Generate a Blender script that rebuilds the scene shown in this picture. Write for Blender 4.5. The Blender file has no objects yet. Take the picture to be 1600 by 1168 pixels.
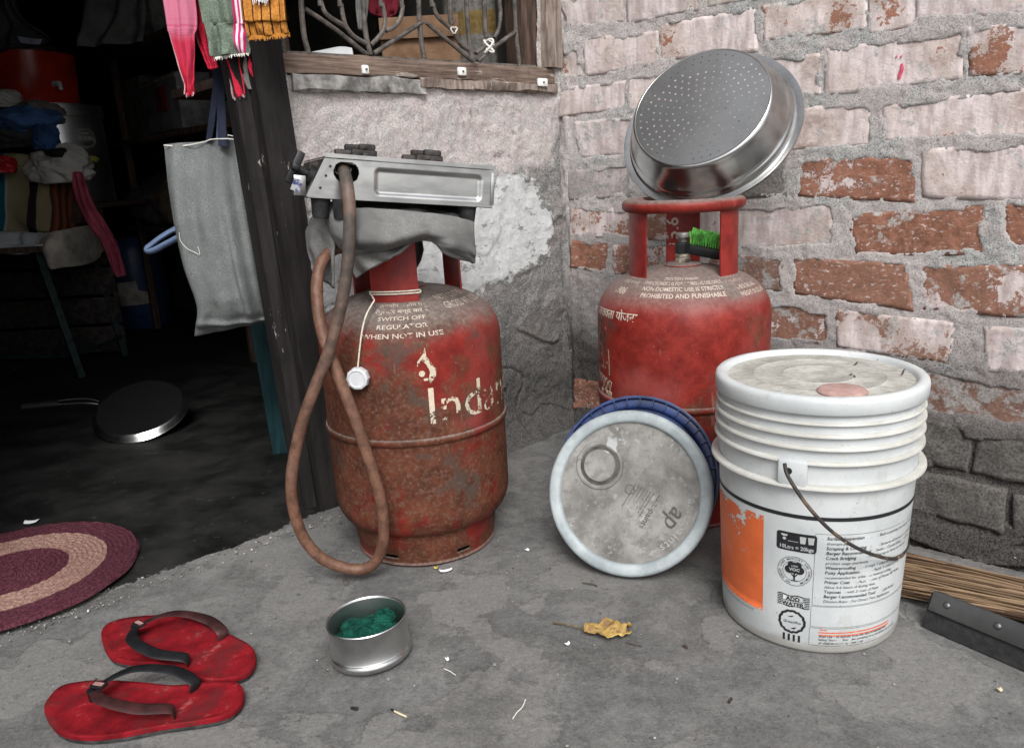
import bpy, bmesh, math, random
import numpy as np
from mathutils import Vector, Matrix

# ------------------------------------------------------------------ camera, sky, sun, exposure
S = bpy.context.scene
COL = S.collection
PITCH, ROLL, FPX = math.radians(14.7), math.radians(-3.05), 1220.0
CAM = np.array([0.0, 0.0, 0.66])
F_ = np.array([0, math.cos(PITCH), -math.sin(PITCH)])
U0 = np.array([0, math.sin(PITCH), math.cos(PITCH)])
R0 = np.array([1.0, 0, 0])
CR = math.cos(ROLL) * R0 + math.sin(ROLL) * U0
CU = -math.sin(ROLL) * R0 + math.cos(ROLL) * U0
cd = bpy.data.cameras.new('camera')
cam = bpy.data.objects.new('camera', cd)
COL.objects.link(cam)
cd.sensor_fit = 'HORIZONTAL'
cd.sensor_width = 36.0
cd.lens = 36.0 * FPX / 1600.0
cd.clip_start = 0.02
cd.clip_end = 500
M = Matrix.Identity(4)
for i in range(3):
    M[i][0], M[i][1], M[i][2], M[i][3] = CR[i], CU[i], -F_[i], CAM[i]
cam.matrix_world = M
S.camera = cam

SUN_EL, SUN_AZ = math.radians(47), math.radians(174)   # azimuth from +Y towards +X
w = bpy.data.worlds.new('World')
S.world = w
w.use_nodes = True
wn, wl = w.node_tree.nodes, w.node_tree.links
sky = wn.new('ShaderNodeTexSky')
sky.sky_type = 'NISHITA'
sky.sun_disc = False
sky.sun_elevation = SUN_EL
sky.sun_rotation = SUN_AZ
sky.air_density = 1.0
sky.dust_density = 3.0
hs = wn.new('ShaderNodeHueSaturation')       # overcast: the cloud cover takes the blue out
hs.inputs['Saturation'].default_value = 0.22
bgn = wn['Background']
bgn.inputs['Strength'].default_value = 0.11
wl.new(sky.outputs[0], hs.inputs['Color'])
wl.new(hs.outputs[0], bgn.inputs['Color'])

sd = bpy.data.lights.new('sun', 'SUN')
sd.energy = 1.5
sd.angle = math.radians(26)
sd.color = (1.0, 0.99, 0.98)
sun = bpy.data.objects.new('sun', sd)
COL.objects.link(sun)
sdir = Vector((math.sin(SUN_AZ) * math.cos(SUN_EL), math.cos(SUN_AZ) * math.cos(SUN_EL), math.sin(SUN_EL)))
sun.rotation_euler = sdir.to_track_quat('Z', 'Y').to_euler()
sun.location = (-1, -3, 4)

S.view_settings.view_transform = 'Standard'
S.view_settings.look = 'None'
S.view_settings.exposure = 0.95
S.view_settings.gamma = 1.0
S.view_settings.use_curve_mapping = False
S.render.engine = 'CYCLES'
S.cycles.max_bounces = 8
S.cycles.transparent_max_bounces = 16

# ------------------------------------------------------------------ measuring helpers (photo pixel -> place)
def ray(x, y):
    return (x - 800) / FPX * CR - (y - 584) / FPX * CU + F_
def gp(x, y, z=0.0):
    r = ray(x, y)
    return CAM + r * ((z - CAM[2]) / r[2])
def aty(x, y, Y):
    r = ray(x, y)
    return CAM + r * (Y / r[1])
K = np.array([0.154, 2.001, 0.0])                       # foot of the corner between the two walls
D1 = np.array([math.sin(math.radians(49)), math.cos(math.radians(49)), 0])
N1 = np.array([D1[1], -D1[0], 0])
E2 = np.array([math.sin(math.radians(50)), -math.cos(math.radians(50)), 0])
N2 = np.array([-math.cos(math.radians(50)), -math.sin(math.radians(50)), 0])
UP = np.array([0, 0, 1.0])
def P1(s, z, n=0.0): return K - D1 * s + UP * z + N1 * n
def P2(u, z, n=0.0): return K + E2 * u + UP * z + N2 * n
def w1(x, y, n=0.0):
    r = ray(x, y); p0 = K + N1 * n
    P = CAM + r * (((p0 - CAM) @ N1) / (r @ N1))
    return (-(P - K) @ D1, P[2])
def w2(x, y, n=0.0):
    r = ray(x, y); p0 = K + N2 * n
    P = CAM + r * (((p0 - CAM) @ N2) / (r @ N2))
    return ((P - K) @ E2, P[2])

# ------------------------------------------------------------------ numpy noise
def _h(ix, iy, s):
    v = np.sin(ix * 127.1 + iy * 311.7 + s * 74.7) * 43758.5453
    return v - np.floor(v)
def vn(x, y, s=0):
    ix, iy = np.floor(x), np.floor(y)
    fx, fy = x - ix, y - iy
    fx = fx * fx * (3 - 2 * fx); fy = fy * fy * (3 - 2 * fy)
    a, b = _h(ix, iy, s), _h(ix + 1, iy, s)
    c, d = _h(ix, iy + 1, s), _h(ix + 1, iy + 1, s)
    return (a + (b - a) * fx) * (1 - fy) + (c + (d - c) * fx) * fy
def fbm(x, y, sc, oc=4, s=0, g=0.5):
    x = np.asarray(x, float) * sc; y = np.asarray(y, float) * sc
    t = 0; a = 1; n = 0
    for i in range(oc):
        t = t + a * (vn(x, y, s + i * 13) * 2 - 1); n += a
        a *= g; x, y = (x * 1.62 - y * 1.18) + 5.2, (x * 1.18 + y * 1.62) + 1.3
    return t / n
def sstep(a, b, x):
    t = np.clip((x - a) / (b - a), 0, 1)
    return t * t * (3 - 2 * t)
def sdpoly(px, py, poly):
    """signed distance to a polygon, positive inside"""
    poly = np.array(poly, float)
    d = np.full(px.shape, 1e9); ins = np.zeros(px.shape, bool)
    for i in range(len(poly)):
        a, b = poly[i], poly[(i + 1) % len(poly)]
        e = b - a
        t = np.clip(((px - a[0]) * e[0] + (py - a[1]) * e[1]) / (e @ e), 0, 1)
        d = np.minimum(d, np.hypot(px - a[0] - t * e[0], py - a[1] - t * e[1]))
        c = (a[1] > py) != (b[1] > py)
        xi = (b[0] - a[0]) * (py - a[1]) / ((b[1] - a[1]) if abs(b[1] - a[1]) > 1e-12 else 1e-12) + a[0]
        ins ^= c & (px < xi)
    return np.where(ins, d, -d)

# ------------------------------------------------------------------ mesh helpers
def mesh_obj(name, V, F, mat=None, parent=None, smooth=True, sharp=38, attrs=None):
    me = bpy.data.meshes.new(name)
    V = np.asarray(V, float)
    me.from_pydata(V.tolist(), [], F if isinstance(F, list) else np.asarray(F).tolist())
    if attrs:
        for k, v in attrs.items():
            a = me.attributes.new(k, 'FLOAT', 'POINT')
            a.data.foreach_set('value', np.asarray(v, np.float32))
    me.validate()
    if smooth:
        me.polygons.foreach_set('use_smooth', [True] * len(me.polygons))
        if sharp:
            me.set_sharp_from_angle(angle=math.radians(sharp))
    me.update()
    o = bpy.data.objects.new(name, me)
    if mat is not None: me.materials.append(mat)
    COL.objects.link(o)
    if parent is not None: o.parent = parent
    return o
def tag(o, label=None, cat=None, group=None, kind=None):
    if label: o['label'] = label
    if cat: o['category'] = cat
    if group: o['group'] = group
    if kind: o['kind'] = kind
    return o
def thing(name, label, cat, loc=(0, 0, 0), rot=None, group=None):
    o = bpy.data.objects.new(name, None)
    o.empty_display_size = 0.05
    COL.objects.link(o)
    if rot is not None:
        m = Matrix(rot).to_4x4() if not isinstance(rot, (int, float)) else Matrix.Rotation(rot, 4, 'Z')
        m.translation = Vector(loc)
        o.matrix_world = m
    else:
        o.location = loc
    return tag(o, label, cat, group)
class MB:
    def __init__(s): s.V = []; s.F = []
    def add(s, VF, mat=None, off=None):
        V, F = VF
        V = np.asarray(V, float)
        if mat is not None: V = V @ np.asarray(mat, float).T
        if off is not None: V = V + np.asarray(off, float)
        k = len(s.V)
        s.V.extend(V.tolist())
        s.F.extend([[i + k for i in f] for f in F])
        return s
    def obj(s, name, mat, parent=None, **kw): return mesh_obj(name, s.V, s.F, mat, parent, **kw)
def lathe(prof, seg=64, closed=False):
    V = []; F = []; rings = []
    for r, z in prof:
        if r < 1e-6:
            rings.append([len(V)]); V.append((0, 0, z))
        else:
            k = len(V); rings.append(list(range(k, k + seg)))
            for i in range(seg):
                a = 2 * math.pi * i / seg
                V.append((r * math.cos(a), r * math.sin(a), z))
    n = len(rings)
    for j in range(n if closed else n - 1):
        A, B = rings[j], rings[(j + 1) % n]
        for i in range(seg):
            i2 = (i + 1) % seg
            if len(A) == 1 and len(B) == 1: continue
            if len(A) == 1: F.append([A[0], B[i2], B[i]])
            elif len(B) == 1: F.append([A[i], A[i2], B[0]])
            else: F.append([A[i], A[i2], B[i2], B[i]])
    return V, F
def smooth_path(P, n=None, closed=False, per=8):
    P = np.asarray(P, float); m = len(P); out = []
    rng = range(m if closed else m - 1)
    for i in rng:
        if closed: p0, p1, p2, p3 = P[(i - 1) % m], P[i], P[(i + 1) % m], P[(i + 2) % m]
        else: p0, p1, p2, p3 = P[max(i - 1, 0)], P[i], P[i + 1], P[min(i + 2, m - 1)]
        for k in range(per):
            t = k / per
            out.append(0.5 * ((2 * p1) + (-p0 + p2) * t + (2 * p0 - 5 * p1 + 4 * p2 - p3) * t * t + (-p0 + 3 * p1 - 3 * p2 + p3) * t ** 3))
    if not closed: out.append(P[-1])
    return np.array(out)
def tube(path, r, seg=10, closed=False, flat=None, updir=None):
    """r: number or list; flat: (a,b) scale of the section along normal / binormal"""
    P = np.asarray(path, float); n = len(P)
    r = np.full(n, r) if np.isscalar(r) else np.interp(np.linspace(0, 1, n), np.linspace(0, 1, len(r)), r)
    T = np.zeros_like(P)
    for i in range(n):
        a = P[(i - 1) % n] if closed else P[max(i - 1, 0)]
        b = P[(i + 1) % n] if closed else P[min(i + 1, n - 1)]
        T[i] = (b - a) / (np.linalg.norm(b - a) + 1e-12)
    ref = np.array(updir if updir is not None else ([0, 0, 1] if abs(T[0][2]) < .9 else [1, 0, 0]), float)
    nrm = ref - T[0] * (ref @ T[0]); nrm /= np.linalg.norm(nrm)
    V = []; F = []
    fa, fb = flat if flat else (1, 1)
    for i in range(n):
        if updir is not None: nrm = ref - T[i] * (ref @ T[i])
        else: nrm = nrm - T[i] * (nrm @ T[i])
        nrm /= (np.linalg.norm(nrm) + 1e-12)
        b = np.cross(T[i], nrm)
        for k in range(seg):
            a = 2 * math.pi * k / seg
            V.append(P[i] + r[i] * (math.cos(a) * fa * nrm + math.sin(a) * fb * b))
    m = n if closed else n - 1
    for i in range(m):
        j = (i + 1) % n
        for k in range(seg):
            k2 = (k + 1) % seg
            F.append([i * seg + k, i * seg + k2, j * seg + k2, j * seg + k])
    if not closed:
        F.append(list(range(seg))[::-1]); F.append([(n - 1) * seg + k for k in range(seg)])
    return V, F
def bbox(sx, sy, sz, bev=0.0, c=(0, 0, 0), segs=2):
    bm = bmesh.new()
    bmesh.ops.create_cube(bm, size=1)
    bmesh.ops.scale(bm, vec=(sx, sy, sz), verts=bm.verts)
    if bev: bmesh.ops.bevel(bm, geom=bm.edges[:], offset=bev, segments=segs, affect='EDGES', profile=0.5)
    bmesh.ops.translate(bm, vec=c, verts=bm.verts)
    bm.verts.index_update()
    V = [tuple(v.co) for v in bm.verts]; F = [[v.index for v in f.verts] for f in bm.faces]
    bm.free()
    return V, F
def prism(poly, z0, z1, bev=0.0, segs=2):
    bm = bmesh.new()
    vs = [bm.verts.new((p[0], p[1], z0)) for p in poly]
    f = bm.faces.new(vs)
    f.normal_update()
    if f.normal.z > 0: bmesh.ops.reverse_faces(bm, faces=[f])
    r = bmesh.ops.extrude_face_region(bm, geom=[f])
    top = [g for g in r['geom'] if isinstance(g, bmesh.types.BMVert)]
    bmesh.ops.translate(bm, vec=(0, 0, z1 - z0), verts=top)
    if bev:
        ed = [e for e in bm.edges if abs(e.verts[0].co.z - e.verts[1].co.z) < 1e-6]
        bmesh.ops.bevel(bm, geom=ed, offset=bev, segments=segs, affect='EDGES', profile=0.5)
    bm.verts.index_update()
    V = [tuple(v.co) for v in bm.verts]; F = [[v.index for v in f.verts] for f in bm.faces]
    bm.free()
    return V, F
def grid_faces(nu, nv, mask=None):
    i, j = np.meshgrid(np.arange(nu - 1), np.arange(nv - 1), indexing='ij')
    a = (i * nv + j).ravel()
    f = np.stack([a, a + nv, a + nv + 1, a + 1], 1)
    if mask is not None: f = f[mask.ravel()]
    return f
def compact(V, F):
    F = np.asarray(F); used = np.unique(F); m = np.full(len(V), -1); m[used] = np.arange(len(used))
    return used, m[F]
def rect_frame(P):   # columns = local axes
    return np.array(P).T
def sheet(name, rows, mat, parent=None, nu=28, nv=40, amp=0.006, freq=7, seed=0, thick=0.002, ndir=(0, -1, 0), twist=0.0):
    """cloth through rows of points (each row across, rows from top to bottom)"""
    rows = [np.asarray(r, float) for r in rows]
    R = []
    for r in rows:
        sp = smooth_path(r, per=12) if len(r) > 2 else np.linspace(r[0], r[1], 25)
        R.append(np.array([np.interp(np.linspace(0, 1, nu), np.linspace(0, 1, len(sp)), sp[:, k]) for k in range(3)]).T)
    R = np.array(R)                    # rows x nu x 3
    G = np.zeros((nu, nv, 3))
    for i in range(nu):
        sp = smooth_path(R[:, i], per=10) if len(rows) > 2 else np.linspace(R[0, i], R[1, i], 21)
        for k in range(3):
            G[i, :, k] = np.interp(np.linspace(0, 1, nv), np.linspace(0, 1, len(sp)), sp[:, k])
    uu, vv = np.meshgrid(np.linspace(0, 1, nu), np.linspace(0, 1, nv), indexing='ij')
    d = amp * (np.sin(uu * freq * math.pi + 1.7 * fbm(uu, vv, 2.5, 2, seed) * 2 + seed) * (0.5 + 0.5 * vv) + 0.7 * fbm(uu, vv, 6, 3, seed + 5))
    G = G + d[..., None] * np.asarray(ndir, float)
    o = mesh_obj(name, G.reshape(-1, 3), grid_faces(nu, nv), mat, parent, sharp=0,
                 attrs={'cu': uu.ravel(), 'cv': vv.ravel()})
    if thick:
        m = o.modifiers.new('thickness', 'SOLIDIFY'); m.thickness = thick; m.offset = 0
    return o
def crumple(name, c, size, mat, parent=None, seed=0, amp=0.35, sub=4, rot=0.0, flat_bottom=True):
    bm = bmesh.new()
    bmesh.ops.create_icosphere(bm, subdivisions=sub, radius=1)
    V = np.array([v.co[:] for v in bm.verts]); bm.verts.index_update()
    F = [[v.index for v in f.verts] for f in bm.faces]; bm.free()
    n = fbm(V[:, 0] * 1.0 + V[:, 2] * .7, V[:, 1] - V[:, 2] * .6, 1.6, 3, seed)
    rg = 1 - np.abs(fbm(V[:, 0] + V[:, 2] * .5, V[:, 1] * 1.2 + V[:, 2], 2.3, 3, seed + 9)) * 2.2
    k = 1 + amp * (n * .7 + rg * .35 - .25)
    V = V * k[:, None]
    if flat_bottom: V[:, 2] = np.maximum(V[:, 2], -0.72 + 0.05 * n)
    V = V * np.asarray(size)
    ca, sa = math.cos(rot), math.sin(rot)
    V = np.stack([V[:, 0] * ca - V[:, 1] * sa, V[:, 0] * sa + V[:, 1] * ca, V[:, 2]], 1) + np.asarray(c)
    return mesh_obj(name, V, F, mat, parent, sharp=0)

# ------------------------------------------------------------------ material helpers
class NT:
    def __init__(s, name, rough=0.7, metal=0.0, spec=0.35):
        s.m = bpy.data.materials.new(name); s.m.use_nodes = True
        s.n = s.m.node_tree.nodes; s.l = s.m.node_tree.links
        s.b = s.n['Principled BSDF']
        s.b.inputs['Roughness'].default_value = rough
        s.b.inputs['Metallic'].default_value = metal
        s.b.inputs['Specular IOR Level'].default_value = spec
        s._c = None
    def put(s, sock, v):
        if isinstance(v, bpy.types.NodeSocket): s.l.new(v, sock)
        elif isinstance(v, (tuple, list)) and len(v) == 3 and sock.type == 'RGBA': sock.default_value = (*v, 1)
        else: sock.default_value = v
    def obj(s):
        if s._c is None:
            t = s.n.new('ShaderNodeTexCoord'); s._c = t.outputs['Object']
        return s._c
    def map(s, scale=(1, 1, 1), loc=(0, 0, 0), rot=(0, 0, 0), v=None):
        t = s.n.new('ShaderNodeMapping')
        s.put(t.inputs[0], v if v is not None else s.obj())
        t.inputs['Scale'].default_value = scale; t.inputs['Location'].default_value = loc; t.inputs['Rotation'].default_value = rot
        return t.outputs[0]
    def noise(s, scale, det=4, rough=0.55, v=None, dist=0.0, col=False):
        t = s.n.new('ShaderNodeTexNoise')
        s.put(t.inputs['Vector'], v if v is not None else s.obj())
        t.inputs['Scale'].default_value = scale; t.inputs['Detail'].default_value = det
        t.inputs['Roughness'].default_value = rough; t.inputs['Distortion'].default_value = dist
        return t.outputs['Color' if col else 'Fac']
    def grain(s, scale, lo=.38, hi=.62, v=None):
        return s.step(s.noise(scale, 4, .85, v), lo, hi)
    def vor(s, scale, v=None, feat='F1', out='Distance'):
        t = s.n.new('ShaderNodeTexVoronoi'); t.feature = feat
        s.put(t.inputs['Vector'], v if v is not None else s.obj()); t.inputs['Scale'].default_value = scale
        return t.outputs[out]
    def ramp(s, f, stops):
        t = s.n.new('ShaderNodeValToRGB'); s.put(t.inputs[0], f)
        e = t.color_ramp.elements
        while len(e) < len(stops): e.new(0.5)
        for k, (p, c) in enumerate(stops):
            e[k].position = p; e[k].color = (*c, 1) if isinstance(c, (tuple, list)) else (c, c, c, 1)
        return t.outputs[0]
    def mix(s, f, a, b, mode='MIX'):
        if isinstance(f, bpy.types.NodeSocket) and f.node.type == 'TEX_NOISE': f = s.step(f, .31, .69)
        t = s.n.new('ShaderNodeMix'); t.data_type = 'RGBA'; t.blend_type = mode
        s.put(t.inputs[0], f); s.put(t.inputs[6], a if not isinstance(a, tuple) else (*a, 1)); s.put(t.inputs[7], b if not isinstance(b, tuple) else (*b, 1))
        return t.outputs[2]
    def math(s, op, a, b=0.0, c=None, clamp=False):
        t = s.n.new('ShaderNodeMath'); t.operation = op; t.use_clamp = clamp
        s.put(t.inputs[0], a); s.put(t.inputs[1], b)
        if c is not None: s.put(t.inputs[2], c)
        return t.outputs[0]
    def step(s, f, lo, hi):
        t = s.n.new('ShaderNodeMapRange'); t.interpolation_type = 'SMOOTHSTEP'
        s.put(t.inputs[0], f); s.put(t.inputs[1], lo); s.put(t.inputs[2], hi)
        return t.outputs[0]
    def attr(s, name):
        t = s.n.new('ShaderNodeAttribute'); t.attribute_name = name
        return t.outputs['Fac']
    def ocol(s):
        t = s.n.new('ShaderNodeObjectInfo')
        q = s.n.new('ShaderNodeSeparateColor'); s.l.new(t.outputs['Color'], q.inputs[0])
        return q.outputs[0], q.outputs[1], q.outputs[2], t.outputs['Random']
    def xyz(s, v=None):
        q = s.n.new('ShaderNodeSeparateXYZ'); s.put(q.inputs[0], v if v is not None else s.obj())
        return q.outputs
    def nz(s):
        t = s.n.new('ShaderNodeNewGeometry'); q = s.n.new('ShaderNodeSeparateXYZ'); s.l.new(t.outputs['Normal'], q.inputs[0])
        return q.outputs[2]
    def bump(s, h, strength=0.5, dist=0.01):
        t = s.n.new('ShaderNodeBump'); s.put(t.inputs['Height'], h)
        t.inputs['Strength'].default_value = strength; t.inputs['Distance'].default_value = dist
        prev = s.b.inputs['Normal'].links
        if prev: s.l.new(prev[0].from_socket, t.inputs['Normal'])
        s.l.new(t.outputs[0], s.b.inputs['Normal'])
    def out(s, col=None, rough=None, metal=None):
        if col is not None: s.put(s.b.inputs['Base Color'], col)
        if rough is not None: s.put(s.b.inputs['Roughness'], rough)
        if metal is not None: s.put(s.b.inputs['Metallic'], metal)
        return s.m
    def worn(s, mask):
        """paint print that has flaked away: see the thing under it"""
        tr = s.n.new('ShaderNodeBsdfTransparent'); mx = s.n.new('ShaderNodeMixShader')
        s.put(mx.inputs[0], mask); s.l.new(tr.outputs[0], mx.inputs[1]); s.l.new(s.b.outputs[0], mx.inputs[2])
        s.l.new(mx.outputs[0], s.n['Material Output'].inputs[0])

def plain(name, col, rough=0.6, metal=0.0, var=0.15, sc=20, bump=0.0, spec=0.35):
    t = NT(name, rough, metal, spec)
    n = t.noise(sc, 5, 0.6)
    c = t.mix(n, tuple(x * (1 - var * 1.6) for x in col), tuple(min(1, x * (1 + var)) for x in col))
    if bump: t.bump(t.noise(sc * 4, 4), bump, 0.003)
    return t.out(c)
def fabric(name, col, weave=700, var=0.25, rough=0.95, heather=0.0, col2=None):
    t = NT(name, rough, 0, 0.15)
    n = t.noise(14, 5, 0.6)
    c = t.mix(n, tuple(x * (1 - var) for x in col), tuple(min(1, x * (1 + var)) for x in col))
    f = t.noise(weave, 2, 0.7)
    if heather: c = t.mix(t.step(f, .5 - .12, .5 + .12), c, tuple(x * (1 - heather) for x in col))
    t.bump(f, 0.35, 0.001)
    t.bump(t.noise(40, 4), 0.35, 0.004)
    return t.out(c)

# ------------------------------------------------------------------ surface materials
def m_brick():
    t = NT('painted_brick', 0.92, 0, 0.2)
    ex, tone, dirt, rnd = t.ocol()
    off = t.n.new('ShaderNodeCombineXYZ'); t.put(off.inputs[0], t.math('MULTIPLY', rnd, 37.0)); t.put(off.inputs[1], t.math('MULTIPLY', rnd, 91.0))
    va = t.n.new('ShaderNodeVectorMath'); va.operation = 'ADD'; t.put(va.inputs[0], t.obj()); t.put(va.inputs[1], off.outputs[0])
    v = va.outputs[0]
    big = t.noise(9, 3, 0.5, v); mid = t.noise(38, 6, 0.68, v); fine = t.noise(190, 5, 0.8, v)
    vs = t.map((1, 1, 0.22), v=v)
    streak = t.noise(60, 4, 0.6, vs)
    red = t.mix(mid, (0.14, 0.066, 0.043), (0.31, 0.145, 0.097))
    red = t.mix(t.step(tone, 0.3, 0.9), red, t.mix(fine, (0.13, 0.07, 0.05), (0.30, 0.17, 0.12)))
    red = t.mix(t.step(fine, .52, .72), red, (0.22, 0.10, 0.07))
    paint = t.mix(streak, (0.42, 0.345, 0.33), (0.67, 0.59, 0.575))
    paint = t.mix(t.step(big, .45, .62), paint, t.mix(mid, (0.35, 0.275, 0.245), (0.58, 0.50, 0.465)))
    paint = t.mix(t.step(fine, .58, .72), paint, (0.36, 0.31, 0.29))
    k = t.math('ADD', t.math('MULTIPLY', big, .38), t.math('ADD', t.math('MULTIPLY', mid, .40), t.math('MULTIPLY', fine, .22)))
    thr = t.math('SUBTRACT', 0.655, t.math('MULTIPLY', ex, 0.42))
    msk = t.step(k, t.math('SUBTRACT', thr, .008), t.math('ADD', thr, .012))
    c = t.mix(msk, paint, red)
    c = t.mix(t.math('MULTIPLY', t.step(t.noise(75, 6, .75, t.map((1, 1, 2.2), v=v)), .585, .62), .85), c, paint)
    # cement smears on the faces
    sm = t.step(t.math('ADD', t.noise(20, 7, 0.72, v), t.math('MULTIPLY', dirt, 0.25)), .585, .64)
    c = t.mix(t.math('MULTIPLY', sm, .85), c, t.mix(fine, (0.22, 0.215, 0.205), (0.52, 0.505, 0.485)))
    c = t.mix(t.math('MULTIPLY', dirt, t.step(t.math('ADD', mid, t.math('MULTIPLY', dirt, .5)), .15, .75)), c, t.mix(fine, (0.040, 0.037, 0.034), (0.15, 0.14, 0.13)))
    t.bump(t.math('SUBTRACT', 1.0, msk), 0.5, 0.002)
    t.bump(mid, 0.8, 0.0045); t.bump(fine, 0.9, 0.0011)
    return t.out(c)
def m_mortar():
    t = NT('mortar', 0.97, 0, 0.15)
    a = t.noise(30, 7, 0.72); f = t.grain(300); b = t.noise(6, 4, 0.55)
    c = t.mix(f, (0.19, 0.19, 0.188), (0.62, 0.615, 0.60))
    c = t.mix(t.step(a, .40, .62), c, t.mix(f, (0.25, 0.245, 0.235), (0.62, 0.595, 0.57)))
    pk = t.step(t.math('ADD', t.math('MULTIPLY', b, .6), t.math('MULTIPLY', a, .4)), .43, .53)
    c = t.mix(t.math('MULTIPLY', pk, .7), c, t.mix(f, (0.37, 0.32, 0.305), (0.66, 0.59, 0.572)))
    c = t.mix(t.math('MULTIPLY', t.step(t.noise(300, 4, .7), .58, .66), .8), c, (0.085, 0.085, 0.085))
    dz = t.attr('damp_shade')
    c = t.mix(dz, c, t.mix(f, (0.030, 0.028, 0.026), (0.135, 0.126, 0.118)))
    t.bump(a, 0.9, 0.008); t.bump(f, 0.8, 0.0010)
    return t.out(c)
def m_plaster():
    t = NT('plaster', 0.97, 0, 0.15)
    a = t.noise(24, 8, 0.7); f = t.grain(260); b = t.noise(7, 5, 0.6)
    grey = t.mix(f, (0.12, 0.117, 0.112), (0.42, 0.412, 0.40))
    grey = t.mix(t.step(b, .5, .66), grey, t.mix(f, (0.18, 0.155, 0.15), (0.42, 0.365, 0.35)))
    pink = t.mix(f, (0.34, 0.315, 0.30), (0.70, 0.665, 0.64))
    pink = t.mix(t.step(a, .42, .6), pink, t.mix(f, (0.44, 0.38, 0.365), (0.74, 0.655, 0.635)))
    pink = t.mix(t.step(a, .60, .66), pink, t.mix(f, (0.24, 0.23, 0.22), (0.44, 0.42, 0.40)))
    pz = t.math('ADD', t.attr('pinkzone'), t.math('MULTIPLY', t.math('SUBTRACT', a, .5), 0.11))
    c = t.mix(t.step(pz, -.012, .02), grey, pink)
    wz = t.math('ADD', t.attr('whitezone'), t.math('MULTIPLY', t.math('SUBTRACT', t.noise(26, 9, .78), .5), 0.15))
    wm = t.step(wz, -.0015, .0015)
    white = t.mix(t.noise(45, 6, .7), (0.58, 0.59, 0.59), (0.74, 0.75, 0.745))
    white = t.mix(t.step(t.noise(30, 8, .75, t.map((1, 1, 1.5), (3, 1, 2))), .585, .61), white, (0.33, 0.325, 0.315))
    c = t.mix(t.math('MULTIPLY', t.step(t.noise(260, 4, .7), .60, .68), .75), c, (0.09, 0.088, 0.085))
    c = t.mix(wm, c, white)
    dz = t.attr('damp_shade')
    c = t.mix(dz, c, t.mix(f, (0.055, 0.053, 0.05), (0.17, 0.163, 0.155)))
    t.bump(wm, .7, .002)
    t.bump(a, 0.9, 0.010); t.bump(f, 0.8, 0.0012)
    return t.out(c)
def m_ground():
    t = NT('yard_concrete', 0.9, 0, 0.3)
    b = t.noise(2.6, 6, 0.6); a = t.noise(11, 8, 0.68); f = t.noise(120, 6, 0.75); ff = t.noise(520, 3, .7)
    gr = t.grain(190, .36, .64); sc_ = t.noise(20, 6, .7, t.map((1, .16, 1), rot=(0, 0, .7)))
    c = t.mix(a, (0.0752, 0.0752, 0.0737), (0.1624, 0.1600, 0.1544))
    c = t.mix(t.step(b, .42, .6), c, t.mix(a, (0.1069, 0.1054, 0.1014), (0.1901, 0.1861, 0.1782)))
    # smoother trowelled patches
    pt = t.step(t.math('ADD', t.math('MULTIPLY', t.noise(5.2, 2, .5, t.map(loc=(4, 2, 0))), .8), t.math('MULTIPLY', t.noise(16, 8, .75), .2)), .525, .54)
    c = t.mix(t.math('MULTIPLY', t.step(t.noise(46, 8, .8, t.map(loc=(2, 8, 0))), .50, .58), .45), c, (0.0600, 0.0588, 0.0564))
    c = t.mix(t.math('MULTIPLY', t.step(t.noise(9, 6, .7, t.map((1, .35, 1), rot=(0, 0, .6))), .56, .66), .35), c, (0.2400, 0.2364, 0.2280))
    c = t.mix(t.math('MULTIPLY', pt, .85), c, t.mix(f, (0.1505, 0.1474, 0.1402), (0.1940, 0.1885, 0.1798)))
    c = t.mix(t.math('MULTIPLY', gr, .22), c, (0.2376, 0.2345, 0.2273)); c = t.mix(t.math('MULTIPLY', t.grain(310, .5, .62), .35), c, (0.0396, 0.0396, 0.0380))
    c = t.mix(t.math('MULTIPLY', t.step(t.noise(3.4, 5, .6, t.map(loc=(7, 1, 0))), .52, .62), .5), c, t.mix(gr, (0.0356, 0.0348, 0.0332), (0.0950, 0.0926, 0.0871)))
    c = t.mix(t.math('MULTIPLY', t.step(sc_, .66, .70), .5), c, (0.2693, 0.2614, 0.2455))
    c = t.mix(t.math('MULTIPLY', t.step(f, .50, .68), .3), c, (0.2376, 0.2297, 0.2178))
    c = t.mix(t.math('MULTIPLY', t.step(f, .34, .26), .5), c, (0.0436, 0.0427, 0.0412))
    c = t.mix(t.math('MULTIPLY', t.step(t.noise(34, 7, .78), .55, .64), .45), c, (0.0673, 0.0658, 0.0634))
    c = t.mix(t.step(ff, .715, .75), c, (0.3960, 0.3881, 0.3643))
    c = t.mix(t.step(t.noise(300, 2, .6, t.map(loc=(9, 9, 0))), .70, .735), c, (0.0238, 0.0222, 0.0206))
    t.bump(pt, .6, .0016); t.bump(a, .4, .006); t.bump(f, .8, .0018); t.bump(gr, .5, .0005)
    return t.out(c, t.math('SUBTRACT', 0.95, t.math('MULTIPLY', pt, .15)))
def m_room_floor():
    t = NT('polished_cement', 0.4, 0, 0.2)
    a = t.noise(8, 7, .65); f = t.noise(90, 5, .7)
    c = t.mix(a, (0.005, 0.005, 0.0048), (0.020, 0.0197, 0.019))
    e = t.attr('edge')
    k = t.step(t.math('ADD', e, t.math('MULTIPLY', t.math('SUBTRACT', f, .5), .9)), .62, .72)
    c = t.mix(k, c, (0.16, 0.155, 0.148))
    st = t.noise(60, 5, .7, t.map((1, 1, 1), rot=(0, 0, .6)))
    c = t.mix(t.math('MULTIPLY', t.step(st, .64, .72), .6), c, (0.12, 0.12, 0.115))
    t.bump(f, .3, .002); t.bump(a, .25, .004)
    return t.out(c, t.ramp(a, [(.3, .55), (.7, .75)]))
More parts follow.
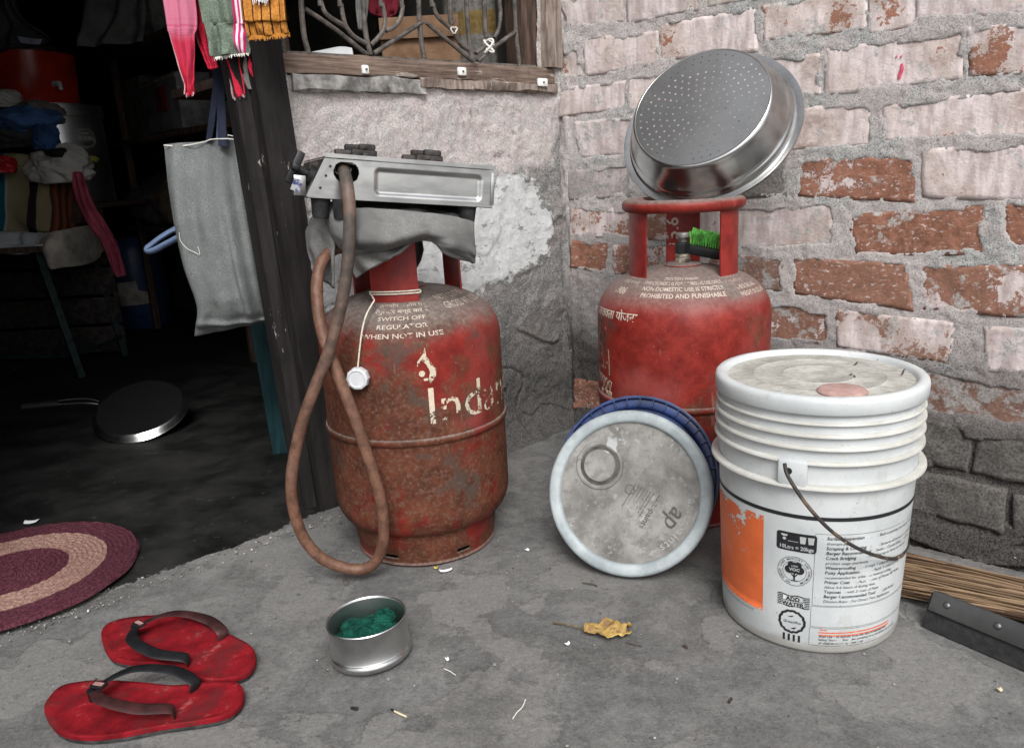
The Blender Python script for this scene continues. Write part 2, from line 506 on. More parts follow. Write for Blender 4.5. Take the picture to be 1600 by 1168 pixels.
def m_wood(name, c0, c1, grain=(6, 6, 90), rough=.85, chips=None, rot=(0, 0, 0), thr=.66):
    t = NT(name, rough, 0, .10)
    v = t.map(grain, rot=rot)
    g = t.noise(3.2, 7, .65, v); f = t.noise(24, 5, .7)
    c = t.mix(t.step(g, .3, .7), c0, c1)
    c = t.mix(t.math('MULTIPLY', t.step(f, .5, .75), .4), c, tuple(x * .45 for x in c0))
    if chips:
        q = t.noise(26, 7, .72, t.map(tuple(1.3 if x == max(grain) else .32 for x in grain)))
        k = t.step(q, thr, thr + .03)
        c = t.mix(k, c, chips); t.bump(k, .5, .001)
    t.bump(g, .5, .0018); t.bump(f, .3, .001)
    return t.out(c)
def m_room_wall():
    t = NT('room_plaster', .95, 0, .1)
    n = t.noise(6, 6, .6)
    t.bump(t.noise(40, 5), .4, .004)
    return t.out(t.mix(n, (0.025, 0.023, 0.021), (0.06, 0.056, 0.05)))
MB_ = m_brick(); MM = m_mortar(); MP = m_plaster(); MG = m_ground(); MRF = m_room_floor(); MRW = m_room_wall()
M_POST = m_wood('dark_post_wood', (0.011, 0.0095, 0.0098), (0.026, 0.023, 0.0225), (16, 16, 1.6), .7, (0.34, 0.31, 0.285), thr=.645)
M_SILL = m_wood('weathered_sill_wood', (0.075, 0.052, 0.041), (0.21, 0.155, 0.125), (3, 3, 60), .9, (0.30, 0.26, 0.23), rot=(0, 0, 0), thr=.60)
M_STILE = m_wood('brown_stile_wood', (0.035, 0.024, 0.02), (0.105, 0.07, 0.055), (30, 30, 3), .85, (0.3, 0.26, 0.22), thr=.68)
M_JAMB = m_wood('bleached_jamb_wood', (0.10, 0.075, 0.062), (0.31, 0.255, 0.22), (30, 30, 3), .9, (0.5, 0.44, 0.4), thr=.62)
def m_iron():
    t = NT('grille_iron', .6, .0, .4)
    n = t.noise(50, 5, .7)
    c = t.mix(n, (0.03, 0.027, 0.025), (0.13, 0.11, 0.095))
    c = t.mix(t.step(t.noise(120, 4, .7), .6, .7), c, (0.22, 0.19, 0.17))
    t.bump(n, .5, .002)
    return t.out(c)
M_IRON = m_iron()

# ------------------------------------------------------------------ the ground and the room floor
def axis_pts(lo, hi, step, far, nf=14):
    core = np.arange(lo, hi + step / 2, step)
    a = lo - np.geomspace(step, far, nf)[::-1]; b = hi + np.geomspace(step, far, nf)
    return np.concatenate([a, core, b])
gx = axis_pts(-1.6, 1.6, .012, 120); gy = axis_pts(.55, 2.1, .012, 120)
X, Y = np.meshgrid(gx, gy, indexing='ij')
near = sstep(3.0, 1.8, np.hypot(X, Y - 1.2))
chan_u = (X - K[0]) * E2[0] + (Y - K[1]) * E2[1]; chan_n = (X - K[0]) * N2[0] + (Y - K[1]) * N2[1]
chan = sstep(.60, .72, chan_u) * sstep(2.6, 2.3, chan_u) * sstep(.27, .17, chan_n) * (chan_n > -.4)      # drain channel along the brick wall
Z = -.22 * chan + near * (0.0022 * fbm(X, Y, 4, 4, 3) + 0.0009 * fbm(X, Y, 26, 3, 7)) - .001
ground = mesh_obj('ground', np.stack([X, Y, Z], -1).reshape(-1, 3), grid_faces(len(gx), len(gy)), MG, sharp=0)
tag(ground, kind='structure')

EDGE = [gp(*p)[:2] for p in ((-260, 1105), (-120, 1050), (0, 1000), (60, 976), (160, 938), (250, 905), (330, 880), (430, 842), (500, 812), (560, 793))]
EDGE = np.array(EDGE)
# floor in wall-1 coordinates: s along the wall, q into the room
def s_q(P): return (-(P - K[:2]) @ D1[:2], -(P - K[:2]) @ N1[:2])
es = np.array([s_q(p) for p in EDGE]); o_ = np.argsort(es[:, 0]); es = es[o_]
ss = np.concatenate([np.arange(-.1, 2.6, .012), np.arange(2.6, 4.6, .1)])
tt = np.concatenate([np.linspace(0, .12, 14), np.linspace(.14, 1, 40)])
SS, TT = np.meshgrid(ss, tt, indexing='ij')
front = np.interp(SS, es[:, 0], es[:, 1])
front = np.where(SS < .70, .06, front) + .014 * fbm(SS, SS * 0, 9, 4, 2) + .004 * fbm(SS, SS * 0, 60, 3, 4)
QQ = front + (5.2 - front) * TT
XY = K[:2] - D1[:2] * SS[..., None] - N1[:2] * QQ[..., None]
ZZ = -.004 + .0095 * sstep(0, .022, TT) + .0016 * fbm(XY[..., 0], XY[..., 1], 7, 3, 5) * sstep(0, .1, TT)
ev = sstep(.018, 0, TT)
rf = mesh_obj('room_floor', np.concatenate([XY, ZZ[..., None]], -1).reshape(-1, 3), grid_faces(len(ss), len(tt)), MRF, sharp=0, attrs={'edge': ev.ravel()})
tag(rf, kind='structure')

# ------------------------------------------------------------------ the brick wall (right)
BR = {
'A1':([(0.010,1.028),(0.178,1.023),(0.177,0.969),(0.050,0.975)],.05,.5,.15),'A2':([(0.202,1.021),(0.358,1.015),(0.359,0.966),(0.197,0.965)],.15,.5,.1),
'A3':([(0.39,1.022),(0.60,1.02),(0.60,0.966),(0.39,0.967)],.1,.5,.1),'A4':([(0.63,1.022),(0.84,1.02),(0.84,0.966),(0.63,0.967)],.2,.5,.1),'A5':([(0.87,1.022),(1.08,1.02),(1.08,0.966),(0.87,0.967)],.2,.5,.1),
'B0':([(0.006,0.921),(0.061,0.919),(0.061,0.866),(0.009,0.868)],.22,.8,.1),'B1':([(0.080,0.936),(0.265,0.927),(0.267,0.871),(0.086,0.867)],.12,.6,.0),
'B2':([(0.279,0.937),(0.487,0.940),(0.489,0.868),(0.279,0.877)],.16,.2,.0),'B3':([(0.508,0.938),(0.693,0.935),(0.699,0.882),(0.512,0.887)],.24,.55,.0),
'B4':([(0.709,0.935),(0.780,0.931),(0.784,0.872),(0.715,0.871)],.32,.3,.0),'B5':([(0.787,0.942),(0.990,0.935),(0.997,0.864),(0.791,0.883)],.18,.5,.1),
'C0':([(0.002,0.833),(0.186,0.834),(0.189,0.786),(-0.002,0.783)],.0,.5,.12),'C1':([(0.200,0.836),(0.390,0.839),(0.390,0.781),(0.199,0.778)],.08,.5,.0),
'C2':([(0.427,0.840),(0.613,0.836),(0.619,0.773),(0.429,0.774)],.0,.5,.0),'C3':([(0.637,0.843),(0.855,0.842),(0.861,0.777),(0.636,0.771)],.13,.4,.0),
'C4':([(0.874,0.846),(1.099,0.841),(1.108,0.762),(0.880,0.778)],.30,.4,.0),
'D0':([(0.051,0.754),(0.202,0.754),(0.201,0.683),(0.062,0.683)],.0,.5,.2),'D1':([(0.235,0.754),(0.455,0.754),(0.452,0.683),(0.24,0.683)],.0,.5,.1),'D2':([(0.490,0.746),(0.710,0.738),(0.715,0.674),(0.492,0.671)],.06,.3,.0),
'D3':([(0.743,0.732),(0.968,0.740),(0.975,0.674),(0.750,0.679)],.22,.6,.0),
'E0':([(0.023,0.643),(0.192,0.645),(0.191,0.587),(0.026,0.584)],.0,.5,.45),'E1':([(0.340,0.653),(0.554,0.658),(0.560,0.581),(0.342,0.576)],.22,.9,.75),
'E2':([(0.589,0.641),(0.794,0.638),(0.799,0.569),(0.594,0.580)],.56,.15,.0),'E3':([(0.816,0.650),(1.026,0.649),(1.030,0.564),(0.824,0.574)],.18,.8,.05),
'F0':([(0.027,0.550),(0.199,0.551),(0.198,0.492),(0.025,0.494)],.30,.5,.05),'F1':([(0.223,0.547),(0.416,0.547),(0.417,0.489),(0.223,0.490)],.30,.7,.1),
'F2':([(0.453,0.549),(0.650,0.551),(0.657,0.482),(0.454,0.473)],.12,.9,.15),'F3':([(0.691,0.536),(0.915,0.549),(0.924,0.473),(0.714,0.468)],.92,.25,.0),
'F4':([(0.954,0.551),(1.167,0.557),(1.175,0.487),(0.961,0.491)],1.0,.1,.0),
'G0':([(0.028,0.474),(0.128,0.468),(0.128,0.407),(0.026,0.414)],1.3,.1,.0),'G1':([(0.153,0.464),(0.364,0.462),(0.364,0.413),(0.152,0.408)],.42,.4,.1),
'G2':([(0.400,0.453),(0.557,0.443),(0.556,0.386),(0.401,0.385)],.50,.6,.35),'G3':([(0.585,0.447),(0.794,0.442),(0.813,0.365),(0.594,0.381)],.82,.62,.0),
'G4':([(0.830,0.439),(1.044,0.447),(1.053,0.361),(0.841,0.368)],.42,.5,.1),
'H1':([(0.441,0.349),(0.658,0.341),(0.657,0.280),(0.443,0.275)],.50,.4,.2),'H2':([(0.681,0.344),(0.887,0.333),(0.881,0.268),(0.687,0.277)],.28,.95,.1),
'H3':([(0.945,0.330),(1.082,0.343),(1.090,0.264),(0.956,0.262)],.0,.5,.15),
'J1':([(0.800,0.142),(0.930,0.138),(0.927,0.062),(0.806,0.064)],.1,.9,1.0),'J2':([(0.953,0.128),(1.136,0.130),(1.146,0.054),(0.948,0.060)],.1,.9,1.0),'K1':([(0.780,0.032),(0.995,0.026),(1.000,-0.044),(0.788,-0.040)],.1,.9,1.0),'K2':([(1.022,0.018),(1.180,0.014),(1.188,-0.056),(1.028,-0.050)],.1,.9,1.0),'I0':([(0.024,0.112),(0.112,0.114),(0.111,0.046),(0.022,0.044)],1.3,.3,.0),'I1':([(0.813,0.233),(1.048,0.227),(1.055,0.160),(0.818,0.158)],.80,.45,.42),
'I2':([(0.519,0.245),(0.670,0.237),(0.673,0.175),(0.521,0.181)],.5,.5,.5)}
rnd = random.Random(5)
for r in range(2):                                   # courses just above the picture
    z = 1.063 + .097 * r; u = .03 + .11 * r
    while u < 1.25:
        BR['T%d%.2f' % (r, u)] = ([(u, z + .066), (u + .21, z + .065), (u + .21, z), (u, z)], rnd.uniform(0, .3), .5, .05); u += .24
for r in range(9):                                   # and just right of it
    z = .264 + .097 * r; u0 = [1.12, 1.08, 1.20, 1.06, 1.00, 1.13, 1.03, 1.11, 1.14][r]
    for k in range(1):
        BR['R%d%d' % (r, k)] = ([(u0, z + .066), (u0 + .2, z + .068), (u0 + .2, z), (u0, z)], rnd.uniform(0, .7), rnd.random(), .05)
brick_wall = thing('brick_wall', 'rough brick wall with flaking pink paint and thick grey mortar on the right', 'wall', P2(0, 0))
uu = np.concatenate([np.arange(-.03, 1.36, .004), np.arange(1.36, 2.4, .04)])
zz = np.concatenate([np.arange(-.27, 1.25, .004), np.arange(1.25, 2.3, .05)])
UU, ZW = np.meshgrid(uu, zz, indexing='ij')
sd = np.full(UU.shape, -1.0)
for k, (q, *_r) in BR.items():
    b = np.array(q); lo, hi = b.min(0) - .03, b.max(0) + .03
    i0, i1 = np.searchsorted(uu, [lo[0], hi[0]]); j0, j1 = np.searchsorted(zz, [lo[1], hi[1]])
    sl = (slice(i0, i1), slice(j0, j1))
    sd[sl] = np.maximum(sd[sl], sdpoly(UU[sl], ZW[sl], q))
def plinth(u, z):
    k = sstep(.12, .55, u)
    f = np.clip((.17 - z) / .17, 0, 1.2)
    return k * .012 * f ** 1.25 + .035 * (1 - k) * np.clip((.08 - z) / .08, 0, 1.2) ** 1.5
pl = plinth(UU, ZW)
rough = .0030 * fbm(UU, ZW, 16, 5, 11, .6) + .0038 * fbm(UU, ZW, 55, 4, 21, .7)
low = sstep(.20, .06, ZW)
ledge = low * (.009 * fbm(UU * .35 + ZW * .25, ZW * 1.6, 12, 3, 31) - .010 * sstep(.42, .5, 1 - np.abs(fbm(UU * .3 + ZW * .12, ZW * 1.5, 9, 2, 41)) * 2.2))
edge_n = .009 * fbm(UU, ZW, 40, 4, 51, .6) + .007 * fbm(UU, ZW, 14, 3, 53)
rec = sstep(.000, .009, sd + edge_n)
crack = np.exp(-((sd + .6 * edge_n - .001) / .0022) ** 2) * sstep(.12, .30, fbm(UU, ZW, 9, 3, 57)) * .008
NN = .0098 + rough - rec * .015 + pl + ledge - crack
corner = sstep(.06, .0, UU) * (.012 * fbm(ZW, ZW * 0 + UU * 6, 14, 4, 61))
NN = NN + corner
damp_shade = np.clip(1.0 * sstep(.36, .10, ZW + .09 * fbm(UU, ZW, 7, 4, 71)) + .55 * sstep(.30, -.02, UU) * sstep(.66, .30, ZW + .12 * fbm(UU, ZW, 8, 3, 77)), 0, 1)  # damp rise, with the shade at wall foot and corner painted in
V = UU[..., None] * E2 + ZW[..., None] * UP + NN[..., None] * N2
mesh_obj('mortar', V.reshape(-1, 3), grid_faces(len(uu), len(zz)), MM, brick_wall, sharp=0, attrs={'damp_shade': damp_shade.ravel()})
c = MB()
ax = rect_frame([E2, N2, UP])
c.add(bbox(2.42, .2, 2.6, 0, (1.19, -.15, 1.0)), ax)
c.obj('wall_core', MM, brick_wall, smooth=False)
def make_brick(q, seed):
    ga = np.concatenate([[0, .012], np.linspace(.05, .95, 17), [.988, 1]]); gb = np.concatenate([[0, .03], np.linspace(.12, .88, 7), [.97, 1]])
    nu, nv = len(ga), len(gb)
    q = np.array(q)
    a, b = np.meshgrid(ga, gb, indexing='ij')
    tl, tr, br_, bl = q
    P = (bl * (1 - a)[..., None] + br_ * a[..., None]) * (1 - b)[..., None] + (tl * (1 - a)[..., None] + tr * a[..., None]) * b[..., None]
    e = np.minimum(np.minimum(a, 1 - a) * .21, np.minimum(b, 1 - b) * .065)
    h = .0092 + .0026 * fbm(P[..., 0], P[..., 1], 30, 4, seed) + .0028 * fbm(P[..., 0], P[..., 1], 6, 2, seed + 3)
    if P[..., 1].mean() < .15: h = h - .002 + .009 * fbm(P[..., 0], P[..., 1], 24, 4, seed + 5, .6) + .004 * fbm(P[..., 0] * .3, P[..., 1], 60, 3, seed + 6)
    h = h - .030 * (e < 1e-6)
    h = h + (plinth(P[..., 0], P[..., 1]) if P[..., 1].mean() < .3 else 0)
    ctr = P.mean((0, 1))
    jit = .003 * np.stack([fbm(P[..., 0], P[..., 1], 30, 2, seed + 7), fbm(P[..., 0], P[..., 1], 30, 2, seed + 8)], -1)
    half = np.abs(q - ctr).mean(0)
    P = ctr + (P - ctr) * (1 + np.array([.009, .009]) / half) + jit
    V = P[..., 0][..., None] * E2 + P[..., 1][..., None] * UP + h[..., None] * N2
    return V.reshape(-1, 3), grid_faces(nu, nv)
for i, (k, (q, ex, tone, dirt)) in enumerate(BR.items()):
    V, F = make_brick(q, 100 + i * 3)
    o = mesh_obj('brick', V, F, MB_, brick_wall, sharp=0)
    o.color = (ex, tone, dirt, 1)
# red paint daub on one brick (a short stroke and two dots)
daub = NT('red_paint_daub', .8); M_DAUB = daub.out(daub.mix(daub.noise(120), (.45, .05, .10), (.62, .12, .18)))
mb = MB()
for pts, r in (([(1411, 100), (1412, 107), (1409, 116), (1407, 124)], .0032), ([(1402, 89), (1404, 90)], .0022), ([(1410, 88), (1411, 90)], .0024)):
    pp = [np.array(w2(*p)) for p in pts]
    pp = [P2(a[0], a[1], .0105) - P2(0, 0) for a in pp]
    mb.add(tube(smooth_path(pp, per=4), [r * .6, r, r * 1.1, r * .8], 8, flat=(.35, 1), updir=N2))
mb.obj('paint_daub', M_DAUB, brick_wall)

# ------------------------------------------------------------------ the plaster wall with the window (left of the corner)
pw = thing('plaster_wall', 'cracked plaster wall with white patch under the barred window', 'wall', K)
WIN = (.075, .718, .884, 1.75)          # s0, s1, z0, z1 of the opening
s_ = np.concatenate([np.arange(-.02, .722, .004)]); z_ = np.concatenate([np.arange(-.03, 1.15, .004), np.arange(1.15, 2.3, .05)])
SW, ZW1 = np.meshgrid(s_, z_, indexing='ij')
pinkp = [w1(*p) for p in ((430, 120), (880, 110), (870, 235), (850, 262), (800, 272), (740, 300), (450, 345))]
pinkp = [(.9, 2.4), (-.1, 2.4)] + pinkp[1:] + [(.9, pinkp[-1][1])]
whitep = [w1(*p) for p in ((465, 335), (560, 305), (700, 292), (770, 280), (800, 274), (833, 288), (860, 338), (858, 385), (840, 412), (802, 424), (762, 448), (737, 462), (650, 482), (560, 492), (485, 485))]
sdp, sdw = sdpoly(SW, ZW1, pinkp), sdpoly(SW, ZW1, whitep)
nn = .009 * fbm(SW, ZW1, 11, 5, 5, .58) + .0035 * fbm(SW, ZW1, 60, 4, 15, .6)
blister = fbm(SW, ZW1, 7, 3, 25)
nn = nn + .008 * sstep(.05, .12, blister) * sstep(.62, .5, ZW1)          # broken render layers low down
nn = nn - .008 * np.exp(-((np.abs(fbm(SW, ZW1, 5.5, 3, 35)) / .018) ** 2)) * sstep(.66, .5, ZW1)
nn = nn + .004 * sstep(-.01, .004, sdw + .03 * fbm(SW, ZW1, 20, 4, 45))
nn = nn * (1 - .55 * sstep(-.01, .02, sdw)) + .05 * np.clip((.09 - ZW1) / .09, 0, 1.3) ** 2.0
nn = nn + .004 + sstep(.05, 0, SW) * .012 * fbm(ZW1, SW * 5, 13, 4, 9)
damp_shade_w = np.clip(sstep(.34, .08, ZW1 + .10 * fbm(SW, ZW1, 6, 4, 55)) * .75 + .35 * sstep(.5, .26, ZW1 + .12 * fbm(SW, ZW1, 9, 4, 65)), 0, 1)  # damp staining plus painted shade, deepening down the wall
V = -D1 * SW[..., None] + UP * ZW1[..., None] + N1 * nn[..., None]
ci = (SW[:-1, :-1] + SW[1:, 1:]) / 2; cz = (ZW1[:-1, :-1] + ZW1[1:, 1:]) / 2
keep = ~((ci > WIN[0]) & (ci < WIN[1]) & (cz > WIN[2] - .04) & (cz < WIN[3]))
used, F = compact(V.reshape(-1, 3), grid_faces(len(s_), len(z_), keep))
mesh_obj('plaster', V.reshape(-1, 3)[used], F, MP, pw, sharp=0,
         attrs={'pinkzone': sdp.ravel()[used], 'whitezone': sdw.ravel()[used], 'damp_shade': damp_shade_w.ravel()[used]})
A1 = rect_frame([-D1, N1, UP])
c = MB()
T = .13
for (s0, s1, z0, z1) in ((-.02, .715, -.02, WIN[2] - .045), (-.02, WIN[0] - .003, WIN[2] - .05, 2.25), (WIN[1], .75, WIN[2] - .05, 2.25), (WIN[0] - .01, WIN[1] + .01, WIN[3], 2.25)):
    c.add(bbox(s1 - s0, T, z1 - z0, 0, ((s0 + s1) / 2, -T / 2 - .012, (z0 + z1) / 2)), A1)
c.add(bbox(.86, T, .83, 0, (1.17, -T / 2 - .012, 1.835)), A1)          # unseen wall over the doorway, brought low to darken the room
c.add(bbox(2.75, T, 2.3, 0, (2.955, -T / 2 - .012, 1.1)), A1)           # unseen wall beyond the doorway, set close so less light enters
c.obj('wall_core', MRW, pw, smooth=False)
# window frame: rough sill rail, bleached jamb strip, dark inner stile
def rough_board(L, D, H, seed, amp=.002):
    nx = max(8, int(L / .012)); prof = []
    pts = [(-D / 2, -H / 2), (D / 2 - .003, -H / 2), (D / 2, -H / 2 + .003), (D / 2, H / 2 - .003), (D / 2 - .003, H / 2), (-D / 2, H / 2)]
    V = []; F = []; m = len(pts)
    for i in range(nx + 1):
        x = -L / 2 + L * i / nx
        for k, (y, z) in enumerate(pts):
            n1 = float(fbm(np.array(x), np.array(k * 3.1), 18, 3, seed)); n2 = float(fbm(np.array(x), np.array(k * 5.7), 18, 3, seed + 4))
            V.append((x, y + amp * n1 * 1.6, z + amp * n2 * 1.6))
    for i in range(nx):
        for k in range(m):
            k2 = (k + 1) % m
            F.append([i * m + k, (i + 1) * m + k, (i + 1) * m + k2, i * m + k2])
    F.append(list(range(m))); F.append([nx * m + k for k in range(m)][::-1])
    return V, F
wf = mesh_obj('window_frame', *(lambda VF: (np.array(VF[0]) @ A1.T + (P1(.385, .8665, -.022) - K), VF[1]))(rough_board(.70, .075, .035, 3, .003)), M_SILL, pw)
lb = rough_board(.40, .02, .022, 13, .004)
mesh_obj('sill_strip', np.array(lb[0]) @ A1.T + (P1(.225, .8405, .006) - K), lb[1], M_JAMB, wf)
lb = rough_board(.30, .02, .030, 23, .004)
mesh_obj('sill_strip', np.array(lb[0]) @ A1.T + (P1(.560, .8335, .006) - K), lb[1], plain('grey_cement_board', (.24, .23, .22), .9, 0, .4, 40, .5), wf)
Rv = np.array([[0, 0, -1.], [0, 1, 0], [1, 0, 0]])
for nm, s0, n0, wd, dp, mt, sdv in (('jamb', .048, .002, .030, .05, M_JAMB, 31), ('jamb', .018, .004, .022, .03, M_JAMB, 37), ('stile', .092, -.028, .052, .06, M_STILE, 41)):
    lb = rough_board(.88, dp, wd, sdv, .003)
    mesh_obj(nm, (np.array(lb[0]) @ Rv.T) @ A1.T + (P1(s0, .885 + .44, n0) - K), lb[1], mt, wf)
lb = rough_board(.88, .06, .03, 43, .002)
mesh_obj('stile', (np.array(lb[0]) @ Rv.T) @ A1.T + (P1(.715, .885 + .44, -.03) - K), lb[1], M_STILE, wf)
M_CLIP = plain('white_clip_plastic', (.72, .72, .70), .5, 0, .1, 60)
for (x, y, wd) in ((570, 109, .015), (721, 112, .022), (847, 129, .030)):
    s0, z0 = w1(x, y, .018)
    lbx = bbox(wd, .008, .015 + wd * .1, .003, (0, 0, 0))
    o = mesh_obj('cable_clip', np.array(lbx[0]) @ A1.T + (P1(s0, z0, .019) - K), lbx[1], M_CLIP, wf)
    nl = bbox(.004, .003, .004, .001, (0, .0055, 0))
    mesh_obj('nail_head', np.array(nl[0]) @ A1.T + (P1(s0, z0, .019) - K), nl[1], M_IRON, o)
# iron grille, set back in the opening
def gpt(cx, cy, n=.004):
    s0, z0 = w1(400 + cx / 3.2, cy / 3.2, n)
    return P1(s0, z0, n) - K
bars = [[(130, 190), (150, 270), (265, 270)], [(150, 268), (700, 300), (1395, 338)], [(215, -1100), (225, 0), (262, 268)], [(522, -1100), (535, 0), (572, 275)], [(795, -1100), (812, 0), (840, 295)], [(955, -1100), (968, 0), (985, 110)],
        [(1035, -1100), (1052, 0), (1082, 305)], [(1135, -1100), (1142, 0), (1150, 190)], [(1275, -1100), (1292, 0), (1318, 330)],
        [(245, 45), (400, 150), (552, 272)], [(290, -1100), (318, -60), (325, 10), (355, 75), (450, 135)], [(387, -1100), (415, -60), (425, 20), (437, 90), (457, 145), (500, 190), (560, 222)], [(592, -1100), (620, -60), (632, 20), (645, 100), (630, 165), (575, 225)],
        [(697, -1100), (725, -60), (733, 30), (720, 95), (690, 135), (650, 155)], [(590, 268), (710, 190), (830, 112)], [(850, 112), (960, 205), (1085, 308)], [(847, -1100), (875, -60), (885, 20), (910, 85), (985, 155), (1025, 225), (1090, 262)],
        [(1187, -1100), (1215, -60), (1222, 50), (1215, 140), (1190, 190)], [(1110, 308), (1200, 230), (1300, 158)], [(1100, 268), (1140, 235), (1180, 190)]]
grille = None
for i, b in enumerate(bars):
    pts = [gpt(*p, n=.004 + .0012 * (i % 4)) for p in b]
    r = .0052 if len(b) == 3 and i < 9 else .0046
    V, F = tube(smooth_path(pts, per=6) if len(pts) > 2 else pts, r, 8)
    if grille is None:
        grille = mesh_obj('window_grille', V, F, M_IRON, pw)
    else:
        mesh_obj('bar', V, F, M_IRON, grille)
tg = [gpt(990, 150, .014) + .006 * np.array([math.cos(a), math.sin(a) * .3, math.sin(a)]) * (1 + .2 * math.sin(3 * a)) for a in np.linspace(0, 12, 40)]
tie = NT('string_white', .9); M_STRING = tie.out((.62, .60, .55))
mesh_obj('string_knot', *tube(tg, .0017, 6), M_STRING, grille)
tg = [gpt(1165, 230, .014) + np.array([.010 * math.cos(a * 1.3), .006 * math.sin(a), .014 * math.sin(a * .9)]) for a in np.linspace(0, 15, 60)]
mesh_obj('string_knot', *tube(tg, .0022, 6), M_STRING, grille)

# ------------------------------------------------------------------ door frame (dark leaning post)
df = thing('door_frame', 'dark worn wooden door post between doorway and plaster wall', 'door frame', P1(.753, 0, .0))
def post(pts_b, pts_t, z0, z1, seed):
    nz = 60; V = []; F = []
    pb, pt = np.array(pts_b), np.array(pts_t); m = len(pb)
    for i in range(nz + 1):
        t = i / nz; z = z0 + (z1 - z0) * t
        for k in range(m):
            s, n = pb[k] * (1 - t) + pt[k] * t
            j = .0016 * float(fbm(np.array(z), np.array(k * 4.4), 16, 4, seed)) + (.0025 if (k % 2 == 0) else 0) * float(fbm(np.array(z), np.array(k * 2.), 40, 2, seed + 2))
            V.append(P1(s + j, z, n + j) - P1(.753, 0, 0))
    for i in range(nz):
        for k in range(m):
            k2 = (k + 1) % m
            F.append([i * m + k, i * m + k2, (i + 1) * m + k2, (i + 1) * m + k])
    F.append(list(range(m))[::-1]); F.append([nz * m + k for k in range(m)])
    return V, F
# section: front-left edge leans left towards the top
lean = .030 * 2.0 / .81
mesh_obj('post', *post([(.753, .020), (.695, .022), (.695, -.06), (.753, -.06)], [(.753 + lean, .022), (.695 + lean, .024), (.695 + lean, -.06), (.753 + lean, -.06)], -.01, 2.0, 3), M_POST, df, sharp=30)
mesh_obj('door_stop', *post([(.779, -.014), (.7545, -.008), (.7545, -.055), (.779, -.055)], [(.779 + lean, -.014), (.7545 + lean, -.008), (.7545 + lean, -.055), (.779 + lean, -.055)], -.01, 2.0, 8), M_POST, df, sharp=30)
mesh_obj('unseen_lintel', *(lambda b: (np.array(b[0]) @ A1.T + (P1(1.17, 1.395, -.02) - P1(.753, 0, 0)), b[1]))(bbox(.80, .08, .06, .003)), M_POST, df)  # out of view, hung low to keep sky and sun out of the room
mesh_obj('post', *(lambda b: (np.array(b[0]) @ A1.T + (P1(1.545, .69, -.02) - P1(.753, 0, 0)), b[1]))(bbox(.06, .08, 1.36, .003)), M_POST, df)  # unseen post at the side of the doorway narrowed to cut light

# ------------------------------------------------------------------ the room shell
mb = MB()
DR = -N1                                             # into the room
def room_box(name, s0, s1, q0, q1, z0, z1):
    b = bbox(s1 - s0, q1 - q0, z1 - z0, 0, ((s0 + s1) / 2, -(q0 + q1) / 2, (z0 + z1) / 2))
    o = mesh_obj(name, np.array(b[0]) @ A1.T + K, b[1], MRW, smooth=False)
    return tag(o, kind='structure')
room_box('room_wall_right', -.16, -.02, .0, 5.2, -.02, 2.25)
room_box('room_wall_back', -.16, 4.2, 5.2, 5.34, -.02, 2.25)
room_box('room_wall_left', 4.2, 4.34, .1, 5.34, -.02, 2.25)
room_box('ceiling', -.16, 4.34, -.05, 5.34, 2.25, 2.33)

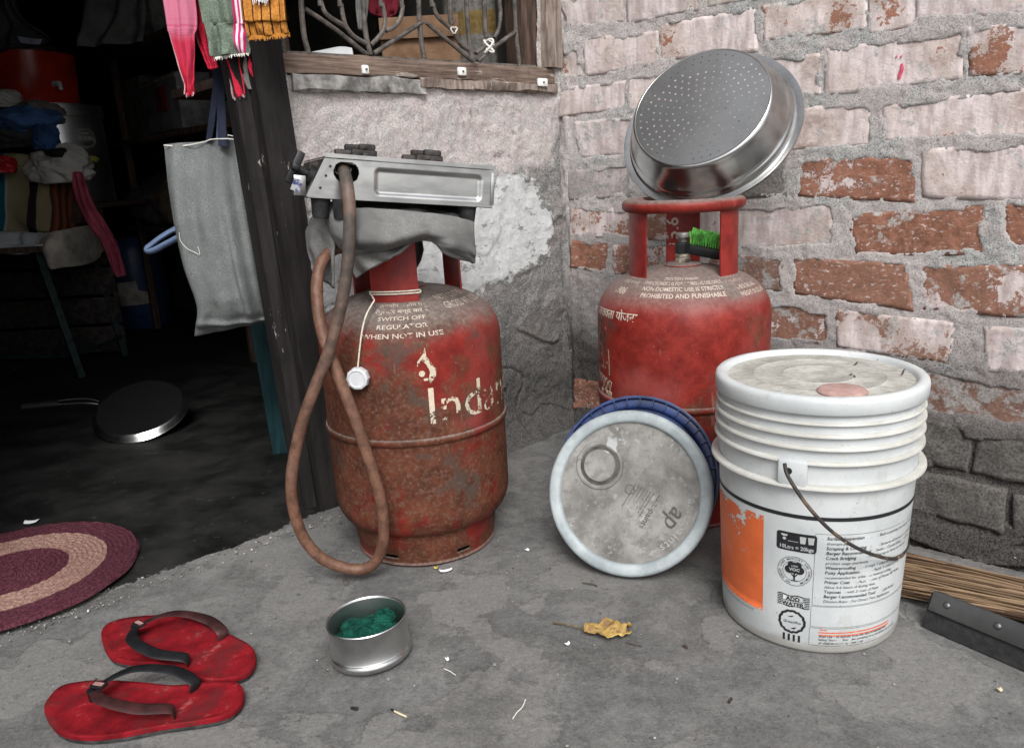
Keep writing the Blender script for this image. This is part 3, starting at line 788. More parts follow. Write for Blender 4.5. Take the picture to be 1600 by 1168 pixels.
# ------------------------------------------------------------------ flat print: letters and shapes laid on curved things
def text_mesh(body, size, bold=0.0, align='LEFT', shear=0.0, space=1.0):
    cu = bpy.data.curves.new('lettering', 'FONT'); cu.body = body; cu.size = size; cu.align_x = align
    cu.offset = bold * size; cu.shear = shear; cu.space_character = space; cu.resolution_u = 2; cu.fill_mode = 'FRONT'
    o = bpy.data.objects.new('lettering', cu); COL.objects.link(o)
    dg = bpy.context.evaluated_depsgraph_get(); dg.update()
    me = bpy.data.meshes.new_from_object(o.evaluated_get(dg))
    V = np.array([v.co[:2] for v in me.vertices]).reshape(-1, 2); F = [list(p.vertices) for p in me.polygons]
    bpy.data.objects.remove(o); bpy.data.curves.remove(cu); bpy.data.meshes.remove(me)
    return V, F
class Print:
    """2-D artwork in metres, later laid on a surface"""
    def __init__(s): s.V = []; s.F = []
    def add(s, V, F):
        k = len(s.V); s.V.extend([tuple(v) for v in V]); s.F.extend([[i + k for i in f] for f in F]); return s
    def text(s, body, x, y, size, bold=0.0, align='LEFT', rot=0.0, shear=0.0, space=1.0, sx=1.0):
        V, F = text_mesh(body, size, bold, align, shear, space)
        if not len(V): return s
        V = V * np.array([sx, 1.0])
        c, n = math.cos(rot), math.sin(rot)
        return s.add(V @ np.array([[c, n], [-n, c]]) + np.array([x, y]), F)
    def poly(s, P): return s.add(P, [list(range(len(P)))])
    def rect(s, x0, y0, x1, y1): return s.poly([(x0, y0), (x1, y0), (x1, y1), (x0, y1)])
    def rrect(s, x0, y0, x1, y1, r):
        P = []
        for cx, cy, a0 in ((x1 - r, y0 + r, -90), (x1 - r, y1 - r, 0), (x0 + r, y1 - r, 90), (x0 + r, y0 + r, 180)):
            for k in range(5): a = math.radians(a0 + 22.5 * k); P.append((cx + r * math.cos(a), cy + r * math.sin(a)))
        return s.poly(P)
    def stroke(s, P, wd, closed=False):
        P = np.array(P, float); n = len(P)
        L = []; R = []
        for i in range(n):
            a = P[(i - 1) % n] if closed else P[max(i - 1, 0)]; b = P[(i + 1) % n] if closed else P[min(i + 1, n - 1)]
            t = (b - a) / (np.linalg.norm(b - a) + 1e-12); m = np.array([-t[1], t[0]]) * wd / 2
            L.append(P[i] + m); R.append(P[i] - m)
        F = [[i, i + n, (i + 1) % n + n, (i + 1) % n] for i in range(n if closed else n - 1)]
        return s.add(np.array(L + R), F)
    def ring(s, cx, cy, r, wd, n=32, wob=0.0):
        return s.stroke([(cx + (r + wob * math.sin(k * 2.4)) * math.cos(2 * math.pi * k / n), cy + (r + wob * math.sin(k * 2.4)) * math.sin(2 * math.pi * k / n)) for k in range(n)], wd, True)
    def disc(s, cx, cy, r, n=20, sy=1.0): return s.poly([(cx + r * math.cos(2 * math.pi * k / n), cy + sy * r * math.sin(2 * math.pi * k / n)) for k in range(n)])
    def lay(s, name, fn, mat, parent, step=.006):
        bm = bmesh.new()
        vs = [bm.verts.new((x, y, 0)) for x, y in s.V]
        for f in s.F:
            try: bm.faces.new([vs[i] for i in f])
            except ValueError: pass
        if step:
            xs = [v[0] for v in s.V]; ys = [v[1] for v in s.V]
            for k in range(int(min(xs) / step), int(max(xs) / step) + 1):
                bmesh.ops.bisect_plane(bm, geom=bm.verts[:] + bm.edges[:] + bm.faces[:], plane_co=(k * step, 0, 0), plane_no=(1, 0, 0))
            if max(ys) - min(ys) > step * 4:
                for k in range(int(min(ys) / (step * 2)), int(max(ys) / (step * 2)) + 1):
                    bmesh.ops.bisect_plane(bm, geom=bm.verts[:] + bm.edges[:] + bm.faces[:], plane_co=(0, k * step * 2, 0), plane_no=(0, 1, 0))
        bm.verts.index_update()
        V = [fn(v.co.x, v.co.y) for v in bm.verts]; F = [[v.index for v in f.verts] for f in bm.faces]
        bm.free()
        return mesh_obj(name, V, F, mat, parent, sharp=0)

def scribble(p, x, y, length, h, seed):
    """a line of print too worn to read: broken short strokes"""
    r = random.Random(seed); u = 0
    while u < length:
        w_ = r.uniform(.25, .6) * h
        k = r.random()
        if k < .35: p.stroke([(x + u, y), (x + u, y + h * .8), (x + u + w_, y + h * .75)], h * .14)
        elif k < .7: p.stroke([(x + u, y + h * .4), (x + u + w_ * .5, y + h * .8), (x + u + w_, y + h * .4), (x + u + w_ * .4, y)], h * .14)
        else: p.stroke([(x + u, y + h * .1), (x + u + w_, y + h * .7)], h * .14)
        u += w_ + h * r.uniform(.15, .4)

# ------------------------------------------------------------------ object materials
def m_cyl(name, rust, seed):
    t = NT(name, .55, 0, .22)
    v = t.map(loc=(seed, seed * 2.3, 0))
    big = t.noise(8.5, 4, .6, v); mid = t.noise(32, 7, .70, v); fine = t.noise(150, 5, .7, v)
    red = t.mix(mid, (0.14, 0.013, 0.010), (0.25, 0.028, 0.020)) if rust < .5 else t.mix(mid, (0.12, 0.012, 0.009), (0.22, 0.022, 0.016))
    fade = t.step(t.noise(5, 3, .5, t.map(loc=(seed + 3, 1, 2))), .48, .66)
    red = t.mix(t.math('MULTIPLY', fade, .55), red, (0.235, 0.072, 0.064))
    brown = t.mix(mid, (0.045, 0.0165, 0.0085), (0.112, 0.037, 0.0175))
    brown = t.mix(t.step(fine, .45, .7), brown, (0.13, 0.075, 0.05))
    k = t.math('ADD', t.math('MULTIPLY', big, .72), t.math('ADD', t.math('MULTIPLY', mid, .20), t.math('MULTIPLY', fine, .08)))
    zc = t.xyz()[2]
    if rust > .5:
        k = t.math('ADD', k, t.math('MULTIPLY', t.step(zc, .27, .17), .035))
        k = t.math('SUBTRACT', k, t.math('MULTIPLY', t.step(zc, .36, .42), .02))
    thr = .468 if rust > .5 else .57
    rm = t.step(k, thr - .050, thr + .055)
    c = t.mix(t.math('MULTIPLY', rm, .93), red, brown)
    dk = t.step(t.math('ADD', t.math('MULTIPLY', t.noise(11, 4, .55, t.map(loc=(7 + seed, 3, 5))), .7), t.math('MULTIPLY', mid, .3)), .58 if rust > .5 else .565, .645)
    c = t.mix(t.math('MULTIPLY', dk, .7), c, (0.055, 0.045, 0.038))
    c = t.mix(t.math('MULTIPLY', t.step(fine, .66, .72), .6), c, (0.07, 0.045, 0.035))
    c = t.mix(t.math('MULTIPLY', t.grain(210, .54, .66, v), .22), c, (0.04, 0.02, 0.014))
    c = t.mix(t.step(t.noise(230, 3, .7, v), .70, .72), c, (0.34, 0.27, 0.22))
    scr = t.noise(40, 5, .7, t.map((1, 1, .12), (seed, 5, 1), (0, .5, .2)))
    c = t.mix(t.math('MULTIPLY', t.step(scr, .66, .69), .5), c, (0.30, 0.16, 0.12))
    # settled dust on what faces up
    d = t.step(t.math('ADD', t.nz(), t.math('MULTIPLY', t.math('SUBTRACT', mid, .5), .5)), .22, .92)
    c = t.mix(t.math('MULTIPLY', d, .88), c, t.mix(fine, (0.11, 0.094, 0.083), (0.205, 0.18, 0.162)))
    t.bump(t.noise(6, 2, .5, v), .5, .02); t.bump(mid, .45, .003); t.bump(fine, .30, .0006)
    r = t.math('ADD', t.math('MULTIPLY', rm, .28), t.math('ADD', .42, t.math('MULTIPLY', d, .3)))
    return t.out(c, r)
M_CYLA = m_cyl('rusty_red_paint', 1, 1.0); M_CYLB = m_cyl('dull_red_paint', 0, 4.2)
def m_red_plate():
    t = NT('red_plate_paint', .45, 0, .4)
    n = t.noise(40, 5, .65)
    c = t.mix(n, (0.145, 0.010, 0.009), (0.25, 0.022, 0.016))
    c = t.mix(t.step(t.noise(60, 6, .7), .64, .70), c, (0.10, 0.05, 0.035))
    t.bump(n, .3, .001)
    return t.out(c)
M_PLATE = m_red_plate()
def m_steel(name, col=.62, r0=.16, r1=.34, seed=0, smudge=.4, scale=(1, 1, 1)):
    t = NT(name, .3, 1.0)
    n = t.noise(18, 5, .6, t.map(scale, (seed, 0, 0))); f = t.noise(200, 3, .7)
    c = t.mix(t.math('MULTIPLY', t.step(n, .40, .68), smudge), (col, col, col * .985), (col * .42, col * .42, col * .42))
    t.bump(t.noise(9, 3, .5), .10, .01); t.bump(f, .04, .0005)
    return t.out(c, t.math('ADD', r0, t.math('MULTIPLY', n, r1 - r0)))
M_STEEL = m_steel('basin_steel', .50, .14, .30); M_BASE = m_steel('basin_base_steel', .38, .24, .42, 3, .5, (.35, .35, .35))
M_ALU = m_steel('stove_steel', .52, .22, .4, 5, .45, (1, 1, 3)); M_TIN = m_steel('tin_steel', .58, .20, .45, 8, .5)
M_DULL = m_steel('dull_drum_steel', .55, .25, .5, 12, .5)
M_BLACK = plain('black_plastic', (.014, .014, .015), .45, 0, .3, 40, .1)
M_CAST = plain('black_enamel', (.03, .024, .022), .6, 0, .5, 50, .6)
M_RUB = plain('black_rubber', (.022, .022, .023), .75, 0, .3, 60, .3)
M_BRASS = plain('old_brass', (.34, .30, .24), .5, .6, .5, 80, .4)
M_GREYCLOTH = fabric('grey_bag_cloth', (.17, .168, .162), 700, .35, .95, .30)
M_TOTE = fabric('grey_heather_cloth', (.175, .186, .182), 620, .22, .95, .42)
M_CORD = plain('cream_cord', (.62, .56, .46), .9, 0, .15, 200)
M_WHITEP = plain('white_cap_plastic', (.56, .57, .59), .4, 0, .10, 30)
def m_printed(name, col, thr=.60, sc=70, rough=.6):
    t = NT(name, rough)
    n = t.noise(sc, 6, .72); b = t.noise(sc * .22, 3, .5)
    k = t.math('ADD', t.math('MULTIPLY', n, .55), t.math('MULTIPLY', b, .45))
    t.out(t.mix(n, tuple(x * .8 for x in col), col))
    t.worn(t.step(k, thr + .012, thr - .012))
    return t.m
M_LETA = m_printed('stencil_cream', (.58, .50, .38), .505); M_LETB = m_printed('stencil_white', (.52, .44, .37), .56, 110)
M_LETF = m_printed('stencil_faint', (.60, .50, .43), .50, 120)

# ------------------------------------------------------------------ gas cylinders
RB = .159
def cyl_profile():
    P = [(0.0, .038), (.06, .040), (.105, .048), (.128, .060)]
    for k in range(1, 9):
        a = k / 8 * math.pi / 2
        P.append((.128 + .031 * math.sin(a), .060 + .048 * (1 - math.cos(a))))
    for z in (.15, .20, .228): P.append((RB, z))
    P += [(RB + .0006, .232), (RB + .0030, .2335), (RB + .0038, .238), (RB + .0030, .2425), (RB + .0006, .244)]
    for z in (.26, .30, .34, .38): P.append((RB, z))
    for k in range(1, 19):
        a = k / 18 * math.pi / 2
        P.append((max(RB * math.cos(a) ** (2 / 2.45), 0 if k == 18 else 1e-4), .380 + .093 * math.sin(a) ** (2 / 2.3)))
    P[-1] = (0.0, P[-1][1])
    return P
CP = cyl_profile()
_up = [(r, z) for r, z in CP if z >= .244]
_up = [(RB, .05)] + _up
_ur = np.array([p[0] for p in _up]); _uz = np.array([p[1] for p in _up])
_ul = np.concatenate([[0], np.cumsum(np.hypot(np.diff(_ur), np.diff(_uz)))]) + .05
def cyl_lay(a0, y0, off=.0007):
    r_ref = float(np.interp(y0, _ul, _ur))
    def fn(x, y):
        L = y0 + y
        r = float(np.interp(L, _ul, _ur)); z = float(np.interp(L, _ul, _uz))
        r2 = float(np.interp(L + .003, _ul, _ur)); z2 = float(np.interp(L + .003, _ul, _uz))
        n = np.array([z2 - z, -(r2 - r)]); n /= np.linalg.norm(n) + 1e-9
        a = a0 + x / r_ref
        r += n[0] * off; z += n[1] * off
        return (r * math.cos(a), r * math.sin(a), z)
    return fn
def dome_z(r): return float(np.interp(-r, -_ur[5:], _uz[5:]))
def plate(az, r, wdt, z_top, thick=.0032):
    """curved stay plate standing on the dome"""
    nu, nv = 9, 8; V = []
    for side in (0, 1):
        rr = r + side * thick
        for i in range(nu):
            a = az + (i / (nu - 1) - .5) * wdt / r
            zb = dome_z(rr) - .004
            for j in range(nv):
                t = j / (nv - 1)
                fl = 1 + .012 * (1 - t) ** 3
                V.append((rr * fl * math.cos(a), rr * fl * math.sin(a), zb + (z_top - zb) * t))
    F = []; n = nu * nv
    for i in range(nu - 1):
        for j in range(nv - 1):
            a = i * nv + j
            F.append([a, a + 1, a + nv + 1, a + nv]); F.append([n + a, n + a + nv, n + a + nv + 1, n + a + 1])
    bd = [i * nv for i in range(nu)] + [(nu - 1) * nv + j for j in range(1, nv)] + [i * nv + nv - 1 for i in range(nu - 2, -1, -1)] + [j for j in range(nv - 2, 0, -1)]
    for k in range(len(bd)):
        a, b = bd[k], bd[(k + 1) % len(bd)]
        F.append([a, b, n + b, n + a])
    return V, F
def gas_cylinder(loc, label, paint, az, ring_z, ring_r, pl_w, pl_r, tilt=None):
    root = thing('gas_cylinder', label, 'gas cylinder', loc)
    if tilt: root.rotation_euler = tilt
    mesh_obj('body', *lathe(CP, 128), paint, root, sharp=50)
    # foot ring with slots
    seg = 144; V = []; F = []
    zs = [0.0, .0035, .007, .014, .022, .034, .066]; rs = [.1255, .1285, .126, .1265, .128, .130, .133]
    for side, dr in ((0, 0), (1, -.0035)):
        for r_, z_2 in zip(rs, zs):
            for i in range(seg):
                a = 2 * math.pi * i / seg; V.append(((r_ + dr) * math.cos(a), (r_ + dr) * math.sin(a), z_2))
    m = len(zs)
    slot = lambda i, j: (i % 24) < 5 and j in (3,)
    for i in range(seg):
        i2 = (i + 1) % seg
        for j in range(m - 1):
            A = [j * seg + i, j * seg + i2, (j + 1) * seg + i2, (j + 1) * seg + i]
            if slot(i, j): continue
            F.append(A); F.append([k + m * seg for k in A][::-1])
            if slot(i2, j): F.append([A[1], A[1] + m * seg, A[2] + m * seg, A[2]])
            if slot((i - 1) % seg, j): F.append([A[3], A[3] + m * seg, A[0] + m * seg, A[0]])
            if j + 1 < m - 1 and slot(i, j + 1): F.append([A[3], A[2], A[2] + m * seg, A[3] + m * seg])
            if j > 0 and slot(i, j - 1): F.append([A[1], A[0], A[0] + m * seg, A[1] + m * seg])
        F.append([i, i + m * seg, i2 + m * seg, i2])
    mesh_obj('foot_ring', V, F, paint, root)
    plates = []
    for k in range(3):
        plates.append(mesh_obj('stay_plate', *plate(az + k * 2 * math.pi / 3, pl_r, pl_w, ring_z), M_PLATE, root))
    cir = [(ring_r * math.cos(a), ring_r * math.sin(a), ring_z) for a in np.linspace(0, 2 * math.pi, 65)[:-1]]
    mesh_obj('guard_ring', *tube(cir, .0115, 14, closed=True, updir=(0, 0, 1)), paint, root)
    zt = CP[-1][1]
    mesh_obj('valve_pad', *lathe([(0, zt + .005), (.030, zt + .004), (.034, zt + .001), (.034, zt - .008)], 32), paint, root)
    return root, plates, zt
C1 = np.array([-.176, 1.357, 0.0]); C2 = np.array([.326, 1.443, 0.0])
az1 = math.radians(-95)
cyl1, pl1, zt = gas_cylinder(C1, 'rusty red gas cylinder under the cloth and stove, beside the door post', M_CYLA, az1, .585, .098, .078, .093)
az2 = math.atan2(C2[1], C2[0])
cyl2, pl2, zt = gas_cylinder(C2, 'red gas cylinder in the wall corner carrying the steel basin', M_CYLB, az2, .583, .099, .064, .095)
# lettering on the first cylinder
f1 = math.atan2(-C1[1], -C1[0])                        # azimuth that faces the camera
p = Print()
p.text('Indane', 0, 0, .088, .002, sx=.98)
p.lay('brand_lettering', cyl_lay(f1 + math.radians(5), .268), M_LETA, cyl1)
p = Print()
fl = [(0, 0), (.010, .012), (.011, .024), (.004, .036), (-.003, .046), (-.004, .060), (-.008, .050), (-.018, .038), (-.019, .030), (-.010, .040), (-.004, .032), (.001, .020), (-.002, .008)]
p.poly([(x, y) for x, y in fl][::-1])
p.disc(-.012, .018, .005); p.rect(-.010, .006, -.003, .010)
p.lay('flame_emblem', cyl_lay(f1 + math.radians(9), .335), M_LETA, cyl1)
p = Print()
for i, (tx, sz) in enumerate((('ऊपयोग न होने पर', .0135), ('रेगुलेटर बन्द कर दें', .0135), ('SWITCH OFF', .0125), ('REGULATOR', .0125), ('WHEN NOT IN USE', .0125))):
    p.text(tx, 0, -i * .0155, sz * .88, .010, 'CENTER')
p.lay('warning_lettering', cyl_lay(f1 + math.radians(-5), .474), M_LETB, cyl1)
p = Print()
p.text('NETT CONTENT', 0, .022, .024, .004, sx=.55); p.text('GROSS WT. 30.2KG', .004, -.004, .024, .004, sx=.55)
p.lay('weight_lettering', cyl_lay(f1 + math.radians(28), .462), M_LETB, cyl1)
# valve + regulator under the cloth
mesh_obj('valve', *lathe([(0, zt + .04), (.012, zt + .04), (.014, zt + .036), (.014, zt)], 24), M_BRASS, cyl1)
# cord round the plate with hanging cap
pa = az1; pr_ = .0985
cord_pts = []
for k in range(2):
    for a in np.linspace(-.44, .44, 9): cord_pts.append((pr_ * math.cos(pa + (a if k == 0 else -a)), pr_ * math.sin(pa + (a if k == 0 else -a)), dome_z(.096) + .0135 + .004 * k))
hx = []
for (x, y, Yd) in ((585, 469, 1.2385), (573, 490, 1.2185), (566, 515, 1.2075), (562, 545, 1.2035), (559, 574, 1.2025)):
    hx.append(aty(x, y, Yd) - C1)
cap = thing('valve_safety_cap', 'round white plastic cap hanging on a cord against the rusty cylinder', 'cap', C1)
mesh_obj('cord', *tube(np.concatenate([smooth_path(cord_pts, per=2), smooth_path(hx, per=8)]), .0013, 6), M_CORD, cap)
cpos = aty(559, 591, 1.200) - C1
nrm = np.array([-.12, -1, .02]); nrm /= np.linalg.norm(nrm)
xx = np.cross([0, 0, 1], nrm); xx /= np.linalg.norm(xx); yy = np.cross(nrm, xx)
capM = rect_frame([xx, yy, nrm])
Vc, Fc = lathe([(0, -.010), (.0165, -.010), (.0175, -.006), (.0175, .002), (.0165, .005), (.0135, .0062), (.0125, .0045), (0, .0045)], 40)
Vc = np.array(Vc); aa = np.arctan2(Vc[:, 1], Vc[:, 0]); sc = 1 + .05 * (np.hypot(Vc[:, 0], Vc[:, 1]) > .015) * (np.cos(aa * 10) > .3)
Vc[:, :2] *= sc[:, None]
mesh_obj('cap_body', Vc @ capM.T + cpos, Fc, M_WHITEP, cap)
# lettering on the second cylinder
f2 = math.atan2(-C2[1], -C2[0])
p = Print()
for i, (tx, wd) in enumerate((('STATUTORY WARNING', .62), ('THIS CYLINDER IS FOR DOMESTIC USE ONLY', .62), ('NON DOMESTIC USE IS STRICTLY', .78), ('PROHIBITED AND PUNISHABLE', .80))):
    p.text(tx, 0, -i * .0155, .0135, .014, 'CENTER', sx=wd * .74)
p.lay('warning_lettering', cyl_lay(f2 + math.radians(0), .484), M_LETB, cyl2)
p = Print()
p.text('CHECK SEAL AND', 0, 0, .0135, .014, sx=.58); p.text('WEIGHT ON DELIVERY', 0, -.0155, .0135, .014, sx=.58)
scribble(p, -.02, .032, .055, .009, 3); scribble(p, -.012, .018, .05, .009, 5)
p.lay('seal_lettering', cyl_lay(f2 + math.radians(44), .448), M_LETB, cyl2)
p = Print()
p.text('1906', 0, 0, .022, .012, sx=.8)
scribble(p, -.002, .027, .052, .010, 7); scribble(p, .0, .042, .05, .010, 9)
p.lay('helpline_lettering', cyl_lay(f2 + math.radians(-62), .440), M_LETB, cyl2)
p = Print()
p.text('उज्जवला योजना', 0, 0, .022, .012, sx=.95)
# outline of a house-like frame with letters, small figures with raised arms, and a line of text
g2 = Print()
g2.stroke([(.012, -.015), (.014, -.030), (.006, -.036), (.004, -.050), (.004, -.105)], .0016)
g2.stroke([(.040, -.016), (.045, -.022), (.041, -.028)], .0016); g2.stroke([(.020, -.022), (.028, -.022), (.028, -.036), (.022, -.036)], .0018)
g2.stroke([(.010, -.050), (.022, -.054), (.030, -.064), (.020, -.070)], .0016); g2.stroke([(.050, -.056), (.052, -.066), (.053, -.105)], .0020)
for k in range(3): scribble(g2, .016 + .006 * (k % 2), -.076 - .010 * k, .022, .008, 11 + k)
for k in range(5):
    x = .004 + .0125 * k; y = -.112 - .002 * k
    g2.disc(x, y + .004, .0026, 10); g2.stroke([(x - .006, y + .004), (x, y - .016), (x + .006, y + .004)], .0028)
g2.text('को ', .014, -.146, .0165, .012, sx=.9); g2.text('\u093fमला', .034, -.146, .0165, .012, sx=.9)
p.lay('scheme_lettering', cyl_lay(f2 + math.radians(-76), .392), M_LETB, cyl2)
g2.lay('scheme_emblem', cyl_lay(f2 + math.radians(-74), .390), M_LETA, cyl2)
# tare weight on the back plate, sideways
p = Print(); p.text('15.6', 0, 0, .034, .014, rot=math.pi / 2, sx=1.05)
ab = az2
def on_plate(x, y):
    a = ab + (-x + .009) / .095; r = .0943
    return (r * math.cos(a), r * math.sin(a), .492 + y)
p.lay('tare_lettering', on_plate, M_LETB, pl2[0])
# valve of the second cylinder: brass neck, black nut, spindle cap
mesh_obj('valve', *lathe([(.0, zt + .020), (.0125, zt + .020), (.0135, zt + .017), (.0125, zt + .013), (.0140, zt + .010), (.0140, zt)], 24), M_BRASS, cyl2)
vn_ = mesh_obj('valve_nut', *lathe([(0, zt + .040), (.0125, zt + .040), (.014, zt + .038), (.014, zt + .021), (0, zt + .021)], 8), M_BLACK, cyl2, sharp=20)
mesh_obj('valve_cap', *lathe([(0, zt + .058), (.010, zt + .058), (.0125, zt + .055), (.0125, zt + .050), (.008, zt + .048), (.008, zt + .041), (0, zt + .041)], 20), plain('grey_zinc', (.20, .19, .18), .5, .5, .3, 60), cyl2)

# brush standing inside the guard ring
br = thing('scrubbing_brush', 'small scrubbing brush with bright green bristles inside the cylinder guard', 'brush', C2)
bx, bz = C2[0] + .052, dome_z(.06)
d_ = np.array([.93, -.35, -.20]); d_ /= np.linalg.norm(d_); u_ = np.array([0.10, -.25, 1.0]); u_ -= d_ * (u_ @ d_); u_ /= np.linalg.norm(u_)
BM = rect_frame([d_, np.cross(u_, d_), u_])
bo = np.array([.046, -.004, dome_z(.05) + .026])
mesh_obj('brush_block', *(lambda b: (np.array(b[0]) @ BM.T + bo, b[1]))(bbox(.074, .034, .020, .005)), M_BLACK, br)
mb = MB(); rr = random.Random(3)
for i in range(15):
    for j in range(6):
        x, y = -.032 + .0045 * i, -.013 + .0052 * j
        lx, ly = rr.uniform(-.003, .003) - .003, rr.uniform(-.003, .003)
        for k in range(3):
            ox, oy = rr.uniform(-.0015, .0015), rr.uniform(-.0015, .0015)
            mb.add(tube([(x + ox * .4, y + oy * .4, .010), (x + ox + lx * .5, y + oy + ly * .5, .024), (x + ox * 1.5 + lx, y + oy * 1.5 + ly, .032 + rr.uniform(-.0015, .002))], .0008, 4), BM, bo)
mb.obj('bristles', plain('green_bristle', (.14, .46, .09), .5, 0, .35, 60), br)

# ------------------------------------------------------------------ perforated steel basin leaning on the second cylinder
nb = CR * -.47 + CU * .36 - F_ * .82; nb = nb / np.linalg.norm(nb)
bc = aty(1108, 200, 1.520)
xa = np.cross([0, 0, 1], nb); xa /= np.linalg.norm(xa); ya = np.cross(nb, xa)
basin = thing('steel_basin', 'shiny perforated steel basin tilted on its rim above the corner cylinder', 'basin', bc, np.array([xa, ya, nb]).T.tolist())
RR, DB, DH = .1655, .124, .064
prof = [(RR + .0008, -.004), (RR + .003, -.002), (RR + .002, .0015), (RR - .003, .001), (RR - .010, .000), (RR - .0115, .004), (RR - .014, .010), (RR - .0155, .012), (RR - .017, .013)]
for k in range(1, 7): prof.append((RR - .017 - (RR - .017 - DB - .006) * (k / 6) ** 1.15, .013 + (DH - .022) * (k / 6)))
for k in range(1, 6):
    a = k / 5 * math.pi / 2
    prof.append((DB + .006 - .006 * (1 - math.cos(a)) - .002 * math.sin(a), DH - .009 + .009 * math.sin(a)))
o = mesh_obj('side', *lathe(prof, 128), M_STEEL, basin, sharp=60)
m = o.modifiers.new('sheet', 'SOLIDIFY'); m.thickness = .0008; m.offset = -1
# perforated base: a true sheet with holes
cu = bpy.data.curves.new('perforated', 'CURVE'); cu.dimensions = '2D'; cu.fill_mode = 'BOTH'
def add_circle(cx, cy, r, n):
    sp = cu.splines.new('POLY'); sp.points.add(n - 1); sp.use_cyclic_u = True
    for k in range(n):
        a = 2 * math.pi * k / n; sp.points[k].co = (cx + r * math.cos(a), cy + r * math.sin(a), 0, 1)
add_circle(0, 0, DB - .0025, 96)
hole = []
for i in range(0, 10):
    r = .0124 * i
    n = max(1, int(round(2 * math.pi * r / .0150)))
    for k in range(n):
        a = 2 * math.pi * (k + .37 * (i % 3)) / n
        hole.append((r * math.cos(a), r * math.sin(a)))
for h in hole: add_circle(h[0], h[1], .0019, 8)
to = bpy.data.objects.new('perforated', cu); COL.objects.link(to)
dg = bpy.context.evaluated_depsgraph_get(); dg.update()
tm = bpy.data.meshes.new_from_object(to.evaluated_get(dg))
V = np.array([v.co[:] for v in tm.vertices]); F = [list(pp.vertices) for pp in tm.polygons]
bpy.data.objects.remove(to); bpy.data.curves.remove(cu); bpy.data.meshes.remove(tm)
V[:, 2] = DH - .0002
mesh_obj('perforated_base', V, F, M_BASE, basin, smooth=False)

# ------------------------------------------------------------------ cloth bundle, stove, hose on the first cylinder
def cloth_skirt():
    """folded grey bag laid over the guard ring; hem height varies with direction"""
    na, nv = 140, 30
    # azimuth relative to camera-facing direction (deg) : hem z
    ha = [-180, -140, -112, -95, -85, -75, -62, -52, -44, -37, -22, -8, 5, 17, 30, 45, 60, 75, 86, 95, 115, 140, 180]
    hz = [.555, .54, .53, .53, .54, .55, .56, .56, .56, .565, .57, .572, .575, .575, .575, .57, .56, .55, .54, .55, .56, .56, .555]
    V = []
    for i in range(na):
        d = -180 + 360 * i / na
        a = f1 + math.radians(d)
        z0 = float(np.interp(d, ha, hz))
        ztop = .612 + .014 * math.cos(math.radians(d - 250)) * 1.0
        for j in range(nv):
            t = j / (nv - 1)
            rb = .102 + .004 * math.sin(math.radians(d) * 3 + 1) + .006 * math.sin(math.radians(d) * 7 + t * 2)
            if t < .25:
                k = t / .25; r = rb * k ** .8; z = ztop - .006 * k * k + .003 * math.sin(9 * k + d * .05)
            else:
                k = (t - .25) / .75
                fold = .009 * math.sin(math.radians(d) * 7 + k * 2.2 + 1.2 * math.sin(math.radians(d) * 2)) * k + .010 * math.sin(math.radians(d) * 4 + 5 * k) * k * (1 - k) * 2
                bul = .016 * math.sin(min(1, k * 1.4) * math.pi) - .012 * k
                r = rb + bul + fold; z = ztop - .006 + (z0 - ztop + .006) * k + .004 * math.sin(k * 9 + d * .07) * k
            ww = .006 * float(fbm(np.array(d * .03), np.array(t * 3.), 2.2, 3, 4))
            r += ww * min(1, t * 3); z += ww * .6
            wide = 1 + .05 * abs(math.cos(a + .25)) ** 2
            V.append((r * wide * math.cos(a), r * math.sin(a), z))
    F = []
    for i in range(na):
        i2 = (i + 1) % na
        for j in range(nv - 1): F.append([i * nv + j, i * nv + j + 1, i2 * nv + j + 1, i2 * nv + j])
    return V, F
cl = thing('folded_cloth', 'thick folded grey cloth draped between stove and rusty cylinder', 'cloth', C1)
o = mesh_obj('drape', *cloth_skirt(), M_GREYCLOTH, cl, sharp=0)
m = o.modifiers.new('thickness', 'SOLIDIFY'); m.thickness = .005; m.offset = 0
fr = [[(506, 326, 1.236), (545, 325, 1.214), (600, 328, 1.206), (660, 333, 1.214), (705, 339, 1.232), (739, 347, 1.27)],
      [(507, 338, 1.230), (548, 342, 1.202), (605, 346, 1.192), (662, 350, 1.200), (708, 354, 1.220), (739, 360, 1.262)],
      [(516, 362, 1.226), (556, 374, 1.186), (608, 376, 1.174), (662, 364, 1.190), (710, 368, 1.206), (740, 378, 1.252)],
      [(528, 384, 1.226), (562, 390, 1.206), (610, 387, 1.200), (660, 373, 1.212), (706, 382, 1.196), (742, 394, 1.246)],
      [(540, 402, 1.228), (568, 398, 1.216), (612, 390, 1.210), (660, 373, 1.214), (704, 391, 1.204), (743, 404, 1.250)],
      [(557, 434, 1.226), (580, 419, 1.212), (622, 396, 1.204), (661, 369, 1.212), (700, 397, 1.212), (742, 411, 1.258)]]
o = sheet('front_fold', [[aty(*q) - C1 for q in r] for r in fr], M_GREYCLOTH, cl, 90, 60, .0055, 10, 9, .005)
rows = [[aty(489, 338, 1.262), aty(505, 340, 1.25), aty(522, 342, 1.24)], [aty(478, 362, 1.275), aty(500, 366, 1.25), aty(524, 372, 1.235)], [aty(480, 392, 1.28), aty(500, 398, 1.255), aty(522, 402, 1.24)], [aty(490, 425, 1.285), aty(505, 436, 1.27), aty(522, 450, 1.255)]]
sheet('loose_corner', [[q - C1 for q in r] for r in rows], M_GREYCLOTH, cl, 14, 20, .006, 3, 4, .004)

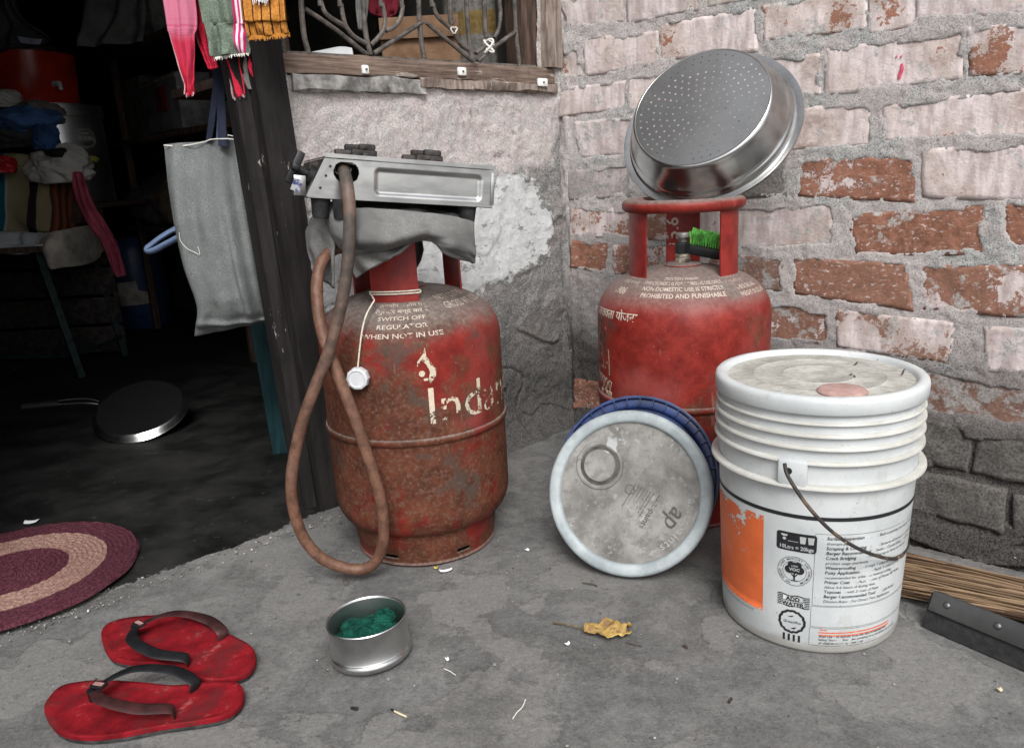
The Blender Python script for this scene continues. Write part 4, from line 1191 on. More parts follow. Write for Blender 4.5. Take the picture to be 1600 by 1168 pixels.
yaw = math.radians(22)
sx_ = CR * math.cos(math.radians(4.3)) - CU * math.sin(math.radians(4.3))
fw = np.array([0, 1.0, 0]); sx_ = sx_ * math.cos(yaw) + fw * math.sin(yaw); sx_ /= np.linalg.norm(sx_)
sy_ = np.array([-math.sin(yaw), math.cos(yaw), 0.0]); sy_ -= sx_ * (sy_ @ sx_); sy_ /= np.linalg.norm(sy_)
sz_ = np.cross(sx_, sy_)
so = aty(636, 287, 1.243)
stove = thing('gas_stove', 'steel gas stove box with black knob resting on the cloth covered cylinder', 'stove', so, np.array([sx_, sy_, sz_]).T.tolist())
WL, WR, HT, DP = -.150, .142, .029, .25
SLOPE = .026
# the long side facing the yard: pressed panel and inlet slot
nu, nv = 230, 50
a, b = np.meshgrid(np.linspace(0, 1, nu), np.linspace(0, 1, nv), indexing='ij')
zf = -HT + 2 * HT * b; xl = WL + SLOPE * b; xf = xl + (WR - xl) * a
def rr_sd(x, z, cx, cz, hx_, hz_, r):
    qx, qz = np.abs(x - cx) - hx_ + r, np.abs(z - cz) - hz_ + r
    return np.minimum(np.maximum(qx, qz), 0) + np.hypot(np.maximum(qx, 0), np.maximum(qz, 0)) - r
pd = rr_sd(xf, zf, .036, .000, .084, .0180, .006)
slot = rr_sd(xf, zf, -.093, .011, .019, .0145, .0135)
yf = .0042 * sstep(.0035, -.0035, pd) + .0005 * fbm(xf, zf, 20, 2, 3) - .003 * np.exp(-(slot / .003) ** 2) * 0
ctr = .25 * (slot[:-1, :-1] + slot[1:, 1:] + slot[:-1, 1:] + slot[1:, :-1])
V = np.stack([xf, yf, zf], -1).reshape(-1, 3)
used, F = compact(V, grid_faces(nu, nv, ctr > 0))
mesh_obj('side_panel', V[used], F, M_ALU, stove, sharp=40)
# rest of the shell
t_ = .0012
TL, TR, BL, BR_ = (WL + SLOPE, HT), (WR, HT), (WL, -HT), (WR, -HT)
def slab(p, q, y0, y1, th):
    p, q = np.array(p), np.array(q); d = q - p; n = np.array([-d[1], d[0]]) / np.linalg.norm(d) * th
    pts = [p, q, q - n, p - n]
    V = [(x, y0, z) for x, z in pts] + [(x, y1, z) for x, z in pts]
    return V, [[0, 1, 2, 3], [7, 6, 5, 4], [0, 4, 5, 1], [1, 5, 6, 2], [2, 6, 7, 3], [3, 7, 4, 0]]
mb = MB()
mb.add(slab((TL[0] - .001, HT + .0015), (TR[0] + .002, HT + .0015), -.0025, DP, -.0014)).add(slab((TL[0] - .001, HT + .0015), (TR[0] + .002, HT + .0015), -.0028, -.0022, -.006))
mb.obj('top_plate', M_ALU, stove, smooth=False)
slab_b = MB().add(slab(BL, BR_, .003, DP, .001)); slab_b.obj('bottom_plate', M_CAST, stove, smooth=False)
MB().add(slab(BR_, TR, .0005, DP, -.001)).obj('end_plate', M_ALU, stove, smooth=False)
tab = MB().add(bbox(.0016, .008, .050, .0005, (WR + .0012, .004, .0))).add(bbox(.006, .0016, .050, .0005, (WR - .002, -.0016, .0)))
tab.obj('corner_tab', M_ALU, stove)
MB().add(slab((BL[0] - .0005, BL[1]), (TL[0] - .0005, TL[1]), .0, DP, .001)).obj('control_panel', plain('dark_stove_panel', (.05, .045, .042), .4, .4, .4, 40, .2), stove, smooth=False)
MB().add([(WL - .002, -.0012, -HT + .004), (WL + .010, -.0012, -HT + .004), (TL[0] + .006, -.0012, HT), (TL[0] - .002, -.0012, HT)] and ([(WL - .0018, -.0014, -HT + .002), (WL + .009, -.0014, -HT + .002), (TL[0] + .008, -.0014, HT), (TL[0] - .0018, -.0014, HT)], [[0, 1, 2, 3]])).obj('edge_strip', m_steel('bright_edge', .45, .25, .4, 2, .2), stove, smooth=False)
for z in (-.014, .004, .018):
    MB().add(lathe([(0, .001), (.0016, .0008), (.002, 0)], 10), np.array([[1, 0, 0], [0, 0, -1], [0, 1, 0.]]), (WL + .012 + (z + HT) * .45, -.0015, z)).obj('rivet', M_CAST, stove)
mb = MB().add(slab((WL + .01, -HT + .003), (WR - .003, -HT + .003), DP - .001, DP, .05 * 0 + .001)); 
MB().add(bbox(.11, .002, .05, 0, (-.085, .055, 0))).obj('inner_baffle', M_CAST, stove, smooth=False)
for x, y in ((-.128, .02), (-.098, .006), (.106, .02), (-.10, .24), (.11, .24)):
    MB().add(lathe([(0, -.026), (.0105, -.026), (.0125, -.022), (.0145, 0), (.0155, .004), (0, .004)], 24), None, (x, y, -HT - .004)).obj('rubber_foot', M_RUB, stove)
for x, w_, y in ((-.062, .050, .13), (-.048, .036, .10), (.052, .048, .14), (.064, .040, .11)):
    mb = MB()
    mb.add(bbox(w_ * 1.15, .014, .022, .003, (x, y, HT + .011))).add(bbox(.014, w_ * 2, .016, .003, (x, y + .01, HT + .008))).add(bbox(w_ * .75, .014, .010, .003, (x + w_ * .12, y, HT + .026)))
    mb.obj('pan_support', M_CAST, stove)
# knob: shaft and cross handle
nk = np.array([-(2 * HT), 0, SLOPE]); nk /= np.linalg.norm(nk)
kb = np.array([WL + SLOPE * .55, .055, .003])
sh = MB().add(tube([kb - nk * .004, kb + nk * .026], .0065, 14)).add(tube([kb, kb + nk * .008], .016, 20))
kn = sh.obj('knob', M_BLACK, stove)
e1 = np.array([.38, 0, .92]); e1 -= nk * (e1 @ nk); e1 /= np.linalg.norm(e1); e2 = np.cross(nk, e1)
KM = rect_frame([e1, e2, nk])
MB().add(bbox(.052, .010, .013, .003), KM, kb + nk * .029).add(bbox(.010, .040, .012, .003), KM, kb + nk * .0292).obj('cross_handle', M_BLACK, kn)
stk = NT('sticker_blue', .5); M_STK = stk.out(stk.mix(stk.step(stk.noise(90), .45, .55), (.03, .035, .12), (.30, .30, .32)))
MB().add(bbox(.014, .0012, .018, 0), None, (0, 0, 0)).obj('sticker', M_STK, stove).matrix_local = Matrix.Translation(Vector((WL - .012, .030, -.012))) @ Matrix.Rotation(.3, 4, 'Y')
bkt = MB().add(bbox(.018, .004, .03, .001, (WL - .006, .045, -.012))); bkt.obj('knob_bracket', M_ALU, stove)

# regulator on the first cylinder's valve
rg = thing('gas_regulator', 'black gas regulator on the valve under the grey cloth', 'regulator', C1 + np.array([0, 0, zt + .03]))
mesh_obj('regulator_body', *lathe([(0, .066), (.020, .066), (.034, .058), (.036, .030), (.030, .012), (.022, .0), (0, 0)], 28), M_BLACK, rg)
mesh_obj('outlet_nozzle', *tube([(-.02, -.01, .03), (-.06, -.03, .03), (-.085, -.04, .03)], [.011, .009, .0065], 12), M_BLACK, rg)

def m_hose():
    t = NT('rubber_hose', .55, 0, .35)
    g = t.attr('hl'); n = t.noise(50, 5, .65)
    c = t.mix(t.step(t.math('ADD', g, t.math('MULTIPLY', t.math('SUBTRACT', n, .5), .12)), .10, .34), t.mix(n, (.045, .038, .033), (.085, .07, .06)), t.mix(n, (.085, .040, .024), (.175, .085, .055)))
    c = t.mix(t.math('MULTIPLY', t.step(t.noise(14, 3, .5), .55, .7), .5), c, (.19, .11, .08))
    c = t.mix(t.math('MULTIPLY', t.grain(160, .5, .64), .5), c, (.04, .028, .02))
    t.bump(n, .5, .002)
    return t.out(c)
hp = [(532, 258, 1.245), (538, 270, 1.215), (543, 292, 1.188), (546, 325, 1.176), (546, 370, 1.172), (541, 430, 1.170), (530, 490, 1.166), (514, 548, 1.162), (492, 605, 1.160), (474, 655, 1.160), (461, 708, 1.162), (455, 755, 1.165), (460, 800, 1.170), (476, 842, 1.176),
      (505, 873, 1.182), (545, 888, 1.187), (573, 887, 1.189), (590, 872, 1.187), (599, 842, 1.180), (598, 800, 1.174), (588, 755, 1.170), (572, 705, 1.168), (554, 652, 1.170), (536, 606, 1.174), (519, 562, 1.180), (504, 520, 1.190), (496, 475, 1.205), (496, 435, 1.220), (506, 404, 1.240), (527, 388, 1.262), (556, 388, 1.285), (590, 398, 1.305)]
hpts = smooth_path([aty(*q) for q in hp] + [C1 + np.array([-.085, -.04, zt + .06])], per=7)
hose = thing('gas_hose', 'long brown rubber gas hose looping from the stove down to the floor', 'hose', hpts[len(hpts) // 2] * np.array([1, 1, 0]))
HV, HF = tube(hpts, .0094, 16)
o = mesh_obj('hose_tube', np.array(HV) - np.array(hose.location), HF, None, hose, attrs={'hl': np.repeat(np.linspace(0, 1, len(hpts)), 16)})
o.data.materials.append(m_hose())
cl_ = aty(536, 266, 1.222)
rg_ = [cl_ + .0118 * (CR * math.cos(t) + np.cross(CR, [0, .5, -.85]) * math.sin(t)) for t in np.linspace(0, 2 * math.pi, 20)[:-1]]
mesh_obj('clamp_wire', *tube([q - np.array(hose.location) for q in rg_], .0015, 6, closed=True), M_IRON, hose)
mesh_obj('tie_wire', *tube(smooth_path([np.array(q) - np.array(hose.location) for q in (gp(538, 896, .014), gp(540, 900, .004), gp(536, 908, .003), gp(540, 913, .004), gp(545, 908, .003), gp(538, 903, .003))], per=6), .0006, 5), M_IRON, hose)

# ------------------------------------------------------------------ two lids leaning on the corner cylinder
def m_lid():
    t = NT('dirty_lid_plastic', .6, 0, .35)
    a = t.noise(11, 7, .65); b = t.noise(55, 6, .7); f = t.noise(220, 4, .7)
    c = t.mix(t.step(a, .33, .66), (.10, .096, .088), (.26, .252, .236))
    c = t.mix(t.math('MULTIPLY', t.step(b, .50, .66), .55), c, (.14, .135, .125))
    c = t.mix(t.math('MULTIPLY', t.step(t.noise(17, 4, .6, t.map(loc=(3, 3, 3))), .63, .67), .85), c, (.36, .37, .37))
    c = t.mix(t.math('MULTIPLY', t.step(t.noise(34, 8, .78, t.map(loc=(1, 6, 2))), .53, .60), .5), c, (.09, .086, .08))
    c = t.mix(t.math('MULTIPLY', t.step(t.noise(48, 7, .75, t.map(loc=(8, 2, 2))), .58, .63), .45), c, (.34, .335, .32))
    c = t.mix(t.step(f, .64, .68), c, (.06, .058, .055))
    t.bump(b, .25, .0012)
    return t.out(c)
def m_lidrim():
    t = NT('pale_rim_plastic', .5, 0, .4)
    a = t.noise(16, 6, .65); f = t.noise(150, 4, .7)
    c = t.mix(a, (.22, .25, .26), (.38, .42, .43))
    c = t.mix(t.math('MULTIPLY', t.step(f, .58, .70), .6), c, (.25, .25, .24))
    return t.out(c)
M_LID = m_lid(); M_LRIM = m_lidrim()
M_BLUE = plain('blue_lid_plastic', (.018, .034, .11), .4, 0, .35, 30, .1)
def lid(label, center, n, top, rimmat, discmat, ribs):
    n = np.array(n, float); n /= np.linalg.norm(n)
    x = np.cross(top, n); x /= np.linalg.norm(x); y = np.cross(n, x)
    root = thing('paint_tub_lid', label, 'lid', center, np.array([x, y, n]).T.tolist(), 'tub lids leaning together')
    R_ = .1365
    rim = [(R_ - .021, .004), (R_ - .0195, .0085), (R_ - .016, .0105), (R_ - .006, .0105), (R_ - .002, .009), (R_, .005), (R_, -.010), (R_ - .003, -.0105), (R_ - .004, .002), (R_ - .021, -.002)]
    ro = mesh_obj('rim', *lathe(rim, 112, closed=True), rimmat, root, sharp=50)
    disc = [(0, .0034), (R_ - .031, .0034), (R_ - .024, .0028), (R_ - .0205, .0035), (R_ - .0205, -.002), (0, -.002)]
    mesh_obj('disc', *lathe(disc, 112), discmat, root, sharp=50)
    if ribs:
        for k in range(36):
            a = 2 * math.pi * k / 36
            b = bbox(.012, .0016, .008, 0, (R_ - .009, 0, .0125))
            c_, s_2 = math.cos(a), math.sin(a)
            mesh_obj('rib', np.array(b[0]) @ np.array([[c_, -s_2, 0], [s_2, c_, 0], [0, 0, 1]]).T, b[1], rimmat, ro, smooth=False)
        ri = [(R_ - .0035, .0165), (R_ - .001, .0170), (R_ + .001, .0165), (R_ + .001, .008), (R_ - .0035, .008)]
        mesh_obj('outer_lip', *lathe(ri, 112, closed=True), rimmat, ro)
    return root, x, y, n
# tilt: leaning back, turned a little to the left
ln = -(F_ * .93) + CR * -.30 + UP * .26; ln = ln / np.linalg.norm(ln)
ln = np.array([-.32, -.86, .40]); ln /= np.linalg.norm(ln)
tdir = UP - ln * (UP @ ln); tdir /= np.linalg.norm(tdir)
foot = gp(974, 905)
lc = foot + tdir * .1365 + ln * .0 + UP * .006
lid1, lx, ly, lnn = lid('pale grey dirty round lid with a plug cap, leaning in front of the blue lid', lc, ln, UP, M_LRIM, M_LID, False)
# second lid, just behind
l2n = np.array([-.30, -.86, .42]); l2n /= np.linalg.norm(l2n)
t2 = UP - l2n * (UP @ l2n); t2 /= np.linalg.norm(t2)
foot2 = foot - np.array(ln) * .036 + np.array([.010, .012, 0]); foot2[2] = 0.012
lid('dark blue ribbed round lid tucked behind the pale grey lid', foot2 + t2 * .1365 + UP * .004, l2n, UP, M_BLUE, M_BLUE, True)
# plug cap in a round recess, upper left
def lid_xy(px, py):
    r = ray(px, py); t_3 = ((lc + lnn * .0035 - CAM) @ lnn) / (r @ lnn); P = CAM + r * t_3 - lc
    return np.array([P @ lx, P @ ly])
pc = lid_xy(937, 727)
mesh_obj('plug_collar', *(lambda q: (np.array(q[0]) + [pc[0], pc[1], 0], q[1]))(lathe([(.041, .0034), (.039, .0056), (.036, .006), (.034, .0045), (.033, .0036)], 48)), M_LID, lid1)
mesh_obj('plug_cap', *(lambda q: (np.array(q[0]) + [pc[0], pc[1], 0], q[1]))(lathe([(0, .0078), (.022, .0074), (.026, .0068), (.0275, .0052), (.0278, .0035)], 48)), M_LID, lid1)
gdark = plain('groove_dark', (.07, .066, .06), .9, 0, .3, 60)  # darker tone for the ring between plug cap and collar
mesh_obj('plug_groove', *(lambda q: (np.array(q[0]) + [pc[0], pc[1], 0], q[1]))(lathe([(.0279, .0037), (.0332, .0037)], 48)), gdark, lid1)
M_LDARK = m_printed('moulded_grime', (.075, .07, .064), .56, 120); M_LGREY = m_printed('moulded_pale', (.33, .33, .32), .55, 120)
def flat_lay(z): return lambda x, y: (x, y, z)
# lettering runs down-left along the lower right edge
A_, B_ = lid_xy(1076, 790), lid_xy(1030, 862)
d_ = B_ - A_; rt = math.atan2(d_[1], d_[0])
p = Print(); cxy = lid_xy(985, 768); Ra = .098
ang0 = math.atan2(*(lid_xy(1074, 782) - np.array([0, 0]))[::-1])
for k, ch in enumerate('asianpaints'):
    a = ang0 - k * .088
    p.text(ch, Ra * math.cos(a), Ra * math.sin(a), .019, .006, 'CENTER', rot=a - math.pi / 2 )
p.lay('moulded_lettering', flat_lay(.0040), M_LGREY, lid1, 0)
p = Print(); q = lid_xy(1044, 803)
p.text('ap', q[0], q[1], .042, .008, 'CENTER', rot=rt, shear=.2, sx=.9)
q = lid_xy(1030, 772); p.text('asianpaints', q[0], q[1], .0145, .008, rot=rt)
p.lay('moulded_logo', flat_lay(.0042), M_LDARK, lid1, 0)
p = Print()
for k in range(7):
    q = lid_xy(1022 - 4.6 * k, 770 - 2.5 * k); c_, n_ = math.cos(rt), math.sin(rt); p.stroke([(q[0] + c_ * u_k, q[1] + n_ * u_k) for u_k in np.linspace(0, .045 - .004 * (k % 3), 5)], .0011)
q = lid_xy(984, 764); p.ring(q[0], q[1], .0075, .0011, 20)
p.lay('moulded_small_print', flat_lay(.0044), M_LDARK, lid1, 0)

# ------------------------------------------------------------------ white paint bucket
CB = np.array([.426, 1.046, 0.0])
fb = math.atan2(-CB[1], -CB[0])
def m_bucket():
    t = NT('white_bucket_plastic', .42, 0, .45)
    a = t.noise(9, 6, .65); f = t.noise(180, 4, .7); z = t.xyz()[2]
    c = t.mix(a, (.42, .44, .442), (.52, .54, .54))
    g = t.math('ADD', t.step(z, .035, .0), t.math('MULTIPLY', t.math('SUBTRACT', t.noise(30, 6, .7), .5), 1.1))
    c = t.mix(t.math('MULTIPLY', t.step(g, .35, .9), .75), c, (.27, .25, .22))
    c = t.mix(t.math('MULTIPLY', t.step(t.noise(26, 7, .72, t.map((1, 1, .5))), .54, .70), .40), c, (.33, .315, .285))
    c = t.mix(t.step(f, .66, .70), c, (.20, .18, .16))
    return t.out(c)
def m_ridge():
    t = NT('yellowed_ridge_plastic', .5, 0, .4)
    a = t.noise(14, 6, .65); f = t.noise(140, 4, .7)
    c = t.mix(a, (.38, .375, .34), (.52, .515, .485))
    c = t.mix(t.math('MULTIPLY', t.step(f, .55, .72), .5), c, (.36, .33, .28))
    return t.out(c)
def m_lidtop():
    t = NT('dusty_lid_top', .75, 0, .25)
    a = t.noise(22, 9, .78); b = t.noise(70, 7, .78, t.map((1, 3, 1)))
    c = t.mix(a, (.28, .27, .24), (.46, .452, .42))
    c = t.mix(t.math('MULTIPLY', t.step(b, .50, .60), .55), c, (.16, .145, .115))
    c = t.mix(t.step(t.noise(190, 3, .7), .69, .72), c, (.14, .11, .08))
    t.bump(b, .2, .001)
    return t.out(c)
M_BKT = m_bucket(); M_RDG = m_ridge(); M_LTOP = m_lidtop()
bucket = thing('paint_bucket', 'large white lidded paint bucket with orange label and wire handle', 'bucket', CB)
def br_(z): return .1225 + (.1325 - .1225) * min(z, .26) / .26
mesh_obj('body', *lathe([(0, .003), (.115, .003), (.119, .0), (.1215, .002), (br_(.006), .006), (br_(.06), .06), (br_(.12), .12), (br_(.18), .18), (br_(.24), .24), (.1325, .26), (.1325, .347)], 128), M_BKT, bucket, sharp=50)
def flange(z, ro, th=.0028, drop=.0):
    return lathe([(.1325, z + th), (ro - .001, z + th), (ro, z + th * .6), (ro + .0004, z - drop), (ro - .0012, z - drop - .0004), (ro - .002, z - .0005), (.1325, z - .001)], 128)
for z, ro, dr in ((.2475, .1425, .001), (.280, .1385, .001), (.2995, .1380, .001), (.3165, .1378, .001), (.3315, .1368, .0)):
    mesh_obj('ridge', *flange(z, ro, .003, dr), M_RDG, bucket, sharp=60)
RL = .1385
lidb = mesh_obj('lid', *lathe([(.1335, .3445), (RL - .001, .3445), (RL, .3460), (RL + .0006, .360), (RL - .0005, .3645), (RL - .003, .3670), (RL - .010, .3676), (RL - .0135, .3660), (RL - .0150, .363), (RL - .0165, .3605)], 128), M_BKT, bucket, sharp=60)
mesh_obj('lid_top', *lathe([(0, .3618), (.045, .3616), (.0465, .3624), (.048, .3614), (.085, .3611), (.0865, .3619), (.088, .3609), (RL - .021, .3606), (RL - .0165, .3605)], 96), M_LTOP, lidb)
q = gp(1316, 612, .361) - CB
plug = lathe([(0, .0035), (.026, .0034), (.029, .0025), (.031, .0005), (.031, -.004)], 40)
mesh_obj('lid_plug', np.array(plug[0]) + [q[0], q[1], .3622], plug[1], plain('pink_stained_plug', (.36, .23, .205), .7, 0, .2, 40), lidb)
spk = MB(); rr = random.Random(8)
M_BITS = plain('dark_bits', (.05, .035, .025), .9, 0, .4, 90)
# handle ear and wire bail
def on_b(px, py, z, r):
    a = fb + math.asin(max(-.999, min(.999, px))); return None
ea = fb + math.radians(-10.5)
er = np.array([math.cos(ea), math.sin(ea), 0]); et = np.array([-math.sin(ea), math.cos(ea), 0])
EM = rect_frame([et, er, UP])
mesh_obj('handle_ear', *(lambda b: (np.array(b[0]) @ EM.T + er * .1355 + UP * .2655, b[1]))(bbox(.036, .012, .036, .003)), M_BKT, bucket)
hole_ = er * .1415 + UP * .268 + et * -.004
def m_wire():
    t = NT('bail_wire', .6, .2, .4)
    n = t.noise(45, 5, .6)
    c = t.mix(t.step(n, .5, .66), (.035, .03, .028), (.14, .09, .06))
    c = t.mix(t.step(t.noise(38, 4, .6, t.map(loc=(2, 5, 1))), .60, .66), c, (.38, .32, .16))
    return t.out(c)
bw = []
for (x, y, Yd) in ((1226, 724, .905), (1232, 745, .893), (1262, 790, .882), (1300, 830, .878), (1340, 856, .885), (1378, 870, .905), (1402, 871, .935), (1415, 858, .970), (1418, 835, 1.01)):
    bw.append(aty(x, y, Yd) - CB)
e3 = np.array([math.cos(ea + math.pi), math.sin(ea + math.pi), 0]) * .139 + UP * .268
bw += [np.array([.1445, .02, .19]), np.array([.12, .085, .235]), e3]
mesh_obj('wire_handle', *tube(smooth_path(bw, per=8), .0024, 10), m_wire(), bucket)
mesh_obj('ear_hole', *(lambda q: (np.array(q[0]) @ rect_frame([et, UP, er]).T + er * .1418 + UP * .269 + et * -.004, q[1]))(lathe([(0, 0), (.0045, 0), (.005, -.002)], 16)), M_BLACK, bucket)
# label artwork, laid on the cone: x along the round (m, 0 = facing camera), y = height
def lay_b(x, y):
    r = br_(y) + .0005; a = fb + x / .127
    return (r * math.cos(a), r * math.sin(a), y)
M_INK = m_printed('label_black', (.018, .018, .02), .63, 60, .5); M_ORG = m_printed('label_orange', (.66, .135, .04), .548, 30, .5)
M_INK2 = m_printed('label_small_print', (.035, .035, .04), .60, 120, .5); M_INKO = m_printed('label_orange_print', (.68, .12, .04), .60, 120, .5)
M_PAPER = m_printed('label_white', (.45, .47, .47), .66, 60, .5)
p = Print()
p.rect(-.26, .2005, .26, .2060); p.lay('label_band', lay_b, M_INK, bucket)
p = Print()
p.rect(-.215, .0480, -.060, .1930); p.lay('label_orange_block', lay_b, M_ORG, bucket)
lay_i = lambda x, y: lay_b(x + .017, y + .0125)
lay_p = lambda x, y: lay_b(x + .008, y + .012)
p = Print()     # black icons
p.rrect(-.0585, .1395, -.0085, .1665, .004)
p.ring(-.0345, .110, .0215, .0006, 40); p.ring(-.0345, .110, .0150, .0005, 36)
for (dx, dy, r) in ((0, .005, .0085), (-.0065, .002, .006), (.0065, .002, .006), (-.004, .009, .005), (.004, .009, .005)): p.disc(-.0345 + dx, .110 + dy, r, 16)
p.poly([(-.0358, .096), (-.0332, .096), (-.0335, .110), (-.0355, .110)]); p.rect(-.040, .0955, -.029, .0965)
p.stroke([(-.0345, .101), (-.0385, .106)], .0014); p.stroke([(-.0345, .101), (-.0305, .106)], .0014)
for k in range(7): p.stroke([(-.0555 + .0042 * i, .0725 - .0027 * k + .0010 * math.sin(i * 1.25)) for i in range(11)], .0014)
p.ring(-.0355, .0325, .0165, .0034, 36, .0007)
p.poly([(-.041, .0395), (-.035, .042), (-.033, .0415), (-.037, .039)]); p.poly([(-.037, .0215), (-.031, .0245), (-.029, .0245), (-.032, .021)])
for k in range(5): p.rect(-.0485 + .0062 * k, -.0 + .0065 - .006 + .0, -.0458 + .0062 * k, .0005 + .0125) if False else None
for k in range(4): p.rect(-.0470 + .0068 * k, .0005 + .0015, -.0440 + .0068 * k, .0125)
for a in np.linspace(205, -25, 24):
    pass
t_circ = 'NO ADDED LEAD MERCURY AND CHROMIUM'
for k, ch in enumerate(t_circ):
    a = math.radians(250 - k * 9.4)
    p.text(ch, -.0345 + .0172 * math.cos(a), .110 + .0172 * math.sin(a), .0040, .01, 'CENTER', rot=a - math.pi / 2)
p.lay('label_icons', lay_i, M_INK, bucket)
p = Print()     # white inside the black icons
wht = lambda x, y: tuple(np.array(lay_i(x, y)) + np.array([math.cos(fb + (x + .017) / .127), math.sin(fb + (x + .017) / .127), 0]) * .0003)
p.text('10Ltrs = 20kgs', -.0335, .1425, .0078, .02, 'CENTER', sx=.92)
p.poly([(-.053, .1630), (-.044, .1630), (-.0455, .1600), (-.0515, .1600)]); p.disc(-.0485, .1565, .0022, 12)
for x in (-.0255, -.0155): p.poly([(x - .004, .1625), (x + .004, .1625), (x + .003, .1525), (x - .003, .1525)])
p.rect(-.0440, .1535, -.0310, .1542)
p.text('LOW', -.0345, .1165, .0035, .02, 'CENTER'); p.text('VOC', -.0345, .1105, .0062, .03, 'CENTER')
p.rect(-.048, .0650, -.022, .0712); p.rect(-.050, .0570, -.020, .0640)
p.lay('label_icon_white', wht, M_PAPER, bucket)['kind'] = 'stuff'
p = Print()
bl2 = lambda x, y: tuple(np.array(lay_i(x, y)) + np.array([math.cos(fb + (x + .017) / .127), math.sin(fb + (x + .017) / .127), 0]) * .0006)
p.text('ADD', -.035, .0652, .0082, .035, 'CENTER'); p.text('WATER', -.035, .0572, .0082, .035, 'CENTER'); p.text('GreenPro', -.0355, .0305, .0058, .004, 'CENTER', shear=.4)
p.lay('label_icon_words', bl2, M_INK, bucket)
p = Print()     # instruction panel
def box(x0, y0, x1, y1): p.stroke([(x0, y0), (x1, y0)], .0004); p.stroke([(x0, y1), (x1, y1)], .0004); p.stroke([(x0, y0), (x0, y1)], .0004)
box(-.0015, .0640, .165, .1700); box(-.0025, .0310, .165, .0625); box(-.0030, .0020, .165, .0290)
rows_ = [('Surface Inspection', ' - Before painting the interior walls, ensure'), ('', 'drainage pipes'), ('Scraping & Cleaning', ' - Remove all loose paint, oil and grease'), ('Berger Recommended', ' Sealer - Crystal filling up to 3mm'), ('Crack Bridging', ' - For filling up to 5mm on exterior'), ('', 'product usage guarantee'),
         ('Waterproofing', ' - If reqd. 1 coat of Dampstop'), ('Putty Application', ' - Apply 2 coats of Putty'), ('', 'recommended for enhanced waterproofing'), ('Primer Coat', ' - Apply 1 coat of Primer BP White'), ('', 'Allow 4-6 hours of drying time'), ('Topcoat', ' - with 2 coats of Paint'), ('Berger Recommended Tool', ' - Job Roller'), ('', 'Dilution Ratio - For Direct Two Application')]
for i, (bd, tx) in enumerate(rows_):
    y = .1620 - i * .00715; x = .012
    if bd:
        p.text(bd, x, y, .0064, .016, shear=.12); x += .0064 * .56 * len(bd)
    p.text(tx, x, y, .0056, .0, shear=.15)
for i, tx in enumerate(('Shelf Life - 36 months from the date of manufacture', 'Safety Norms - Store the container in a cool place out of reach', 'of children and away from heat')):
    p.text(tx, .009, .0150 - i * .0052, .0050, .008, shear=.1)
p.lay('label_small_print', lay_p, M_INK2, bucket)
p = Print()
p.text('Note:', .010, .0255, .0042, .01)
for i in range(2): p.stroke([(.009, .0225 - .0042 * i), (.06, .0225 - .0042 * i), (.12, .0225 - .0042 * i)], .0017)
p.lay('label_note_print', lay_p, M_INKO, bucket)
p = Print()
for i in range(2): scribble(p, -.20 + .01 * i, .036 - .0075 * i, .105, .0042, 21 + i)
p.lay('label_foot_print', lay_p, M_INK2, bucket)
# bits of dirt on the lid: dry curls
for i, (x0, y0, L, a) in enumerate(((1337, 573, .014, .5), (1411, 586, .024, .6), (1329, 590, .006, 0), (1335, 593, .006, 1.2), (1372, 566, .006, .4))):
    g = gp(x0, y0, .358)
    pts = [(g[0] + L * t * math.cos(a) , g[1] + L * t * math.sin(a) + .006 * math.sin(t * 3) * L / .02, .3628) for t in np.linspace(-.5, .5, 7)]
    o = mesh_obj('dry_stalk', *tube(pts, [.0004, .0011, .0006], 6), M_BITS)
    tag(o, ['short dark stalk lying near the far edge of the bucket lid', 'longest dark curl near the right edge of the bucket lid', 'tiny dark crumb left of two on the bucket lid', 'tiny dark crumb right of two on the bucket lid', 'tiny dark crumb closest to the far rim of the bucket lid'][i], 'debris', 'bits of dirt on the bucket lid')

# ------------------------------------------------------------------ stick broom and floor squeegee on the right
def m_stick():
    t = NT('palm_stick', .6, 0, .3)
    n = t.noise(30, 4, .6); o_r = t.attr('tone')
    c = t.mix(o_r, (.025, .012, .007), (.34, .235, .14))
    return t.out(t.mix(t.math('MULTIPLY', n, .5), c, (.10, .05, .025)))
broot = gp(1640, 935, 0)
broom = thing('stick_broom', 'broom of long thin brown palm sticks lying at the foot of the brick wall', 'broom', broot)
mb = MB(); tones = []; rr = random.Random(11)
for i in range(170):
    k = rr.random(); hgt = rr.uniform(.005, .036)
    a = gp(1406 + rr.uniform(-16, 10), 862 + 66 * k, .006 + .75 * hgt * (1 - abs(2 * k - 1) * .7))
    b = gp(1660 + rr.uniform(-10, 30), 918 + 62 * (k * .9 + rr.uniform(0, .1)), .008 + hgt * 1.1)
    c_ = (a + b) / 2 + np.array([rr.uniform(-.006, .006), rr.uniform(-.006, .006), rr.uniform(-.002, .003)])
    ext = b + (b - a) * rr.uniform(.45, .6)
    V, F = tube(smooth_path([a, c_, b, ext], per=4), [.0009, .0018, .0022, .0024], 5)
    mb.add((np.array(V) - broot, F)); tones += [rr.random()] * len(V)
o = mesh_obj('sticks', mb.V, mb.F, m_stick(), broom, attrs={'tone': tones}); o['kind'] = 'stuff'
a0 = gp(1690, 958, .018)
mesh_obj('binding', *tube([a0 + np.array([.02 * math.cos(t) * .3, .030 * math.cos(t), .022 + .022 * math.sin(t)]) - broot for t in np.linspace(0, 2 * math.pi, 25)[:-1]], .004, 8, closed=True), M_CORD, broom)

